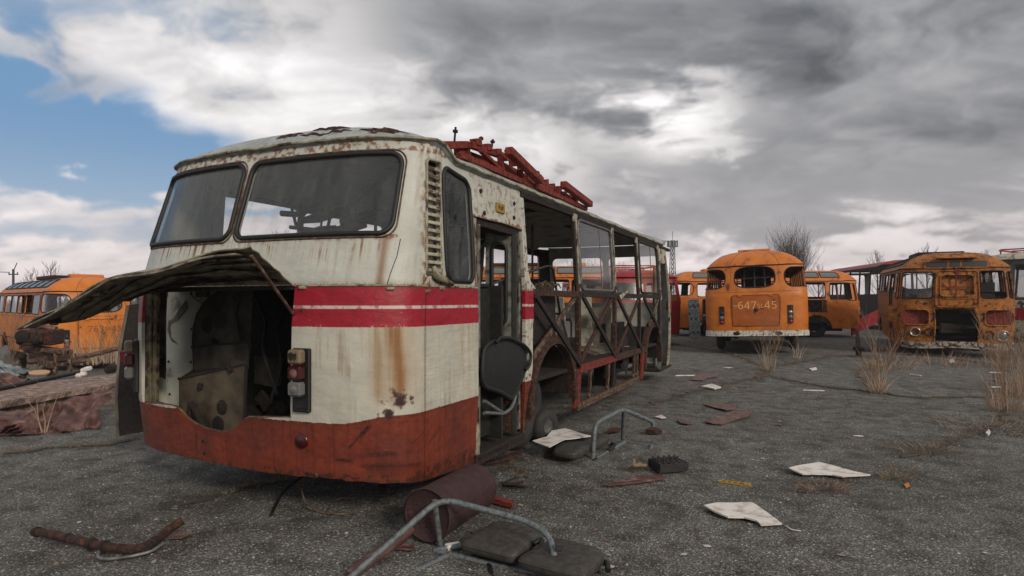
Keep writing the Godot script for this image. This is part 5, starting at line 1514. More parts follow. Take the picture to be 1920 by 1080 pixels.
# ---------------------------------------------------------------- sky
func make_sky() -> PanoramaSkyMaterial:
	var w := 2560; var h := 1280
	var lw := 180; var lh := 46          # 2 degrees a cell, from 90 degrees up to 2 below the horizon
	var spot := func(px: float, py: float) -> Vector2: return Vector2(rad_to_deg(atan((px - 960.0) / FOC)), rad_to_deg(atan((HOR - py) / Vector2(FOC, px - 960.0).length())))
	var cov := [[110, 265, 5.5, 2.8, -.62], [260, 280, 5.0, 2.2, -.5], [410, 285, 4.0, 1.6, -.36], [40, 15, 5.0, 1.6, -.28], [200, 175, 4.0, 1.8, -.2], [330, 30, 5.0, 3.0, -.2], [140, 440, 10.0, 1.0, -.12], [60, 350, 9.0, 1.8, .34], [140, 500, 12.0, 1.6, .22], [200, 110, 7.0, 2.5, .2], [60, 105, 5.0, 1.8, .12], [-700, 250, 14.0, 6.0, -.5], [-1600, 100, 20.0, 9.0, -.35], [1330, 165, 2.0, 1.2, -.10], [1500, 200, 16.0, 10.0, .3], [1000, 60, 8.0, 6.0, .2]]
	var bri := [[820, 70, 5.5, 4.0, -.75], [1060, 70, 8.0, 5.0, -.75], [1400, 40, 12.0, 4.5, -.62], [1760, 160, 13.0, 7.0, -.62], [1550, 300, 8.0, 3.5, -.55], [1160, 335, 4.5, 2.0, -.50], [1130, 190, 3.5, 2.5, -.35], [1400, 400, 6.0, 2.0, -.42], [1800, 350, 8.0, 2.5, -.25], [960, 170, 3.0, 2.0, -.30], [2600, 200, 20.0, 9.0, -.3], [1275, 225, 3.4, 1.9, 1.15], [1330, 205, 1.6, 1.3, .35], [1000, 262, 4.5, 1.5, .38], [560, 200, 8.0, 4.0, .42], [800, 235, 5.0, 2.0, .3], [1760, 428, 5.0, 0.9, .5], [1600, 455, 4.0, 0.8, .25], [1230, 255, 2.4, 1.4, .4], [1300, 470, 5.0, 1.2, .15], [1060, 360, 2.5, 1.5, .35], [80, 360, 8.0, 2.0, .2], [1500, 530, 16.0, 1.2, .42], [1330, 500, 4.0, 0.9, .25], [1850, 410, 5.0, 0.8, .35], [60, 500, 10.0, 1.3, .3], [1650, 120, 4.0, 1.5, .30], [1500, 230, 5.0, 1.2, .28], [1720, 290, 6.0, 0.9, .25], [700, 60, 4.0, 3.0, .2], [1010, 300, 4.0, 1.8, .5], [880, 220, 4.0, 1.6, .25], [1180, 400, 4.0, 1.0, .2]]
	var low := Image.create(lw, lh, false, Image.FORMAT_RGBF)
	var cc := []; var bb := []
	for q in cov:
		var v: Vector2 = spot.call(q[0], q[1]); cc.append([v.x, v.y, q[2], q[3], q[4]])
	for q in bri:
		var v: Vector2 = spot.call(q[0], q[1]); bb.append([v.x, v.y, q[2], q[3], q[4]])
	for j in lh:
		for i in lw:
			var az := (i + 0.5) * 2.0 - 180.0; var el := 90.0 - (j + 0.5) * 2.0
			var c := 0.80; var b := 0.0
			for q in cc: c += q[4] * exp(-pow((az - q[0]) / q[2], 2) * 0.5 - pow((el - q[1]) / q[3], 2) * 0.5)
			for q in bb: b += q[4] * exp(-pow((az - q[0]) / q[2], 2) * 0.5 - pow((el - q[1]) / q[3], 2) * 0.5)
			if b < 0.0: b = -1.05 * tanh(-b / 1.05)
			low.set_pixel(i, j, Color(c, 0.58 * exp(b), 0))
	var n1 := FastNoiseLite.new(); n1.seed = 12; n1.frequency = 0.62; n1.fractal_octaves = 5; n1.fractal_gain = 0.55; n1.noise_type = FastNoiseLite.TYPE_SIMPLEX_SMOOTH
	var n2 := FastNoiseLite.new(); n2.seed = 31; n2.frequency = 1.7; n2.fractal_octaves = 7; n2.fractal_gain = 0.6; n2.noise_type = FastNoiseLite.TYPE_SIMPLEX_SMOOTH
	var rows := h / 2 + 8
	low.resize(w, int(92.0 / 180.0 * h), Image.INTERPOLATE_CUBIC)
	var lb := low.get_data().to_float32_array()
	var px := PackedFloat32Array(); px.resize(w * h * 3)
	var sun_az := 17.0; var sun_el := 15.0
	for j in rows:
		var el := PI / 2.0 - (j + 0.5) / h * PI
		var y := sin(el); var ce := cos(el)
		var up := maxf(y, 0.0)
		var blue := Vector3(0.44, 0.52, 0.60).lerp(Vector3(0.155, 0.295, 0.49), smoothstep(0.0, 0.26, up)).lerp(Vector3(0.08, 0.19, 0.40), smoothstep(0.25, 0.9, up))
		var f := 1.15 / (up + 0.30)
		var lowness := 1.0 - smoothstep(0.10, 0.24, up)
		for i in w:
			var az := wrapf((i + 0.5) / w, -0.5, 0.5) * TAU
			var dx := sin(az) * ce * f; var dz := -cos(az) * ce * f
			var a := n1.get_noise_2d(dx, dz)
			var d := n2.get_noise_2d(dx * 1.25 + a * 0.5, dz * 1.4 + el * 1.2)
			var k := (j * w + i) * 3
			# look the broad layout up a little aside, so that its edges are torn like cloud
			var ii := posmod(i + w / 2 + int((a * 1.6 + d * 1.9) * 22.0), w); var jj := clampi(j + int((d * 2.0 - a) * 15.0), 0, rows - 1)
			var q := (jj * w + ii) * 3
			var c := lb[q] + a * 0.26 + d * 0.30
			var b := lb[q + 1]
			var cloudy := smoothstep(0.30, 0.78, c)
			b = b * (1.0 + 0.80 * d + 0.40 * a)
			if b > 0.55: b = 0.55 + (b - 0.55) * 0.55
			if b < 0.36: b = lerpf(maxf(b, 0.11), 0.30 + maxf(b - 0.12, 0.0) * 0.25, lowness)
			var grey := clampf((0.5 - b) * 2.5, 0.0, 1.0)
			var warm := exp(-up * 8.0) * 0.5
			var col := Vector3(b * lerpf(1.0, 0.92, grey) * (1.0 + 0.30 * warm), b * lerpf(0.985, 0.985, grey), b * lerpf(0.99, 1.08, grey) * (1.0 - 0.04 * warm))
			col = blue.lerp(col, cloudy)
			px[k] = col.x; px[k + 1] = col.y; px[k + 2] = col.z
	for j in range(rows, h):
		for i in w:
			var k := (j * w + i) * 3
			px[k] = 0.09; px[k + 1] = 0.09; px[k + 2] = 0.088
	var m := PanoramaSkyMaterial.new()
	m.panorama = ImageTexture.create_from_image(Image.create_from_data(w, h, false, Image.FORMAT_RGBF, px.to_byte_array()))
	return m

# ---------------------------------------------------------------- ground
var relief := FastNoiseLite.new()
var cracks := []

func lie(x: float, z: float) -> float:      # height of the yard
	var dip := -0.5 * smoothstep(-6.5, -11.0, x) * smoothstep(-8.0, -14.0, z)
	return dip + relief.get_noise_2d(x * 1.0, z * 1.0) * 0.018

func on(px: float, py: float, up := 0.0) -> Vector3:
	var p := gp(px, py)
	p.y = lie(p.x, p.z) + up
	return p

func ground() -> void:
	relief.seed = 4; relief.frequency = 0.35; relief.fractal_octaves = 4
	for c in [[[1262, 645], [1360, 660], [1440, 690], [1560, 668], [1640, 672]], [[1220, 758], [1300, 735], [1370, 718], [1440, 705], [1500, 718], [1560, 728], [1625, 735], [1700, 745], [1800, 745], [1920, 742]], [[1640, 735], [1610, 700], [1640, 680]], [[1680, 856], [1760, 842], [1800, 822], [1860, 800], [1920, 792]], [[1870, 700], [1880, 760], [1890, 800]], [[1500, 925], [1545, 915], [1590, 905]], [[1440, 690], [1420, 715]], [[1668, 900], [1690, 890]], [[0, 855], [90, 842], [200, 835], [262, 818]], [[330, 945], [420, 925], [520, 905], [560, 895]], [[880, 860], [940, 865], [1000, 905]], [[1640, 655], [1760, 668], [1900, 690]], [[20, 705], [140, 660], [240, 650]]]:
		var l := PackedVector2Array()
		for p in c:
			var g := gp(p[0], p[1]); l.append(Vector2(g.x, g.z))
		cracks.append(l)
	var axis := func(lo: float, hi: float, stp: float, far0: float, far1: float) -> PackedFloat32Array:
		var a := PackedFloat32Array()
		var s := stp; var x := lo; var back := []
		while x > far0:
			s *= 1.22; x -= s; back.append(maxf(x, far0))
		back.reverse()
		for v in back: a.append(v)
		x = lo
		while x < hi: a.append(x); x += stp
		s = stp
		while x < far1: a.append(x); x += s; s *= 1.22
		a.append(far1)
		return a
	var xs: PackedFloat32Array = axis.call(-9.0, 11.0, 0.11, -700.0, 700.0)
	var zs: PackedFloat32Array = axis.call(-17.0, 0.6, 0.11, -800.0, 60.0)
	var v := PackedVector3Array(); var n := PackedVector3Array(); var c := PackedColorArray(); var id := PackedInt32Array()
	var f1 := FastNoiseLite.new(); f1.seed = 9; f1.frequency = 0.22; f1.fractal_octaves = 5
	var f2 := FastNoiseLite.new(); f2.seed = 19; f2.frequency = 1.7; f2.fractal_octaves = 4
	var pale := []
	for q in [[1320, 850, 0.9, .45], [1180, 810, 0.6, .45], [1120, 870, 0.5, .3], [330, 855, 0.8, .5], [520, 935, 0.5, .0], [1250, 900, 0.5, .3], [150, 900, 0.9, .15]]:
		var g := gp(q[0], q[1]); pale.append([Vector2(g.x, g.z), q[2], q[3]])
	for z in zs:
		for x in xs:
			v.append(Vector3(x, lie(x, z), z)); n.append(Vector3.UP)
			var m := 1.0 + 0.55 * f1.get_noise_2d(x, z) + 0.34 * f2.get_noise_2d(x, z)
			var col := Color(m, m * 0.995, m * 0.985)
			var mud := smoothstep(0.18, 0.42, f1.get_noise_2d(x * 1.7 + 40.0, z * 1.7) + 0.25 * f2.get_noise_2d(x, z + 9.0))
			col = col.lerp(Color(0.60, 0.54, 0.46), mud * 0.6)
			if z > -18.0:
				for q in pale:
					var d: float = q[0].distance_to(Vector2(x, z)) / q[1]
					if d < 2.5: col = col.lerp(Color(1.45, 1.47, 1.5), exp(-d * d) * q[2])
			if z > -25.0 and z < 1.0:
				var best := 9.0
				for l in cracks:
					for k in l.size() - 1:
						var t := Geometry2D.get_closest_point_to_segment(Vector2(x, z), l[k], l[k + 1])
						best = minf(best, t.distance_to(Vector2(x, z)))
				var soil := clampf(1.0 - (best + 0.16 * f2.get_noise_2d(x * 1.3, z * 1.3)) / 0.24, 0.0, 1.0)
				col = col.lerp(Color(0.42, 0.37, 0.31), soil * 0.8)
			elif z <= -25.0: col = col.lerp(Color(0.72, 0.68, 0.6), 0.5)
			c.append(col)
	var nx := xs.size()
	for j in zs.size() - 1:
		for i in nx - 1:
			var a := j * nx + i
			id.append_array(PackedInt32Array([a, a + 1, a + nx + 1, a, a + nx + 1, a + nx]))
	var arr := []; arr.resize(Mesh.ARRAY_MAX)
	arr[Mesh.ARRAY_VERTEX] = v; arr[Mesh.ARRAY_NORMAL] = n; arr[Mesh.ARRAY_COLOR] = c; arr[Mesh.ARRAY_INDEX] = id
	var am := ArrayMesh.new()
	am.add_surface_from_arrays(Mesh.PRIMITIVE_TRIANGLES, arr)
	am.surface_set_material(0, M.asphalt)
	var g := MeshInstance3D.new()
	g.mesh = am; g.name = "ground"
	add_child(g)
	tag(g, "grey worn asphalt yard with loose chippings and soil-filled cracks", "ground", "", "structure")

func scatter(called: String, label: String, cat: String, mesh: Mesh, xf: Array, cols: Array, mat: Material) -> void:
	var mm := MultiMesh.new()
	mm.transform_format = MultiMesh.TRANSFORM_3D
	mm.use_colors = true
	mm.mesh = mesh
	mm.instance_count = xf.size()
	for i in xf.size():
		mm.set_instance_transform(i, xf[i]); mm.set_instance_color(i, cols[i])
	var o := MultiMeshInstance3D.new()
	o.multimesh = mm; o.material_override = mat; o.name = numbered(called)
	add_child(o)
	tag(o, label, cat, "", "stuff")

func chip_mesh(sd: int) -> ArrayMesh:
	rng.seed = sd
	var st := begin()
	st.set_smooth_group(-1)
	var p := []
	for v in [Vector3(1, 0, 0), Vector3(-1, 0, 0), Vector3(0, 0, 1), Vector3(0, 0, -1), Vector3(0, 0.7, 0)]: p.append(v * (0.7 + 0.5 * rng.randf()) + Vector3(0.2 * rng.randf(), 0, 0.2 * rng.randf()))
	for q in [[0, 2], [2, 1], [1, 3], [3, 0]]: conv(st, [p[q[0]], p[q[1]], p[4]], Vector3.ZERO)
	st.generate_normals()
	return st.commit()

func gravel() -> void:
	for s in 2:
		var xf := []; var cl := []
		var cm := chip_mesh(60 + s)
		rng.seed = 100 + s
		for k in 17000:
			var py := 575.0 + 510.0 * pow(rng.randf(), 0.75)
			py = maxf(py, 640.0)
			var p := on(-80.0 + 2080.0 * rng.randf(), py, 0.0)
			var r := 0.0022 + 0.006 * pow(rng.randf(), 3.0) + 0.0006 * absf(p.z) * rng.randf()
			if k % 140 == 0: r *= 2.2
			xf.append(Transform3D(Basis(Vector3.UP, TAU * rng.randf()).scaled(Vector3(r, r * 0.9, r * (0.6 + 0.6 * rng.randf()))), p))
			var t := rng.randf()
			var g := 0.07 + 0.16 * t * t + (0.28 if rng.randf() < 0.03 else 0.0)
			cl.append(Color(g * 1.02, g, g * 0.95))
		scatter("loose_chippings", "loose grey and white stone chips over the asphalt" if s == 0 else "sharp pale grit strewn thinly over the asphalt", "gravel", cm, xf, cl, M.vcol)
	# crumbs of broken window glass, flakes of paint and leaves
	var xf := []; var cl := []
	var st := begin(); st.set_smooth_group(-1)
	plate(st, PackedVector2Array([Vector2(-1, -.4), Vector2(0.2, -0.7), Vector2(1, -.1), Vector2(0.4, 0.6), Vector2(-0.6, 0.5)]), 0.12, Transform3D())
	st.generate_normals()
	var fm := st.commit()
	rng.seed = 300
	for k in 420:
		var p := on(-50.0 + 2000.0 * rng.randf(), 650.0 + 430.0 * pow(rng.randf(), 1.4), 0.002)
		var r := 0.005 + 0.022 * pow(rng.randf(), 4.0)
		xf.append(Transform3D((Basis(Vector3.UP, TAU * rng.randf()) * Basis(Vector3.RIGHT, rng.randf_range(-.4, .4))).scaled(Vector3(r, r * 0.6, r)), p + Vector3(0, r * 0.2, 0)))
		cl.append([Color(0.42, 0.40, 0.37), Color(0.2, 0.15, 0.10), Color(0.12, 0.07, 0.05), Color(0.25, 0.26, 0.26), Color(0.26, 0.2, 0.13)][rng.randi() % 5])
	scatter("litter_flakes", "small flakes of paint, leaves and paper over the yard", "litter", fm, xf, cl, M.vcol)

# ---------------------------------------------------------------- plants
func blade(st: SurfaceTool, p: Vector3, d: Vector3, len: float, wd: float, droop: float, col: Color, seg := 4) -> void:
	st.set_smooth_group(-1)
	var s := d.cross(Vector3(rng.randf() - .5, rng.randf() - .5, rng.randf() - .5)).normalized() * wd
	var a := p
	for k in seg:
		var nd := (d + Vector3(0, -droop * (k + 1) / seg, 0)).normalized()
		var b := a + nd * len / seg
		var w0 := 1.0 - float(k) / seg; var w1 := 1.0 - float(k + 1) / seg
		st.set_color(col)
		quad(st, a - s * w0, a + s * w0, b + s * maxf(w1, 0.15), b - s * maxf(w1, 0.15))
		a = b
		d = (nd + Vector3(rng.randf() - .5, 0, rng.randf() - .5) * 0.5).normalized()

func tuft(called: String, label: String, cat: String, group: String, pos: Vector3, rad: float, hgt: float, n: int, tone: Color, spread: float, sd: int, wd := 0.004, lean := Vector3.ZERO) -> void:
	rng.seed = sd
	var o := thing(called, label, cat, pos, 0.0, group)
	var st := begin()
	for k in n:
		var an := TAU * rng.randf(); var r := rad * sqrt(rng.randf())
		var wild := 1.0 if rng.randf() < 0.75 else 2.6
		var d := Vector3(cos(an) * spread * wild * (0.3 + rng.randf()), 1.0, sin(an) * spread * wild * (0.3 + rng.randf())).normalized() + lean * rng.randf()
		d = d.normalized()
		var t := 0.55 + 0.75 * rng.randf()
		blade(st, Vector3(cos(an) * r, -0.01, sin(an) * r), d, hgt * (0.25 + 0.85 * rng.randf()), wd * (0.6 + 0.8 * rng.randf()), 0.2 + 0.5 * rng.randf() * spread, Color(tone.r * t, tone.g * t, tone.b * t))
	done(st, "stalks", M.dry, o)
	if cat == "weed" and hgt > 0.5 and n > 30:
		st = begin()
		for k in 4: twiggy(st, Vector3((rng.randf() - .5) * rad, 0, (rng.randf() - .5) * rad), (Vector3((rng.randf() - .5) * 0.8, 1, (rng.randf() - .5) * 0.8) + lean).normalized(), hgt * (0.5 + 0.4 * rng.randf()), wd * 1.1, 2, 0.35, 0.6, 4)
		done(st, "branching_stems", M.weed_stem, o)

func twiggy(st: SurfaceTool, p: Vector3, d: Vector3, len: float, r: float, depth: int, spread: float, lift: float, kids: int) -> void:
	var pts := PackedVector3Array([p]); var rad := [r]
	var q := p; var dd := d
	var seg := 3
	for k in seg:
		dd = (dd + Vector3(rng.randf() - .5, lift * 0.35, rng.randf() - .5) * 0.28).normalized()
		q += dd * len / seg
		pts.append(q); rad.append(r * (1.0 - 0.55 * (k + 1) / seg))
	tube(st, pts, rad, 5 if depth >= 3 else 3, false)
	if depth == 0: return
	for k in kids:
		var t := 0.25 + 0.75 * (k + rng.randf()) / kids
		var i := clampi(int(t * seg), 0, seg - 1)
		var b := pts[i].lerp(pts[i + 1], t * seg - i)
		var an := TAU * rng.randf()
		var s := Vector3(cos(an), rng.randf() * 0.5 - 0.1, sin(an))
		var nd := (dd * (1.0 - spread) + s * spread + Vector3(0, lift * 0.3, 0)).normalized()
		twiggy(st, b, nd, len * (0.5 + 0.25 * rng.randf()), maxf(r * 0.5, 0.0065 if len > 0.9 else 0.004), depth - 1, spread, lift, kids)

func bare_tree(label: String, pos: Vector3, h: float, kind: String, sd: int) -> Node3D:
	rng.seed = sd
	var t := thing("bare_tree", label, "tree", pos, 0.0, "leafless trees beyond the yard")
	var st := begin()
	var tr := PackedVector3Array()
	for k in 7: tr.append(Vector3(0.05 * h * 0.1 * sin(k * 1.3 + sd), h * 0.9 * k / 6.0 - 0.1, 0.03 * h * 0.1 * cos(k * 1.7)))
	var rr := []
	for k in 7: rr.append(h * (0.018 if kind != "poplar" else 0.012) * (1.0 - 0.85 * k / 6.0))
	tube(st, tr, rr, 7)
	done(st, "trunk", M.bark, t)
	st = begin()
	var n := 120 if kind == "poplar" else (22 if kind == "round" else 16)
	for k in n:
		var f := (0.12 + 0.85 * k / n) if kind != "thin" else (0.25 + 0.72 * k / n)
		var an := k * 2.4 + rng.randf()
		var p := tr[0].lerp(tr[6], f)
		if kind == "poplar":
			var u := 1.0 - 2.0 * rng.randf(); var q := pow(rng.randf(), 0.4)
			var rr2 := sqrt(1.0 - u * u) * q
			var tip := Vector3(cos(an) * rr2 * 0.215 * h, (0.60 + 0.36 * u * q) * h, sin(an) * rr2 * 0.215 * h)
			p = tr[0].lerp(tr[6], clampf(tip.y / h - 0.30 - rr2 * 0.25, 0.08, 0.75))
			twiggy(st, p, (tip - p + Vector3(tip.x, 0, tip.z) * 0.4).normalized(), p.distance_to(tip) * 0.74, h * 0.0042, 3, 0.30, 0.55, 3)
		elif kind == "round":
			var d := Vector3(cos(an), 0.75, sin(an)).normalized()
			twiggy(st, p, d, h * (0.34 * (1.0 - f) + 0.12), h * 0.006, 3, 0.42, 0.5, 4)
		else:
			var d := Vector3(cos(an) * 0.8, 1.0, sin(an) * 0.8).normalized()
			twiggy(st, p, d, h * (0.26 * (1.0 - f) + 0.10), h * 0.005, 2, 0.35, 0.7, 4)
	done(st, "crown", M.twig, t)
	return t

func plants() -> void:
	var straw := Color(0.40, 0.30, 0.21)
	var g := "dry weeds in the cracks of the asphalt"
	tuft("dry_weed", "pale dry weed clump leaning left at the junction of two cracks", "weed", g, on(1645, 738), 0.10, 0.62, 120, Color(0.46, 0.35, 0.26), 0.30, 1, 0.004, Vector3(-0.28, 0, 0))
	tuft("dry_weed", "thin upright dry weed in front of the bumper of the numbered orange bus", "weed", g, on(1440, 694), 0.12, 0.8, 42, Color(0.38, 0.30, 0.23), 0.16, 2, 0.006)
	tuft("dry_weed", "two wispy stalks right of the thin weed, before the white bumper", "weed", g, on(1495, 672), 0.1, 0.75, 22, Color(0.40, 0.31, 0.24), 0.2, 3, 0.006)
	tuft("tall_dry_grass", "tall thick stand of reddish dry grass at the right edge", "weed", g, on(1897, 770), 0.26, 0.9, 120, Color(0.40, 0.27, 0.18), 0.13, 4, 0.0035)
	tuft("tall_dry_grass", "second stand of dry grass behind the tallest at the right edge", "weed", g, on(1918, 740), 0.25, 0.95, 160, Color(0.38, 0.26, 0.18), 0.16, 5, 0.0035)
	tuft("dry_weed", "brown weeds round the left foot of the rusted orange bus", "weed", g, on(1665, 690), 0.5, 0.45, 130, Color(0.30, 0.21, 0.15), 0.45, 6, 0.006)
	tuft("dry_weed", "brown weeds under the white rusted bumper of the bus at right", "weed", g, on(1760, 684), 0.7, 0.4, 150, Color(0.30, 0.21, 0.15), 0.4, 7, 0.006)
	tuft("dry_weed", "weeds before the right headlamps of the rusted orange bus", "weed", g, on(1885, 688), 0.4, 0.55, 90, Color(0.36, 0.26, 0.18), 0.3, 8, 0.005)
	tuft("matted_grass", "dark matted dry grass on the crack at far right", "grass", g, on(1850, 802), 0.5, 0.20, 420, Color(0.20, 0.145, 0.105), 1.5, 9, 0.004)
	tuft("matted_grass", "dark matted grass along the crack left of the right-hand stand", "grass", g, on(1745, 846), 0.28, 0.16, 260, Color(0.20, 0.14, 0.10), 1.6, 10, 0.0035)
	tuft("matted_grass", "small dark grass cushion beside the larger white board", "grass", g, on(1680, 897), 0.10, 0.11, 170, Color(0.20, 0.17, 0.10), 0.9, 11, 0.0025)
	tuft("matted_grass", "second small grass cushion just behind the dark one", "grass", g, on(1688, 880), 0.09, 0.11, 120, Color(0.24, 0.17, 0.12), 0.9, 12, 0.0025)
	tuft("matted_grass", "reddish brown grass strip in front of the larger white board", "grass", g, on(1545, 916), 0.16, 0.11, 260, Color(0.25, 0.15, 0.11), 0.9, 13, 0.0022)
	tuft("matted_grass", "end of the grass strip left of the larger white board's weeds", "grass", g, on(1505, 928), 0.09, 0.06, 110, Color(0.20, 0.13, 0.10), 1.2, 14, 0.0022)
	tuft("dry_weed", "tiny spreading weed alone on the gravel at the bottom right", "weed", g, on(1310, 1018), 0.03, 0.10, 40, Color(0.22, 0.18, 0.14), 1.4, 15, 0.0016)
	tuft("matted_grass", "brown moss and grass on the bend of the crack in mid yard", "grass", g, on(1385, 722), 0.35, 0.10, 330, Color(0.24, 0.17, 0.09), 1.6, 16, 0.004)
	tuft("matted_grass", "greenish moss patch beside the stripped side of the coach", "grass", g, on(1270, 750), 0.26, 0.06, 240, Color(0.15, 0.14, 0.06), 1.7, 17, 0.004)
	tuft("dry_weed", "single tall dead stalk in front of the torn red sheet", "weed", g, on(85, 812), 0.03, 1.1, 7, Color(0.36, 0.26, 0.19), 0.2, 18, 0.005)
	tuft("dry_weed", "straw grass behind the concrete slab under the pale pipe", "weed", g, on(195, 690) + Vector3(0.2, 0.3, 0), 0.7, 0.85, 330, Color(0.36, 0.27, 0.19), 0.25, 19, 0.007)
	tuft("dry_weed", "grey bush of twigs left of the engine scrap", "weed", g, on(15, 715) + Vector3(0, 0.2, 0), 0.4, 1.0, 130, Color(0.24, 0.2, 0.16), 0.5, 20, 0.006)
	tuft("matted_grass", "flattened grass along the foot of the torn red sheet", "grass", g, on(95, 842), 0.4, 0.05, 240, Color(0.22, 0.17, 0.12), 1.8, 21, 0.003)
	tuft("matted_grass", "flattened grass under the open left flap of the coach", "grass", g, on(215, 832), 0.35, 0.05, 220, Color(0.22, 0.16, 0.11), 1.8, 22, 0.003)
	tuft("dry_weed", "straw between the two orange buses at the far end", "weed", g, on(1290, 618), 0.9, 0.6, 160, Color(0.32, 0.24, 0.17), 0.3, 23, 0.012)
	# the cracks themselves: narrow ragged seams filled with soil
	rng.seed = 150
	var cs := begin()
	cs.set_smooth_group(-1)
	for l in cracks:
		var pts := PackedVector2Array()
		for i in l.size() - 1:
			var n := maxi(2, int(l[i].distance_to(l[i + 1]) / 0.12))
			var side: Vector2 = (l[i + 1] - l[i]).normalized().orthogonal()
			for q in n:
				var t := float(q) / n
				pts.append(l[i].lerp(l[i + 1], t) + side * 0.16 * relief.get_noise_2d(l[i].x * 3.0 + t * 9.0 * l[i].distance_to(l[i + 1]), 40.0 + i * 7.0))
		for i in pts.size() - 1:
			var s0: Vector2 = (pts[i + 1] - pts[i]).normalized().orthogonal() * (0.008 + 0.035 * absf(relief.get_noise_2d(i * 1.7, 3.0)) * 2.0)
			var s1: Vector2 = s0 if i == pts.size() - 2 else (pts[i + 2] - pts[i + 1]).normalized().orthogonal() * (0.008 + 0.035 * absf(relief.get_noise_2d((i + 1) * 1.7, 3.0)) * 2.0)
			var gv := func(v: Vector2, hh: float) -> Vector3: return Vector3(v.x, lie(v.x, v.y) + hh, v.y)
			cs.set_color(Color(0.045, 0.038, 0.03))
			quad(cs, gv.call(pts[i] - s0, 0.005), gv.call(pts[i + 1] - s1, 0.005), gv.call(pts[i + 1], 0.014), gv.call(pts[i], 0.014))
			quad(cs, gv.call(pts[i], 0.014), gv.call(pts[i + 1], 0.014), gv.call(pts[i + 1] + s1, 0.005), gv.call(pts[i] + s0, 0.005))
	tag(done(cs, "crack_soil", M.vcol), "dark soil filling the cracks of the asphalt yard", "soil", "", "stuff")
	# short dead growth all along the cracks
	rng.seed = 140
	var ts := begin()
	for k in 14: blade(ts, Vector3(0.02 * rng.randf(), 0, 0.02 * rng.randf()), Vector3(rng.randf() - .5, 0.5 + 0.5 * rng.randf(), rng.randf() - .5).normalized(), 0.06 + 0.06 * rng.randf(), 0.0022, 0.6, Color(1, 1, 1), 3)
	ts.generate_normals()
	var tm := ts.commit()
	var xf := []; var cl := []
	for l in cracks:
		for i in l.size() - 1:
			var n := int(l[i].distance_to(l[i + 1]) * 26.0)
			for q in n:
				var w: Vector2 = l[i].lerp(l[i + 1], rng.randf()) + Vector2(rng.randf() - .5, rng.randf() - .5) * 0.34 * rng.randf()
				var s := 0.3 + 0.9 * rng.randf() * rng.randf()
				xf.append(Transform3D(Basis(Vector3.UP, rng.randf() * TAU).scaled(Vector3(s * 1.3, s, s * 1.3)), Vector3(w.x, lie(w.x, w.y), w.y)))
				var t := 0.6 + 0.7 * rng.randf()
				cl.append(Color(0.20 * t, 0.145 * t, 0.10 * t))
	scatter("crack_growth", "short dead growth rooted along the cracks of the yard", "grass", tm, xf, cl, M.dry)
	# the branching dead bush in front of the weeds at right
	rng.seed = 44
	var bush := thing("dead_bush", "pale branching dead stem standing over the leaning weed clump", "bush", on(1650, 730))
	var st := begin()
	for q in [[Vector3(-0.1, 1, 0), 0.75], [Vector3(-0.35, 1, 0.1), 0.8], [Vector3(0.25, 1, 0), 0.6]]: twiggy(st, Vector3.ZERO, (q[0] as Vector3).normalized(), q[1], 0.011, 2, 0.4, 0.6, 3)
	done(st, "stems", flat(Color(0.50, 0.42, 0.36), 0.9), bush)
	# trees beyond
	bare_tree("dense bare poplar behind the numbered orange bus", at(1484, 560, 62.0) * Vector3(1, 0, 1), 8.6, "poplar", 3)
	bare_tree("slim bare sapling over the dark red coach", at(1645, 560, 60.0) * Vector3(1, 0, 1), 6.4, "thin", 4)
	bare_tree("spreading bare tree over the roof of the rusted orange bus", at(1738, 560, 48.0) * Vector3(1, 0, 1), 5.9, "thin", 5)
	bare_tree("low round bare tree at the right behind the rusted bus", at(1832, 560, 60.0) * Vector3(1, 0, 1), 6.1, "round", 6)
	bare_tree("small bare tree just right of the dense poplar", at(1535, 560, 70.0) * Vector3(1, 0, 1), 5.6, "thin", 7)
	bare_tree("bare tree seen through the coach's side window beside the louvres", at(842, 560, 40.0) * Vector3(1, 0, 1), 6.0, "round", 8)
	var k := 9
	for q in [[1085, 55.0, 4.9, "poplar", "bare poplar behind the coach, leftmost of the row in its windows"], [1118, 60.0, 4.9, "poplar", "second bare poplar of the row seen through the coach"], [1150, 58.0, 4.6, "poplar", "third bare poplar of the row seen through the coach"], [1172, 62.0, 4.6, "poplar", "rightmost bare poplar of the row seen through the coach"], [975, 45.0, 4.6, "thin", "thin bare tree seen through the rear doorway"], [525, 70.0, 9.5, "thin", "small bare tree seen low through the right rear window"], [60, 40.0, 3.6, "thin", "straggly bare bush behind the left orange bus"], [95, 45.0, 4.4, "thin", "leaning bare branches over the left orange bus"], [150, 42.0, 3.2, "round", "low bare scrub right of the leaning branches at left"]]:
		bare_tree(q[4], at(q[0], 560, q[1]) * Vector3(1, 0, 1), q[2], q[3], k); k += 1
	# far scrub along the skyline
	rng.seed = 71
	st = begin()
	for i in 500:
		var a := deg_to_rad(rng.randf_range(-48, 48)); var d := rng.randf_range(150, 240)
		var p := Vector3(sin(a) * d, -0.2, -cos(a) * d)
		for j in 4: blade(st, p + Vector3(rng.randf() * 3, 0, 0), Vector3(rng.randf() - .5, 1.2, rng.randf() - .5).normalized(), 1.0 + 2.2 * rng.randf(), 0.5, 0.1, Color(0.10, 0.09, 0.075) * (0.8 + 0.5 * rng.randf()), 2)
	var scrub := done(st, "far_scrub", M.dry)
	tag(scrub, "low band of leafless scrub along the far edge of the yard", "scrub", "", "stuff")

# ---------------------------------------------------------------- things lying about
func outline(pts: Array, ctr: Vector3, squeeze := 1.0) -> PackedVector2Array:
	var o := PackedVector2Array()
	for p in pts:
		var g := gp(p[0], p[1])
		o.append(Vector2(g.x - ctr.x, g.z - ctr.z))
	return o

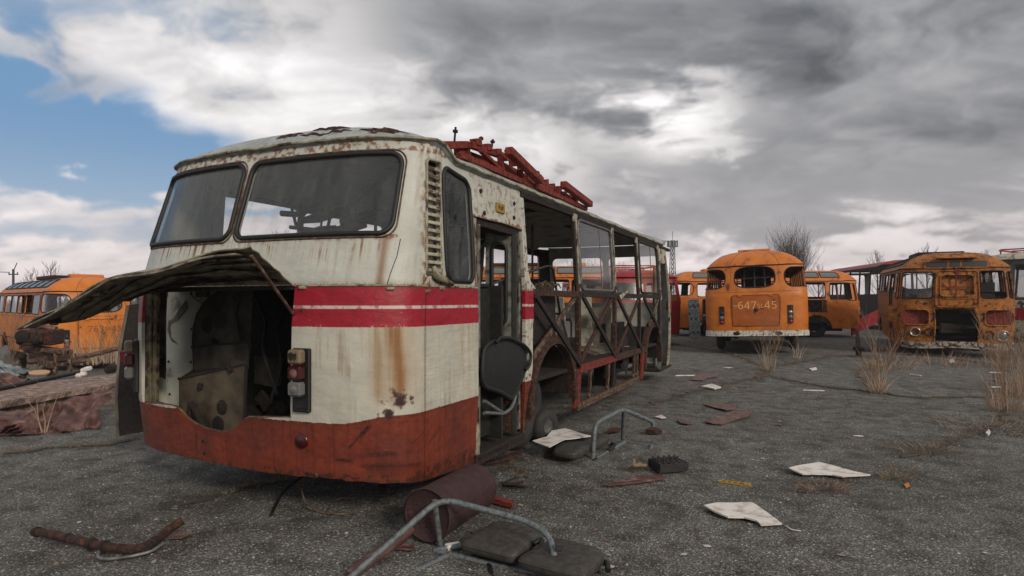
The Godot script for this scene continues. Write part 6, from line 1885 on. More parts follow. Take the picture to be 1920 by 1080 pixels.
func board(called: String, label: String, cat: String, group: String, pts: Array, mat: Material, t := 0.008, lift := 0.004, tilt := Vector2.ZERO) -> void:
	var c := Vector3.ZERO
	for p in pts: c += gp(p[0], p[1]) / pts.size()
	c.y = lie(c.x, c.z) + lift + 0.008
	var pl := PackedVector2Array()
	for p in outline(pts, c): pl.append(Vector2(p.x, -p.y))
	var tb := Basis(Vector3.RIGHT, tilt.x) * Basis(Vector3.BACK, tilt.y)
	var sd: float = pts[0][0] * 0.37 + pts[0][1]
	var bend := func(u, v): return tb * Vector3(u, t + 0.010 * (relief.get_noise_2d(u * 3.5 + sd, v * 3.5) + 0.4) + 0.07 * u * u * (0.5 + 0.5 * sin(sd)), -v)
	var o := skin(called, self, bend, pl, [], 0.05, 0.05, t, mat)
	o.position = c
	tag(o, label, cat, group)

func debris() -> void:
	var gw := "white boards lying on the asphalt"
	board("white_board", "white curved board lying nearest, at the bottom of the yard", "board", gw, [[1320, 957], [1345, 951], [1410, 950], [1440, 970], [1466, 988], [1427, 991], [1418, 983], [1395, 977], [1365, 977], [1340, 968]], M.board, 0.01, 0.01, Vector2(0.02, 0.0))
	board("white_board", "white pointed board with two dark holes, lying behind the nearest", "board", gw, [[1478, 886], [1535, 874], [1560, 880], [1600, 891], [1632, 897], [1600, 899], [1580, 901], [1560, 897], [1545, 896], [1505, 896], [1490, 891]], M.board, 0.01, 0.012, Vector2(0.03, 0.0))
	var gb := "brown sheets lying on the asphalt"
	board("brown_sheet", "brown sheet with a straight right end, upper of a pair", "sheet", gb, [[1318, 760], [1345, 758], [1380, 761], [1379, 770], [1362, 772], [1340, 767]], M.board_brown)
	board("brown_sheet", "larger brown sheet with a ragged tip, lower of a pair", "sheet", gb, [[1320, 795], [1348, 786], [1375, 777], [1395, 778], [1411, 780], [1400, 786], [1375, 792], [1355, 799], [1335, 798]], M.board_brown, 0.008, 0.015, Vector2(0.04, 0.0))
	board("brown_sheet", "small brown crescent left of the brown pair", "sheet", gb, [[1268, 788], [1285, 791], [1302, 796], [1290, 799], [1275, 796]], M.board_brown)
	board("brown_sheet", "grey-brown jagged sheet near the front of the coach", "sheet", gb, [[1303, 706], [1315, 701], [1349, 702], [1345, 708], [1326, 710], [1318, 715], [1296, 714]], M.board_brown)
	board("paper_scrap", "small cream scrap left of the brown crescent", "scrap", "pale scraps on the ground", [[1228, 783], [1240, 779], [1249, 785], [1240, 786]], M.board)
	board("paper_scrap", "white folded papers beside the brown moss", "scrap", "pale scraps on the ground", [[1314, 728], [1335, 723], [1352, 729], [1340, 732]], M.board, 0.02)
	board("paper_scrap", "white scrap on the crack at the far side of the yard", "scrap", "pale scraps on the ground", [[1517, 693], [1530, 691], [1532, 694], [1522, 696]], M.board, 0.02)
	board("paper_scrap", "white crumpled scrap before the rusted bus at right", "scrap", "pale scraps on the ground", [[1778, 681], [1788, 676], [1790, 681], [1782, 683]], M.board, 0.03)
	board("paper_scrap", "white scrap under the dark grass at the right edge", "scrap", "pale scraps on the ground", [[1848, 818], [1854, 812], [1857, 816], [1853, 822]], M.board, 0.02)
	board("paper_scrap", "orange-yellow scrap beside the grass cushions", "scrap", "pale scraps on the ground", [[1695, 912], [1703, 909], [1706, 914], [1699, 918]], flat(Color(0.7, 0.42, 0.12), 0.8), 0.006)
	board("rust_strip", "long rust-brown metal strip in front of the black crate", "scrap", "rusty metal scraps", [[1130, 913], [1160, 906], [1195, 895], [1240, 893], [1247, 902], [1200, 909], [1140, 915]], M.rust_plum, 0.006)
	board("rust_strip", "dark folded scrap right of the far seat frame", "scrap", "rusty metal scraps", [[1210, 814], [1225, 807], [1241, 814], [1230, 816]], M.rust, 0.04)
	board("rust_strip", "rusty plate near the foot of the wheel stub", "scrap", "rusty metal scraps", [[1135, 815], [1150, 806], [1168, 808], [1158, 812]], M.rust, 0.02)
	board("rust_strip", "brown plate under the left end of the drum's pipe", "scrap", "rusty metal scraps", [[735, 1035], [745, 1026], [778, 1031], [775, 1039]], M.rust_plum, 0.01)
	board("rust_strip", "grey plate behind the bent end of the exhaust pipe", "scrap", "rusty metal scraps", [[312, 1012], [330, 996], [359, 1004], [340, 1013]], M.board_brown, 0.006)
	board("rust_strip", "rusty channel lying behind the drum", "scrap", "rusty metal scraps", [[912, 945], [920, 940], [963, 951], [960, 958]], M.rust_red, 0.03)
	board("rust_strip", "torn sheet half under the rear step of the coach", "scrap", "rusty metal scraps", [[905, 880], [960, 858], [985, 848], [975, 862], [940, 872]], M.rust, 0.02)
	for q in [[1365, 690, 0.10, "board", "whitish flake on the asphalt below the white bumper"], [1700, 690, 0.12, "rust", "rusty flake on the gravel left of the rusted bus's bumper"], [1235, 765, 0.07, "board_brown", "brown flake close to the greenish moss patch"], [1462, 800, 0.05, "rust_pale", "mottled flake alone in the open middle of the yard"], [1218, 792, 0.05, "wood", "wooden chip beside the end of the far seat's hoop"], [1610, 820, 0.05, "board", "whitish flake alone at the right of the open yard"]]:
		var w: float = q[2]
		var st2 := begin()
		plate(st2, PackedVector2Array([Vector2(-w, -0.2 * w), Vector2(0.4 * w, -0.4 * w), Vector2(w, 0.05 * w), Vector2(0.2 * w, 0.35 * w)]), 0.006, Transform3D(Basis(Vector3.RIGHT, 0.1), Vector3.ZERO))
		var o := done(st2, "flat_scrap", M[q[3]])
		o.position = on(q[0], q[1], 0.006)
		tag(o, q[4], "scrap")
	# sticks
	for q in [[[1266, 706], [1303, 705], "pale stick beside the jagged sheet near the coach's front"], [[1345, 786], [1377, 774], "pale stick between the brown pair of sheets"], [[1506, 733], [1546, 735], "thin light stick on the crack in mid yard"], [[1706, 704], [1727, 707], "pale stick on the gravel before the rusted bus"], [[1855, 700], [1880, 701], "white stick beside the tall grass, upper one"], [[1858, 728], [1876, 728], "white stick beside the tall grass, lower one"]]:
		var st := begin()
		bar(st, on(q[0][0], q[0][1], 0.015), on(q[1][0], q[1][1], 0.015), 0.025, 0.02)
		tag(done(st, "stick", M.board), q[2], "stick", "sticks on the yard")
	black_crate()
	var st := begin()
	var p := on(1376, 908, 0.008)
	var tk := Vector3(0.085, 0, 0.05)
	for s in [-1.0, 1.0]: bar(st, p - tk + Vector3(0.02, 0, -0.02) * s, p + tk * 0.7 + Vector3(0.02, 0, -0.02) * s, 0.008, 0.012)
	for k in 5: bar(st, p - tk.lerp(-tk * 0.7, k / 4.0) + Vector3(0.02, 0, -0.02), p - tk.lerp(-tk * 0.7, k / 4.0) - Vector3(0.02, 0, -0.02), 0.007, 0.01)
	bx(st, p + tk * 0.95, Vector3(0.055, 0.028, 0.03), Basis(Vector3.UP, -0.5), 0.006)
	tag(done(st, "yellow_bracket", M.yellow), "yellow plastic bracket on the gravel right of the black crate", "bracket")
	for q in [[1200, 884, 0.4, "light wooden slats heaped left of the black crate"], [965, 920, 0.0, "dark thin slats lying behind the drum"]]:
		p = on(q[0], q[1], 0.02)
		var h := thing("slat_heap", q[3], "scrap", p, q[2], "little heaps of slats")
		for k in 5:
			st = begin()
			bar(st, Vector3(-0.09, 0.012 * k, -0.05 + 0.025 * k), Vector3(0.10 - 0.02 * k, 0.012 * k, -0.03 + 0.02 * k * (1 if k % 2 else -1)), 0.022, 0.01)
			done(st, "slat", M.wood if q[0] > 1000 else M.rust_dark, h)

func black_crate() -> void:
	var c := on(1256, 886, 0.01)
	var o := thing("black_crate", "black plastic bottle crate lying on its side on the gravel", "crate", c, 0.25)
	var st := begin()
	bx(st, Vector3(0, 0.012, -0.03), Vector3(0.25, 0.012, 0.20), Basis(), 0.003)
	done(st, "crate_bottom", M.rubber, o)
	for k in 6:
		st = begin()
		bx(st, Vector3(-0.12 + 0.048 * k, 0.045, -0.03), Vector3(0.008, 0.06, 0.2), Basis(), 0.002)
		done(st, "crate_rib", M.rubber, o)
	for k in 5:
		st = begin()
		bx(st, Vector3(0, 0.045, -0.13 + 0.05 * k), Vector3(0.25, 0.06, 0.008), Basis(Vector3.RIGHT, 0.1), 0.002)
		done(st, "crate_rib", M.rubber, o)
	for k in 12:
		st = begin()
		bx(st, Vector3(-0.096 + 0.048 * (k % 5), 0.085, -0.10 + 0.05 * (k / 5)), Vector3(0.018, 0.03, 0.012), Basis(Vector3.BACK, 0.3 * sin(k * 2.0)), 0.003)
		done(st, "crate_prong", M.rubber, o)

func seats_outside() -> void:
	# nearest: the double seat whose grey frame lies on the gravel
	var o := thing("seat_frame_nearest", "double bus seat with grey tube frame overturned in the foreground", "seat", gp(930, 1035))
	o.name = numbered("overturned_seat")
	var c := o.position
	var g := func(px, py, d): return at(px, py, d) - c
	var st := begin()
	tube(st, bent([g.call(640, 1098, 3.02), g.call(826, 934, 3.46), g.call(985, 976, 3.34), g.call(1034, 1004, 3.22), g.call(1046, 1092, 3.09)], 0.10), 0.0165, 9)
	done(st, "tube_hoop", M.grey_tube, o)
	st = begin()
	rod(st, g.call(815, 938, 3.45), g.call(826, 1024, 3.5), 0.0145)
	done(st, "tube_leg", M.grey_tube, o)
	for q in [[[815, 1033, 3.46], [940, 1062, 3.28]], [[940, 1062, 3.28], [1090, 1100, 3.07]], [[845, 1038, 3.42], [740, 1092, 3.13]], [[815, 1033, 3.46], [880, 1020, 3.5]]]:
		st = begin()
		rod(st, g.call(q[0][0], q[0][1], q[0][2]), g.call(q[1][0], q[1][1], q[1][2]), 0.0155, 9)
		done(st, "tube_leg", M.grey_tube, o)
	st = begin()
	tube(st, bent([g.call(915, 1055, 3.34), g.call(922, 1082, 3.17), g.call(935, 1100, 3.1)], 0.04), 0.017, 8)
	tube(st, bent([g.call(1085, 1068, 3.16), g.call(1138, 1052, 3.2), g.call(1140, 1070, 3.12)], 0.05), 0.015, 8)
	tube(st, bent([g.call(1000, 1020, 3.37), g.call(1018, 1010, 3.4), g.call(1012, 1030, 3.3)], 0.03), 0.014, 8)
	done(st, "black_end_cap", M.black, o)
	st = begin()
	bx(st, g.call(1048, 1026, 3.15), Vector3(0.035, 0.04, 0.02))
	done(st, "clamp", M.steel_dark, o)
	st = begin()
	bx(st, g.call(850, 1024, 3.5), Vector3(0.09, 0.03, 0.05), Basis(Vector3.UP, 0.5), 0.01)
	done(st, "torn_foam", M.board, o)
	for q in [[[[858, 1022], [925, 984], [945, 981], [1008, 998], [1012, 1008], [965, 1050]], "inner"], [[[967, 1054], [1030, 1018], [1052, 1016], [1126, 1036], [1134, 1048], [1098, 1088], [1060, 1080]], "outer"]]:
		var poly := PackedVector2Array()
		for p in q[0]:
			var w := gp(p[0], p[1] + 12, 0.04)
			poly.append(Vector2(w.x - c.x, w.z - c.z))
		cushion(o, poly, 0.045, 0.055)
	# farther: frame with one cushion, under a white board
	o = thing("seat_frame_far", "bus seat with dark grey tube frame lying beside the stripped side", "seat", gp(1110, 850))
	o.name = numbered("overturned_seat")
	var c2 := o.position
	g = func(px, py, d): return at(px, py, d) - c2
	st = begin()
	tube(st, bent([g.call(1112, 862, 5.5), g.call(1115, 795, 5.52), g.call(1168, 767, 6.0), g.call(1224, 791, 6.15), g.call(1225, 800, 6.15)], 0.10), 0.021, 8)
	done(st, "tube_hoop", M.grey_tube, o)
	for q in [[[1170, 772, 6.0], [1168, 824, 6.15]], [[1115, 863, 5.5], [1172, 828, 6.15]], [[1172, 829, 6.15], [1221, 839, 5.95]], [[1221, 836, 5.95], [1220, 846, 5.85]]]:
		st = begin()
		rod(st, g.call(q[0][0], q[0][1], q[0][2]), g.call(q[1][0], q[1][1], q[1][2]), 0.021)
		done(st, "tube_leg", M.grey_tube, o)
	st = begin()
	tube(st, bent([g.call(1080, 873, 5.4), g.call(1105, 876, 5.38), g.call(1118, 862, 5.5)], 0.08), 0.026, 8)
	tube(st, bent([g.call(1140, 848, 5.75), g.call(1152, 838, 5.95), g.call(1148, 834, 6.0)], 0.05), 0.03, 8)
	done(st, "black_end_cap", M.black, o)
	var poly := PackedVector2Array()
	for p in [[1035, 868], [1078, 874], [1142, 842], [1140, 833], [1060, 826]]:
		var w := gp(p[0], p[1])
		poly.append(Vector2(w.x - c2.x, w.z - c2.z))
	cushion(o, poly, 0.05, 0.06)
	board("white_board", "white board lying across the cushion of the far seat", "board", "white boards lying on the asphalt", [[998, 858], [1025, 850], [1035, 836], [1060, 831], [1108, 848], [1060, 855], [1030, 870]], M.board, 0.008, 0.125)

func cushion(o: Node3D, poly: PackedVector2Array, y0: float, t: float) -> void:
	if area2(poly) < 0.0: poly.reverse()
	var st := begin()
	var c := Vector2.ZERO
	for p in poly: c += p / poly.size()
	# round the corners of the outline first
	var r := PackedVector2Array()
	for i in poly.size():
		var a := poly[(i - 1 + poly.size()) % poly.size()]; var b := poly[i]; var d := poly[(i + 1) % poly.size()]
		for k in 4:
			var u := k / 3.0
			var p := b.lerp(a, 0.14); var q := b.lerp(d, 0.14)
			r.append(p.lerp(b, u).lerp(b.lerp(q, u), u))
	var rings := []
	for q in [[0.97, 0.0], [1.0, 0.2], [1.0, 0.62], [0.985, 0.85], [0.94, 0.97], [0.7, 1.08], [0.0, 1.12]]:
		var l := PackedVector3Array()
		for p in r:
			var w: Vector2 = c + (p - c) * q[0]
			l.append(Vector3(w.x, y0 + t * q[1], w.y))
		rings.append(l)
	st.set_smooth_group(1)
	for k in rings.size() - 1:
		for i in r.size():
			var j := (i + 1) % r.size()
			quad(st, rings[k][j], rings[k][i], rings[k + 1][i], rings[k + 1][j])
	var m := done(st, "seat_cushion", M.vinyl, o)
	st = begin()
	tube(st, rings[2], 0.004, 5, false, true)
	done(st, "piping", M.board if rng.randf() < 0.0 else M.vinyl, m)

func drum_and_pipes() -> void:
	var L := at(800, 961, 3.56); var R := at(893, 918, 4.12)
	L.y = 0.165; R.y = 0.165
	var ax := (R - L).normalized()
	var xf := Transform3D(Basis(ax.cross(Vector3.UP).normalized(), ax, ax.cross(Vector3.UP).normalized().cross(ax)), L)
	var o := thing("steel_drum", "maroon steel silencer drum wedged under the corner of the coach", "drum")
	var st := begin()
	var ln := L.distance_to(R)
	lathe(st, [[0.148, 0.0], [0.152, 0.012], [0.15, 0.024], [0.15, ln - 0.024], [0.152, ln - 0.012], [0.146, ln], [0.0, ln + 0.004]], xf, 40)
	done(st, "drum_body", M.drum, o)
	st = begin()
	lathe(st, [[0.148, 0.0], [0.140, 0.012], [0.07, 0.014], [0.0, 0.016]], xf, 40)
	done(st, "drum_end", M.drum, o)
	st = begin()
	lathe(st, [[0.15, -0.004], [0.157, 0.0], [0.157, 0.014], [0.15, 0.018]], xf, 40)
	done(st, "drum_rim", M.drum, o)
	# straight rusty pipe in front of the drum
	o = thing("rusty_pipe", "straight rusty exhaust pipe lying against the overturned seat", "pipe")
	st = begin()
	tube(st, PackedVector3Array([at(655, 1082, 3.15), at(700, 1045, 3.3), at(752, 1008, 3.45), at(770, 990, 3.5)]), 0.032, 14)
	done(st, "pipe_wall", M.rust_plum, o)
	# bent exhaust at bottom left
	o = thing("bent_exhaust", "bent rusty exhaust pipe with clamps at the bottom left", "pipe")
	var w := func(px, py, h): return gp(px, py, h) + Vector3(0, 0.012, 0)
	st = begin()
	tube(st, bent([w.call(64, 1000, .03), w.call(100, 1006, .03), w.call(150, 1019, .035), w.call(205, 1031, .035), w.call(255, 1035, .03), w.call(290, 1020, .04), w.call(318, 995, .07), w.call(342, 980, .10)], 0.12, 6), 0.024, 12)
	done(st, "pipe_wall", M.rust, o)
	for q in [[70, 1001, .03, 0.029], [128, 1013, .035, 0.027], [172, 1024, .035, 0.033], [196, 1029, .035, 0.033], [278, 1027, .04, 0.028], [290, 1019, .045, 0.028]]:
		st = begin()
		var p: Vector3 = w.call(q[0], q[1], q[2])
		var d: Vector3 = (w.call(q[0] + 8, q[1] + (2.4 if q[0] < 250 else -7.0), q[2]) - p).normalized()
		tube(st, PackedVector3Array([p - d * 0.012, p + d * 0.012]), q[3], 12)
		done(st, "clamp", M.rust_dark, o)
	o = thing("thin_steel_tube", "bright bent thin tube lying against the bent exhaust", "pipe")
	st = begin()
	tube(st, bent([w.call(186, 1036, .02), w.call(183, 1050, .005), w.call(200, 1053, .0), w.call(245, 1048, .0), w.call(285, 1038, .01), w.call(306, 1022, .03)], 0.06, 6), 0.010, 9)
	done(st, "tube_wall", M.alu, o)
	# pale cable on the ground below the tail
	o = thing("loose_cable", "pale loose cable curling on the ground under the coach's tail", "cable")
	st = begin()
	tube(st, bent([at(562, 905, 4.3), on(575, 958, .01), on(620, 967, .01), on(668, 966, .01)], 0.2, 8), 0.006, 5)
	tube(st, bent([on(612, 966, .01), on(632, 950, .06), on(664, 941, .02)], 0.1, 6), 0.005, 5)
	done(st, "cable_run", M.rust_pale, o)
	# second loose cord at right front
	st = begin()
	tube(st, bent([on(1474, 988, .01), on(1482, 995, .008), on(1494, 997, .008), on(1502, 998, .008)], 0.05, 4), 0.004, 5)
	tag(done(st, "white_string", M.board), "short white cord beside the nearest white board", "cord")
	# wheel and hub stub by the rear arch
	o = thing("fallen_wheel", "small dark wheel with a pale hub lying by the rear door", "wheel")
	var cx := on(1013, 829, 0.0); cx.y = 0.165
	var ty := Basis(Vector3.UP, -0.75) * Basis(Vector3.BACK, PI / 2)
	st = begin()
	lathe(st, [[0.075, -0.11], [0.12, -0.115], [0.155, -0.10], [0.165, -0.06], [0.165, 0.06], [0.155, 0.10], [0.12, 0.115], [0.075, 0.11]], Transform3D(ty, cx), 28)
	done(st, "tyre_tread", M.rubber, o)
	st = begin()
	lathe(st, [[0.0, -0.085], [0.05, -0.09], [0.078, -0.105], [0.08, -0.09], [0.08, 0.09], [0.0, 0.09]], Transform3D(ty, cx), 20)
	done(st, "hub", M.alu, o)
	o = thing("leaning_tyre", "large worn tyre leaning inside the rear wheel arch", "tyre")
	st = begin()
	lathe(st, [[0.21, -0.09], [0.31, -0.10], [0.36, -0.06], [0.37, 0.0], [0.36, 0.06], [0.31, 0.10], [0.21, 0.09], [0.21, -0.09]], Transform3D(Basis(Vector3.UP, -0.433) * Basis(Vector3.BACK, PI / 2 - 0.12), Vector3(0.06, 0.36, -5.86)), 36)
	done(st, "tyre_tread", M.rubber, o)

func roof_truss(bus: Node3D) -> void:
	var o := thing("steel_truss", "red rusty steel truss with bolts lying across the coach roof", "truss")
	o.transform = bus.transform
	var L := func(s, y, x := 0.8): return Vector3(x, y, -s)
	var beams := [[0.80, 2.61, 1.42, 2.755, .07, .085, .75], [1.40, 2.745, 2.15, 2.79, .06, .08, .80], [1.85, 2.78, 2.62, 2.635, .09, .10, .95], [1.20, 2.63, 1.85, 2.68, .06, .06, .55], [1.60, 2.70, 1.75, 2.60, .06, .06, .55], [2.0, 2.70, 2.5, 2.68, .05, .06, .45], [2.62, 2.69, 3.35, 2.71, .06, .065, .75], [3.30, 2.715, 4.28, 2.625, .09, .10, .95], [2.4, 2.66, 3.3, 2.67, .05, .05, .45], [1.15, 2.70, 1.25, 2.60, .07, .05, .70], [1.42, 2.74, 1.46, 2.60, .06, .05, .75], [3.0, 2.70, 3.5, 2.62, .05, .05, .5], [1.10, 2.585, 2.7, 2.585, .08, .07, .86], [2.6, 2.585, 4.30, 2.575, .08, .07, .88], [1.3, 2.63, 2.6, 2.63, .06, .06, .62], [2.5, 2.63, 4.1, 2.63, .06, .06, .66], [2.55, 2.66, 3.4, 2.665, .06, .09, .82], [1.9, 2.75, 1.95, 2.58, .06, .06, .84], [2.3, 2.70, 2.35, 2.58, .06, .06, .86], [3.3, 2.70, 3.32, 2.58, .06, .06, .88], [3.8, 2.66, 3.85, 2.58, .06, .06, .9], [1.5, 2.72, 2.0, 2.60, .05, .05, .84], [1.3, 2.665, 2.1, 2.695, .07, .12, .72], [2.0, 2.685, 3.0, 2.655, .07, .12, .78], [2.9, 2.655, 3.8, 2.645, .07, .10, .82]]
	for q in beams:
		var st := begin()
		bar(st, L.call(q[0], q[1] - 0.025, q[6]), L.call(q[2], q[3] - 0.025, q[6]), q[4] * 0.85, q[5] * 0.72)
		done(st, "truss_beam", M.rust_red, o)
	for q in [[1.16, 2.70, .12], [1.62, 2.79, .06], [1.85, 2.80, .08], [2.15, 2.80, .05], [2.5, 2.72, .07], [2.95, 2.73, .06], [3.7, 2.70, .05]]:
		var st := begin()
		rod(st, L.call(q[0], q[1], 0.78), L.call(q[0] + 0.02, q[1] + q[2], 0.78), 0.009, 6)
		bx(st, L.call(q[0] + 0.015, q[1] + q[2] * 0.7, 0.78), Vector3(0.035, 0.025, 0.035), Basis(), 0.004)
		done(st, "bolt", M.rust_dark, o)
	for k in 14:
		var st := begin()
		var s := 1.5 + k * 0.2
		bx(st, L.call(s, 2.765 - 0.062 * maxf(0.0, s - 1.9), 0.80), Vector3(0.08, 0.06, 0.09), Basis(Vector3.RIGHT, 0.2), 0.004)
		done(st, "lug", M.rust_red, o)

func left_junk() -> void:
	# concrete slab
	var o := thing("concrete_slab", "long pinkish concrete slab lying along the left edge", "slab")
	var st := begin()
	var A := at(-70, 770, 6.6); var B := at(262, 682, 10.2); var C := at(262, 655, 13.0); var D := at(-120, 700, 9.6)
	var top := [Vector3(A.x, 0.27, A.z), Vector3(B.x, 0.30, B.z), Vector3(B.x - 0.9, 0.30, B.z - 1.2), Vector3(A.x - 1.3, 0.27, A.z - 1.1)]
	top = [at(-90, 795, 6.4), at(265, 705, 8.9), at(265, 688, 10.0), at(-90, 742, 7.6)]
	for k in 4: top[k].y = 0.27
	st.set_smooth_group(-1)
	var n1 := FastNoiseLite.new(); n1.seed = 3; n1.frequency = 1.5
	var nn := 30
	var P := func(u: float, v: float, y: float) -> Vector3:
		var p: Vector3 = top[0].lerp(top[1], u).lerp((top[3] as Vector3).lerp(top[2], u), v)
		var e := n1.get_noise_2d(p.x * 3.0, p.z * 3.0 + y * 9.0)
		p.y = y + e * 0.02
		return p + Vector3(0.03 * e, 0, 0.06 * e)
	for i in nn:
		var u0 := float(i) / nn; var u1 := float(i + 1) / nn
		for j in 4: quad(st, P.call(u0, j / 4.0, 0.27), P.call(u1, j / 4.0, 0.27), P.call(u1, (j + 1) / 4.0, 0.27), P.call(u0, (j + 1) / 4.0, 0.27))
		quad(st, P.call(u0, 0.06, -0.05), P.call(u1, 0.06, -0.05), P.call(u1, 0.06, 0.16), P.call(u0, 0.06, 0.16))
		quad(st, P.call(u0, 0.06, 0.16), P.call(u1, 0.06, 0.16), P.call(u1, 0.0, 0.20), P.call(u0, 0.0, 0.20))
		quad(st, P.call(u0, 0.0, 0.20), P.call(u1, 0.0, 0.20), P.call(u1, 0.0, 0.27), P.call(u0, 0.0, 0.27))
		quad(st, P.call(u1, 1.0, -0.3), P.call(u0, 1.0, -0.3), P.call(u0, 1.0, 0.27), P.call(u1, 1.0, 0.27))
	done(st, "slab_block", M.concrete, o)
	# torn sheet of painted metal leaning on the slab
	o = thing("torn_metal_sheet", "crumpled dark red metal sheet leaning against the concrete slab", "sheet")
	var n2 := FastNoiseLite.new(); n2.seed = 8; n2.frequency = 1.1; n2.fractal_octaves = 3
	var bot := [on(-70, 822), on(40, 818), on(120, 812), on(188, 806)]
	var hi := [at(-70, 760, 7.0), at(60, 770, 6.7), at(130, 742, 7.1), at(225, 722, 7.7)]
	var sm := func(l: Array, u: float) -> Vector3:
		var x := u * 3.0; var i := clampi(int(x), 0, 2)
		return (l[i] as Vector3).lerp(l[i + 1], x - i)
	var map := func(u, v):
		var p: Vector3 = (sm.call(bot, u) as Vector3).lerp(sm.call(hi, u), v)
		var e := n2.get_noise_2d(u * 4.2, v * 1.6)
		return p + Vector3(0.05 * e, 0.05 * e + 0.05 * sin(v * PI) * sin(u * 7.0 + 0.6), 0.14 * e + 0.08 * sin(v * PI))
	rng.seed = 90
	var edge := PackedVector2Array()
	for k in 21: edge.append(Vector2(k / 20.0, 0.02 + 0.05 * rng.randf()))
	edge.append(Vector2(0.97, 0.3)); edge.append(Vector2(1.0, 0.6))
	for k in 21: edge.append(Vector2(1.0 - k / 20.0, 1.0 - 0.10 * rng.randf()))
	skin("sheet_metal", o, map, edge, [], 0.03, 0.1, 0.006, M.rust_plum)
	st = begin()
	for k in 3: bar(st, sm.call(bot, 0.26 + 0.03 * k) + Vector3(0, 0.05, 0.05), sm.call(bot, 0.33 + 0.03 * k) + Vector3(0, 0.14 - 0.03 * k, 0.12), 0.10, 0.012)
	done(st, "curled_edge", M.rust, o)
	# pale crumpled sheet at the far left
	o = thing("pale_scrap_heap", "pale crumpled foil and red rags behind the slab at the left edge", "scrap")
	var hc := at(20, 690, 9.2)
	skin("foil", o, func(u, v): return hc + Vector3((u - 0.9) * 0.8, 0.10 * n2.get_noise_2d(u * 5.0, v * 5.0) + 0.22 * sin(PI * u) * sin(PI * v) - 0.12, -(v - 0.5) * 0.9), PackedVector2Array([Vector2(0, 0), Vector2(1, 0), Vector2(1, 1), Vector2(0, 1)]), [], 0.07, 0.07, 0.01, M.pale_blue)
	skin("rags", o, func(u, v): return hc + Vector3((u - 0.75) * 1.2, 0.14 * n2.get_noise_2d(u * 4.0 + 5.0, v * 5.0) + 0.24 * sin(PI * u) * sin(PI * v) - 0.22, 0.35 - (v - 0.5) * 0.8), PackedVector2Array([Vector2(0, 0), Vector2(1, 0), Vector2(1, 1), Vector2(0, 1)]), [], 0.07, 0.07, 0.01, M.rust_plum)
	# engine block and the stub of chassis it sits on
	o = thing("engine_scrap", "rusty engine block on a stub of chassis before the left orange bus", "engine")
	var z := 9.8
	var q3 := func(px, py, dz := 0.0): return at(px, py, z + dz)
	st = begin()
	var ctr: Vector3 = q3.call(82, 632)
	bx(st, ctr, Vector3(0.40, 0.24, 0.5), Basis(Vector3.UP, 0.3), 0.02)
	for k in 4: bx(st, ctr + Vector3(-0.15 + 0.1 * k, 0.02, 0.27), Vector3(0.07, 0.16, 0.06), Basis(Vector3.UP, 0.3), 0.015)
	done(st, "engine_block", M.rust, o)
	st = begin()
	tube(st, PackedVector3Array([q3.call(50, 617), q3.call(80, 613), q3.call(106, 616)]), 0.035, 8)
	done(st, "valve_cover", M.rust_plum, o)
	st = begin()
	lathe(st, [[0.0, 0.04], [0.04, 0.05], [0.06, 0.02], [0.09, 0.03], [0.10, 0.0]], face(ctr + Vector3(-0.10, 0.03, 0.30), Vector3(0.2, 0, 1)), 20)
	lathe(st, [[0.0, 0.04], [0.04, 0.05], [0.07, 0.0]], face(ctr + Vector3(0.10, -0.02, 0.31), Vector3(0.2, 0, 1)), 16)
	done(st, "pulley", M.rust_dark, o)
	st = begin()
	bar(st, q3.call(45, 650, 0.2), q3.call(128, 660, -0.3), 0.14, 0.07)
	bar(st, q3.call(60, 668, 0.3), q3.call(98, 684, -0.2), 0.10, 0.10)
	done(st, "chassis_beam", M.rust_pale, o)
	st = begin()
	tube(st, PackedVector3Array([q3.call(48, 655), q3.call(100, 665), q3.call(128, 655)]), 0.05, 10)
	tube(st, PackedVector3Array([q3.call(55, 678, .1), q3.call(95, 676), q3.call(98, 690)]), 0.045, 10)
	done(st, "axle_tube", M.rust_plum, o)
	for q in [[[104, 660], [132, 660]], [[104, 684], [132, 682]], [[104, 660], [104, 705]], [[131, 656], [131, 702]], [[104, 705], [131, 702]]]:
		st = begin()
		bar(st, q3.call(q[0][0], q[0][1], -0.3), q3.call(q[1][0], q[1][1], -0.3), 0.05, 0.05)
		done(st, "radiator_frame", M.rust_pale, o)
	for q in [[38, 640], [40, 668], [98, 672]]:
		st = begin()
		lathe(st, [[0.0, 0.05], [0.03, 0.05], [0.055, 0.02], [0.06, -0.04], [0.0, -0.05]], face(q3.call(q[0], q[1], -0.1), Vector3(0.3, 0, 1)), 16)
		done(st, "hub", M.rust_dark, o)
	for q in [[40, 690], [95, 692]]:
		st = begin()
		bx(st, q3.call(q[0], q[1], 0.1), Vector3(0.09, 0.35, 0.12), Basis(), 0.01)
		done(st, "stand_leg", M.rust_pale, o)
	o = thing("pale_board_offcut", "cream oval offcut lying under the engine scrap", "board")
	st = begin()
	plate(st, oval(0, 0, 0.13, 0.075, 2.4, 20), 0.012, Transform3D(Basis(Vector3.UP, 0.5) * Basis(Vector3.RIGHT, 0.35), at(74, 699, 9.3)))
	done(st, "offcut", flat(Color(0.68, 0.55, 0.43), 0.8), o)
	# long pale pipe slanting up to the right, black pipe lying on the slab
	o = thing("pale_pipe", "long pale peeling pipe slanting behind the grass at left", "pipe")
	st = begin()
	rod(st, at(128, 676, 10.5), at(226, 652, 11.2), 0.04, 9)
	rod(st, at(128, 681, 10.5), at(160, 674, 10.7), 0.05, 9)
	done(st, "pipe_wall", M.rust_pale, o)
	o = thing("black_pipe", "thin black pipe lying along the back of the slab", "pipe")
	st = begin()
	tube(st, PackedVector3Array([at(-30, 735, 7.4), at(60, 716, 8.4), at(110, 706, 9.0), at(152, 697, 9.6)]), 0.03, 8)
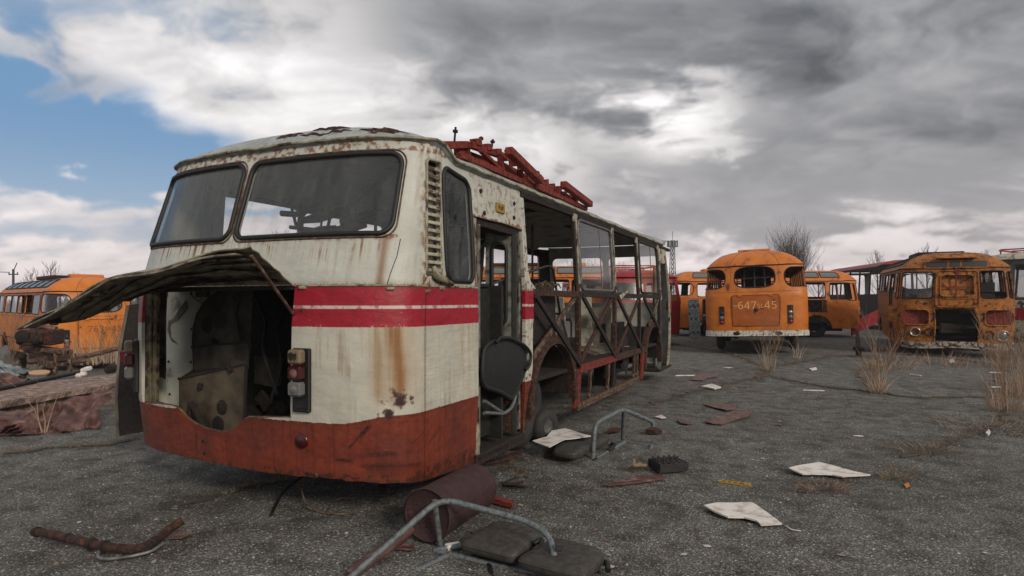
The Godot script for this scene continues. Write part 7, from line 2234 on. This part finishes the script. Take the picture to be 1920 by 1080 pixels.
	done(st, "pipe_wall", M.black, o)
	rng.seed = 14
	for q in [[158, 694, 9.4, 0.06, "board", "pale lump lying at the end of the black pipe"], [206, 692, 9.8, 0.09, "rust_dark", "dark stone by the grass behind the slab"], [148, 704, 8.6, 0.05, "board", "white paper ball on the concrete slab"]]:
		st = begin()
		var p: Vector3 = at(q[0], q[1], q[2])
		for k in 3: bx(st, p + Vector3(0.03 * k, 0.01 * k, 0), Vector3(q[3] * 1.6, q[3], q[3] * 1.2), Basis(Vector3(rng.randf(), rng.randf(), rng.randf()).normalized(), rng.randf() * 2.0), q[3] * 0.3)
		tag(done(st, "rubble_piece", M[q[5 - 1]]), q[5], "rubble", "rubble on the slab")

# ---------------------------------------------------------------- the other vehicles and the skyline
func others() -> void:
	var num := [["ом", 0.09, -0.525, 0.0], ["647", 0.255, -0.42, 0.0], ["SL", 0.14, 0.035, -0.02], ["45", 0.255, 0.205, 0.0]]
	var b1 := small_bus("orange bus seen from the rear, numbered 647 SL 45, white bumper", M.orange, {"number": num, "number_mat": M.stencil, "dark_vents": false, "dark_hatch": true, "bars": true, "front": false, "rusty": true, "side_glass": false})
	var p := at(1419, 564, 16.1); p.y = 0.06
	b1.transform = Transform3D(Basis(Vector3.UP, -deg_to_rad(21.5)) * Basis(Vector3.BACK, deg_to_rad(1.6)), p)
	# the rusted one that faces us
	var b2 := small_bus("rusted orange bus facing the camera with its front torn open", M.orange2, {"foot": 0.26, "rusty": true, "bumper": M.rust_pale})
	var al := deg_to_rad(26.3)
	var lc := at(1684, 564, 15.95); var rc := at(1911, 564, 14.85)
	var mid := (lc + rc) * 0.5
	var fwd := Vector3(-sin(al), 0, cos(al))
	mid.y = -0.02
	var bas := Basis(Vector3.UP, PI - al) * Basis(Vector3.RIGHT, -deg_to_rad(1.2))
	b2.transform = Transform3D(bas, mid - bas * Vector3(0, 0, -6.66))
	# left one
	var num2 := [["763", 0.22, -0.36, 0.0], ["SD", 0.12, 0.045, -0.01], ["45", 0.22, 0.20, 0.0]]
	var b3 := small_bus("orange bus at the far left seen from its rear corner, number 763", M.orange3, {"number": num2, "number_mat": M.stencil_dark, "front": false, "pale_knob": true, "bumper": M.rust, "rear_glass": true})
	p = at(183, 564, 17.3); p.y = -0.58
	b3.transform = Transform3D(Basis(Vector3.UP, deg_to_rad(48.0)), p)
	# side-on behind the first
	var b4 := small_bus("gutted orange bus standing side-on behind the numbered one", M.orange, {"foot": 0.40, "open_side": true, "rusty": true, "side_glass": false, "front": false, "du": 0.16})
	p = at(1272, 564, 25.6); p.y = -0.06
	b4.transform = Transform3D(Basis(Vector3.UP, -PI / 2 - deg_to_rad(7.0)), p)
	# seen through the windows of the coach
	var b5 := dup(b4, "orange bus behind the coach, seen through its windows and rear doorway") as Node3D
	p = at(1150, 564, 21.5); p.y = -0.05
	b5.transform = Transform3D(Basis(Vector3.UP, PI / 2 - 0.12), p)
	var r1 := big_coach("dark red gutted coach with empty windows behind the rusted bus", M.redbus, {"low": M.rust_dark, "frame": M.rust_dark, "roof": M.redbus, "windows": 6, "height": 3.3, "sill": 1.7, "glass": false, "far_open": true})
	p = at(1705, 564, 29.0); p.y = 0.0
	r1.transform = Transform3D(Basis(Vector3.UP, -deg_to_rad(10.0)), p)
	var r2 := big_coach("bright red bus whose end shows past the front of the cream coach", M.redbus, {"length": 7.2, "height": 2.35, "sill": 1.35, "rack": true})
	p = at(1203, 564, 19.5); p.y = 0.0
	r2.transform = Transform3D(Basis(Vector3.UP, deg_to_rad(6.0)), p)
	var r3 := big_coach("white and dark green coach with a red band at the right edge", M.greenbus, {"low": M.cream, "roof": M.cream, "band": [0.75, 1.15, M.redbus], "height": 3.0, "rack": true})
	p = at(1905, 564, 21.0); p.y = 0.0
	r3.transform = Transform3D(Basis(Vector3.UP, -deg_to_rad(55.0)), p)
	# slanting red panel
	var st := begin()
	plate(st, PackedVector2Array([Vector2(-0.2, 0.55), Vector2(1.55, -0.42), Vector2(1.55, 0.06), Vector2(-0.2, 1.05)]), 0.04, face(at(1606, 574, 24.0) + Vector3(0, -0.1, 0), Vector3(-0.2, 0, 1.0)))
	tag(done(st, "red_panel", M.bandred), "bright red panel slanting up in front of the dark red coach", "panel")
	st = begin()
	plate(st, PackedVector2Array([Vector2(0.0, -0.6), Vector2(0.06, -0.65), Vector2(0.14, 0.0), Vector2(0.0, 0.0)]), 0.03, face(at(1604, 625, 15.5) * Vector3(1, 0, 1) + Vector3(0, 0.02, 0), Vector3(-0.3, 0, 1.0)))
	bx(st, at(1632, 626, 15.5) * Vector3(1, 0, 1) + Vector3(0, 0.2, 0), Vector3(0.7, 0.10, 0.4), Basis(Vector3.UP, 0.2), 0.03)
	tag(done(st, "scrap_part", M.rust_dark), "dark upright scrap part left of the rusted bus", "scrap")
	# two pale doors leaning on the side-on bus
	for k in 2:
		st = begin()
		bx(st, Vector3(0, 0.72, 0), Vector3(0.22, 1.45, 0.04), Basis(Vector3.BACK, 0.05), 0.01)
		var d := done(st, "pale_door_leaf", M.pale_blue)
		d.position = at(1297 + k * 9, 564, 23.2) * Vector3(1, 0, 1); d.rotation.x = -0.12; d.rotation.y = -0.3
		tag(d, ["left pale door leaf leaning on the gutted side-on bus", "right pale door leaf leaning on the gutted side-on bus"][k], "door", "pale door leaves")
	tower(); pole()

func tower() -> void:
	var o := thing("radio_tower", "dark lattice radio mast with an antenna ring on the skyline", "mast", at(1261, 564, 170.0) * Vector3(1, 0, 1))
	var h := 17.6
	var st := begin()
	var r := func(y): return lerpf(1.15, 0.5, y / h)
	var cn := func(k, y): return Vector3(cos(k * TAU / 4 + 0.5) * r.call(y), y, sin(k * TAU / 4 + 0.5) * r.call(y))
	for k in 4: rod(st, cn.call(k, 0.0), cn.call(k, h), 0.10, 5)
	done(st, "mast_leg", M.steel_dark, o)
	st = begin()
	for j in 14:
		var y0 := h * j / 14.0; var y1 := h * (j + 1) / 14.0
		for k in 4:
			rod(st, cn.call(k, y0), cn.call(k + 1, y1), 0.06, 4)
			rod(st, cn.call(k, y1), cn.call(k + 1, y1), 0.06, 4)
	done(st, "lattice", M.steel_dark, o)
	st = begin()
	for y in [h - 1.6, h - 0.2]:
		var p := PackedVector3Array()
		for k in 12: p.append(Vector3(cos(k * TAU / 12) * 1.25, y, sin(k * TAU / 12) * 1.25))
		tube(st, p, 0.07, 4, false, true)
	for k in 9: bx(st, Vector3(cos(k * TAU / 9) * 1.3, h - 0.8, sin(k * TAU / 9) * 1.3), Vector3(0.26, 1.7, 0.2))
	done(st, "antenna_ring", M.steel_dark, o)
	st = begin()
	rod(st, Vector3(0, h, 0), Vector3(0, h + 2.6, 0), 0.06, 5)
	done(st, "mast_tip", M.steel_dark, o)

func pole() -> void:
	var o := thing("power_pole", "small power pole with crossarm and leaning rod at the left edge", "pole", at(25, 564, 60.0) * Vector3(1, 0, 1))
	var st := begin()
	rod(st, Vector3.ZERO, Vector3(0, 4.4, 0), 0.10, 6)
	done(st, "post", M.steel_dark, o)
	st = begin()
	bar(st, Vector3(-0.45, 3.9, 0), Vector3(0.45, 3.9, 0), 0.1, 0.1)
	for x in [-0.4, 0.4]: rod(st, Vector3(x, 3.9, 0), Vector3(x, 4.1, 0), 0.05, 5)
	done(st, "crossarm", M.steel_dark, o)
	st = begin()
	rod(st, Vector3(0, 4.2, 0), Vector3(0.35, 5.0, 0), 0.04, 5)
	done(st, "leaning_rod", M.steel_dark, o)
	st = begin()
	rod(st, Vector3(-0.4, 4.1, 0), Vector3(-22, 4.6, 0), 0.03, 4)
	done(st, "wire", M.steel_dark, o)

# ----------------------------------------------------------------
func _ready() -> void:
	var cam := Camera3D.new()
	cam.name = "camera"
	cam.projection = Camera3D.PROJECTION_FRUSTUM
	cam.near = 0.05; cam.far = 3000.0
	cam.size = 2.0 * 540.0 / FOC * cam.near
	cam.frustum_offset = Vector2(0.0, (HOR - 540.0) / FOC * cam.near)
	cam.position = Vector3(0, EYE, 0)
	cam.current = true
	add_child(cam)
	var env := Environment.new()
	env.background_mode = Environment.BG_SKY
	env.sky = Sky.new()
	env.sky.sky_material = make_sky()
	env.tonemap_mode = Environment.TONE_MAPPER_LINEAR
	env.tonemap_exposure = 1.12
	env.background_energy_multiplier = 1.0
	env.sdfgi_enabled = true; env.ssao_enabled = true; env.ssil_enabled = true
	env.fog_enabled = true; env.fog_density = 0.0008; env.fog_light_color = Color(0.72, 0.73, 0.75)
	var we := WorldEnvironment.new()
	we.name = "world_environment"
	we.environment = env
	add_child(we)
	var sun := DirectionalLight3D.new()
	sun.name = "sun"
	sun.light_energy = 0.62
	sun.light_color = Color(1.0, 0.95, 0.88)
	sun.light_angular_distance = 11.0
	sun.shadow_enabled = true
	sun.look_at_from_position(Vector3(0.46, 0.47, 0.80) * 10.0, Vector3.ZERO)
	add_child(sun)
	materials()
	ground()
	var bus := main_bus()
	others()
	loose_seats(bus)
	roof_truss(bus)
	plants()
	left_junk()
	drum_and_pipes()
	seats_outside()
	debris()
	gravel()
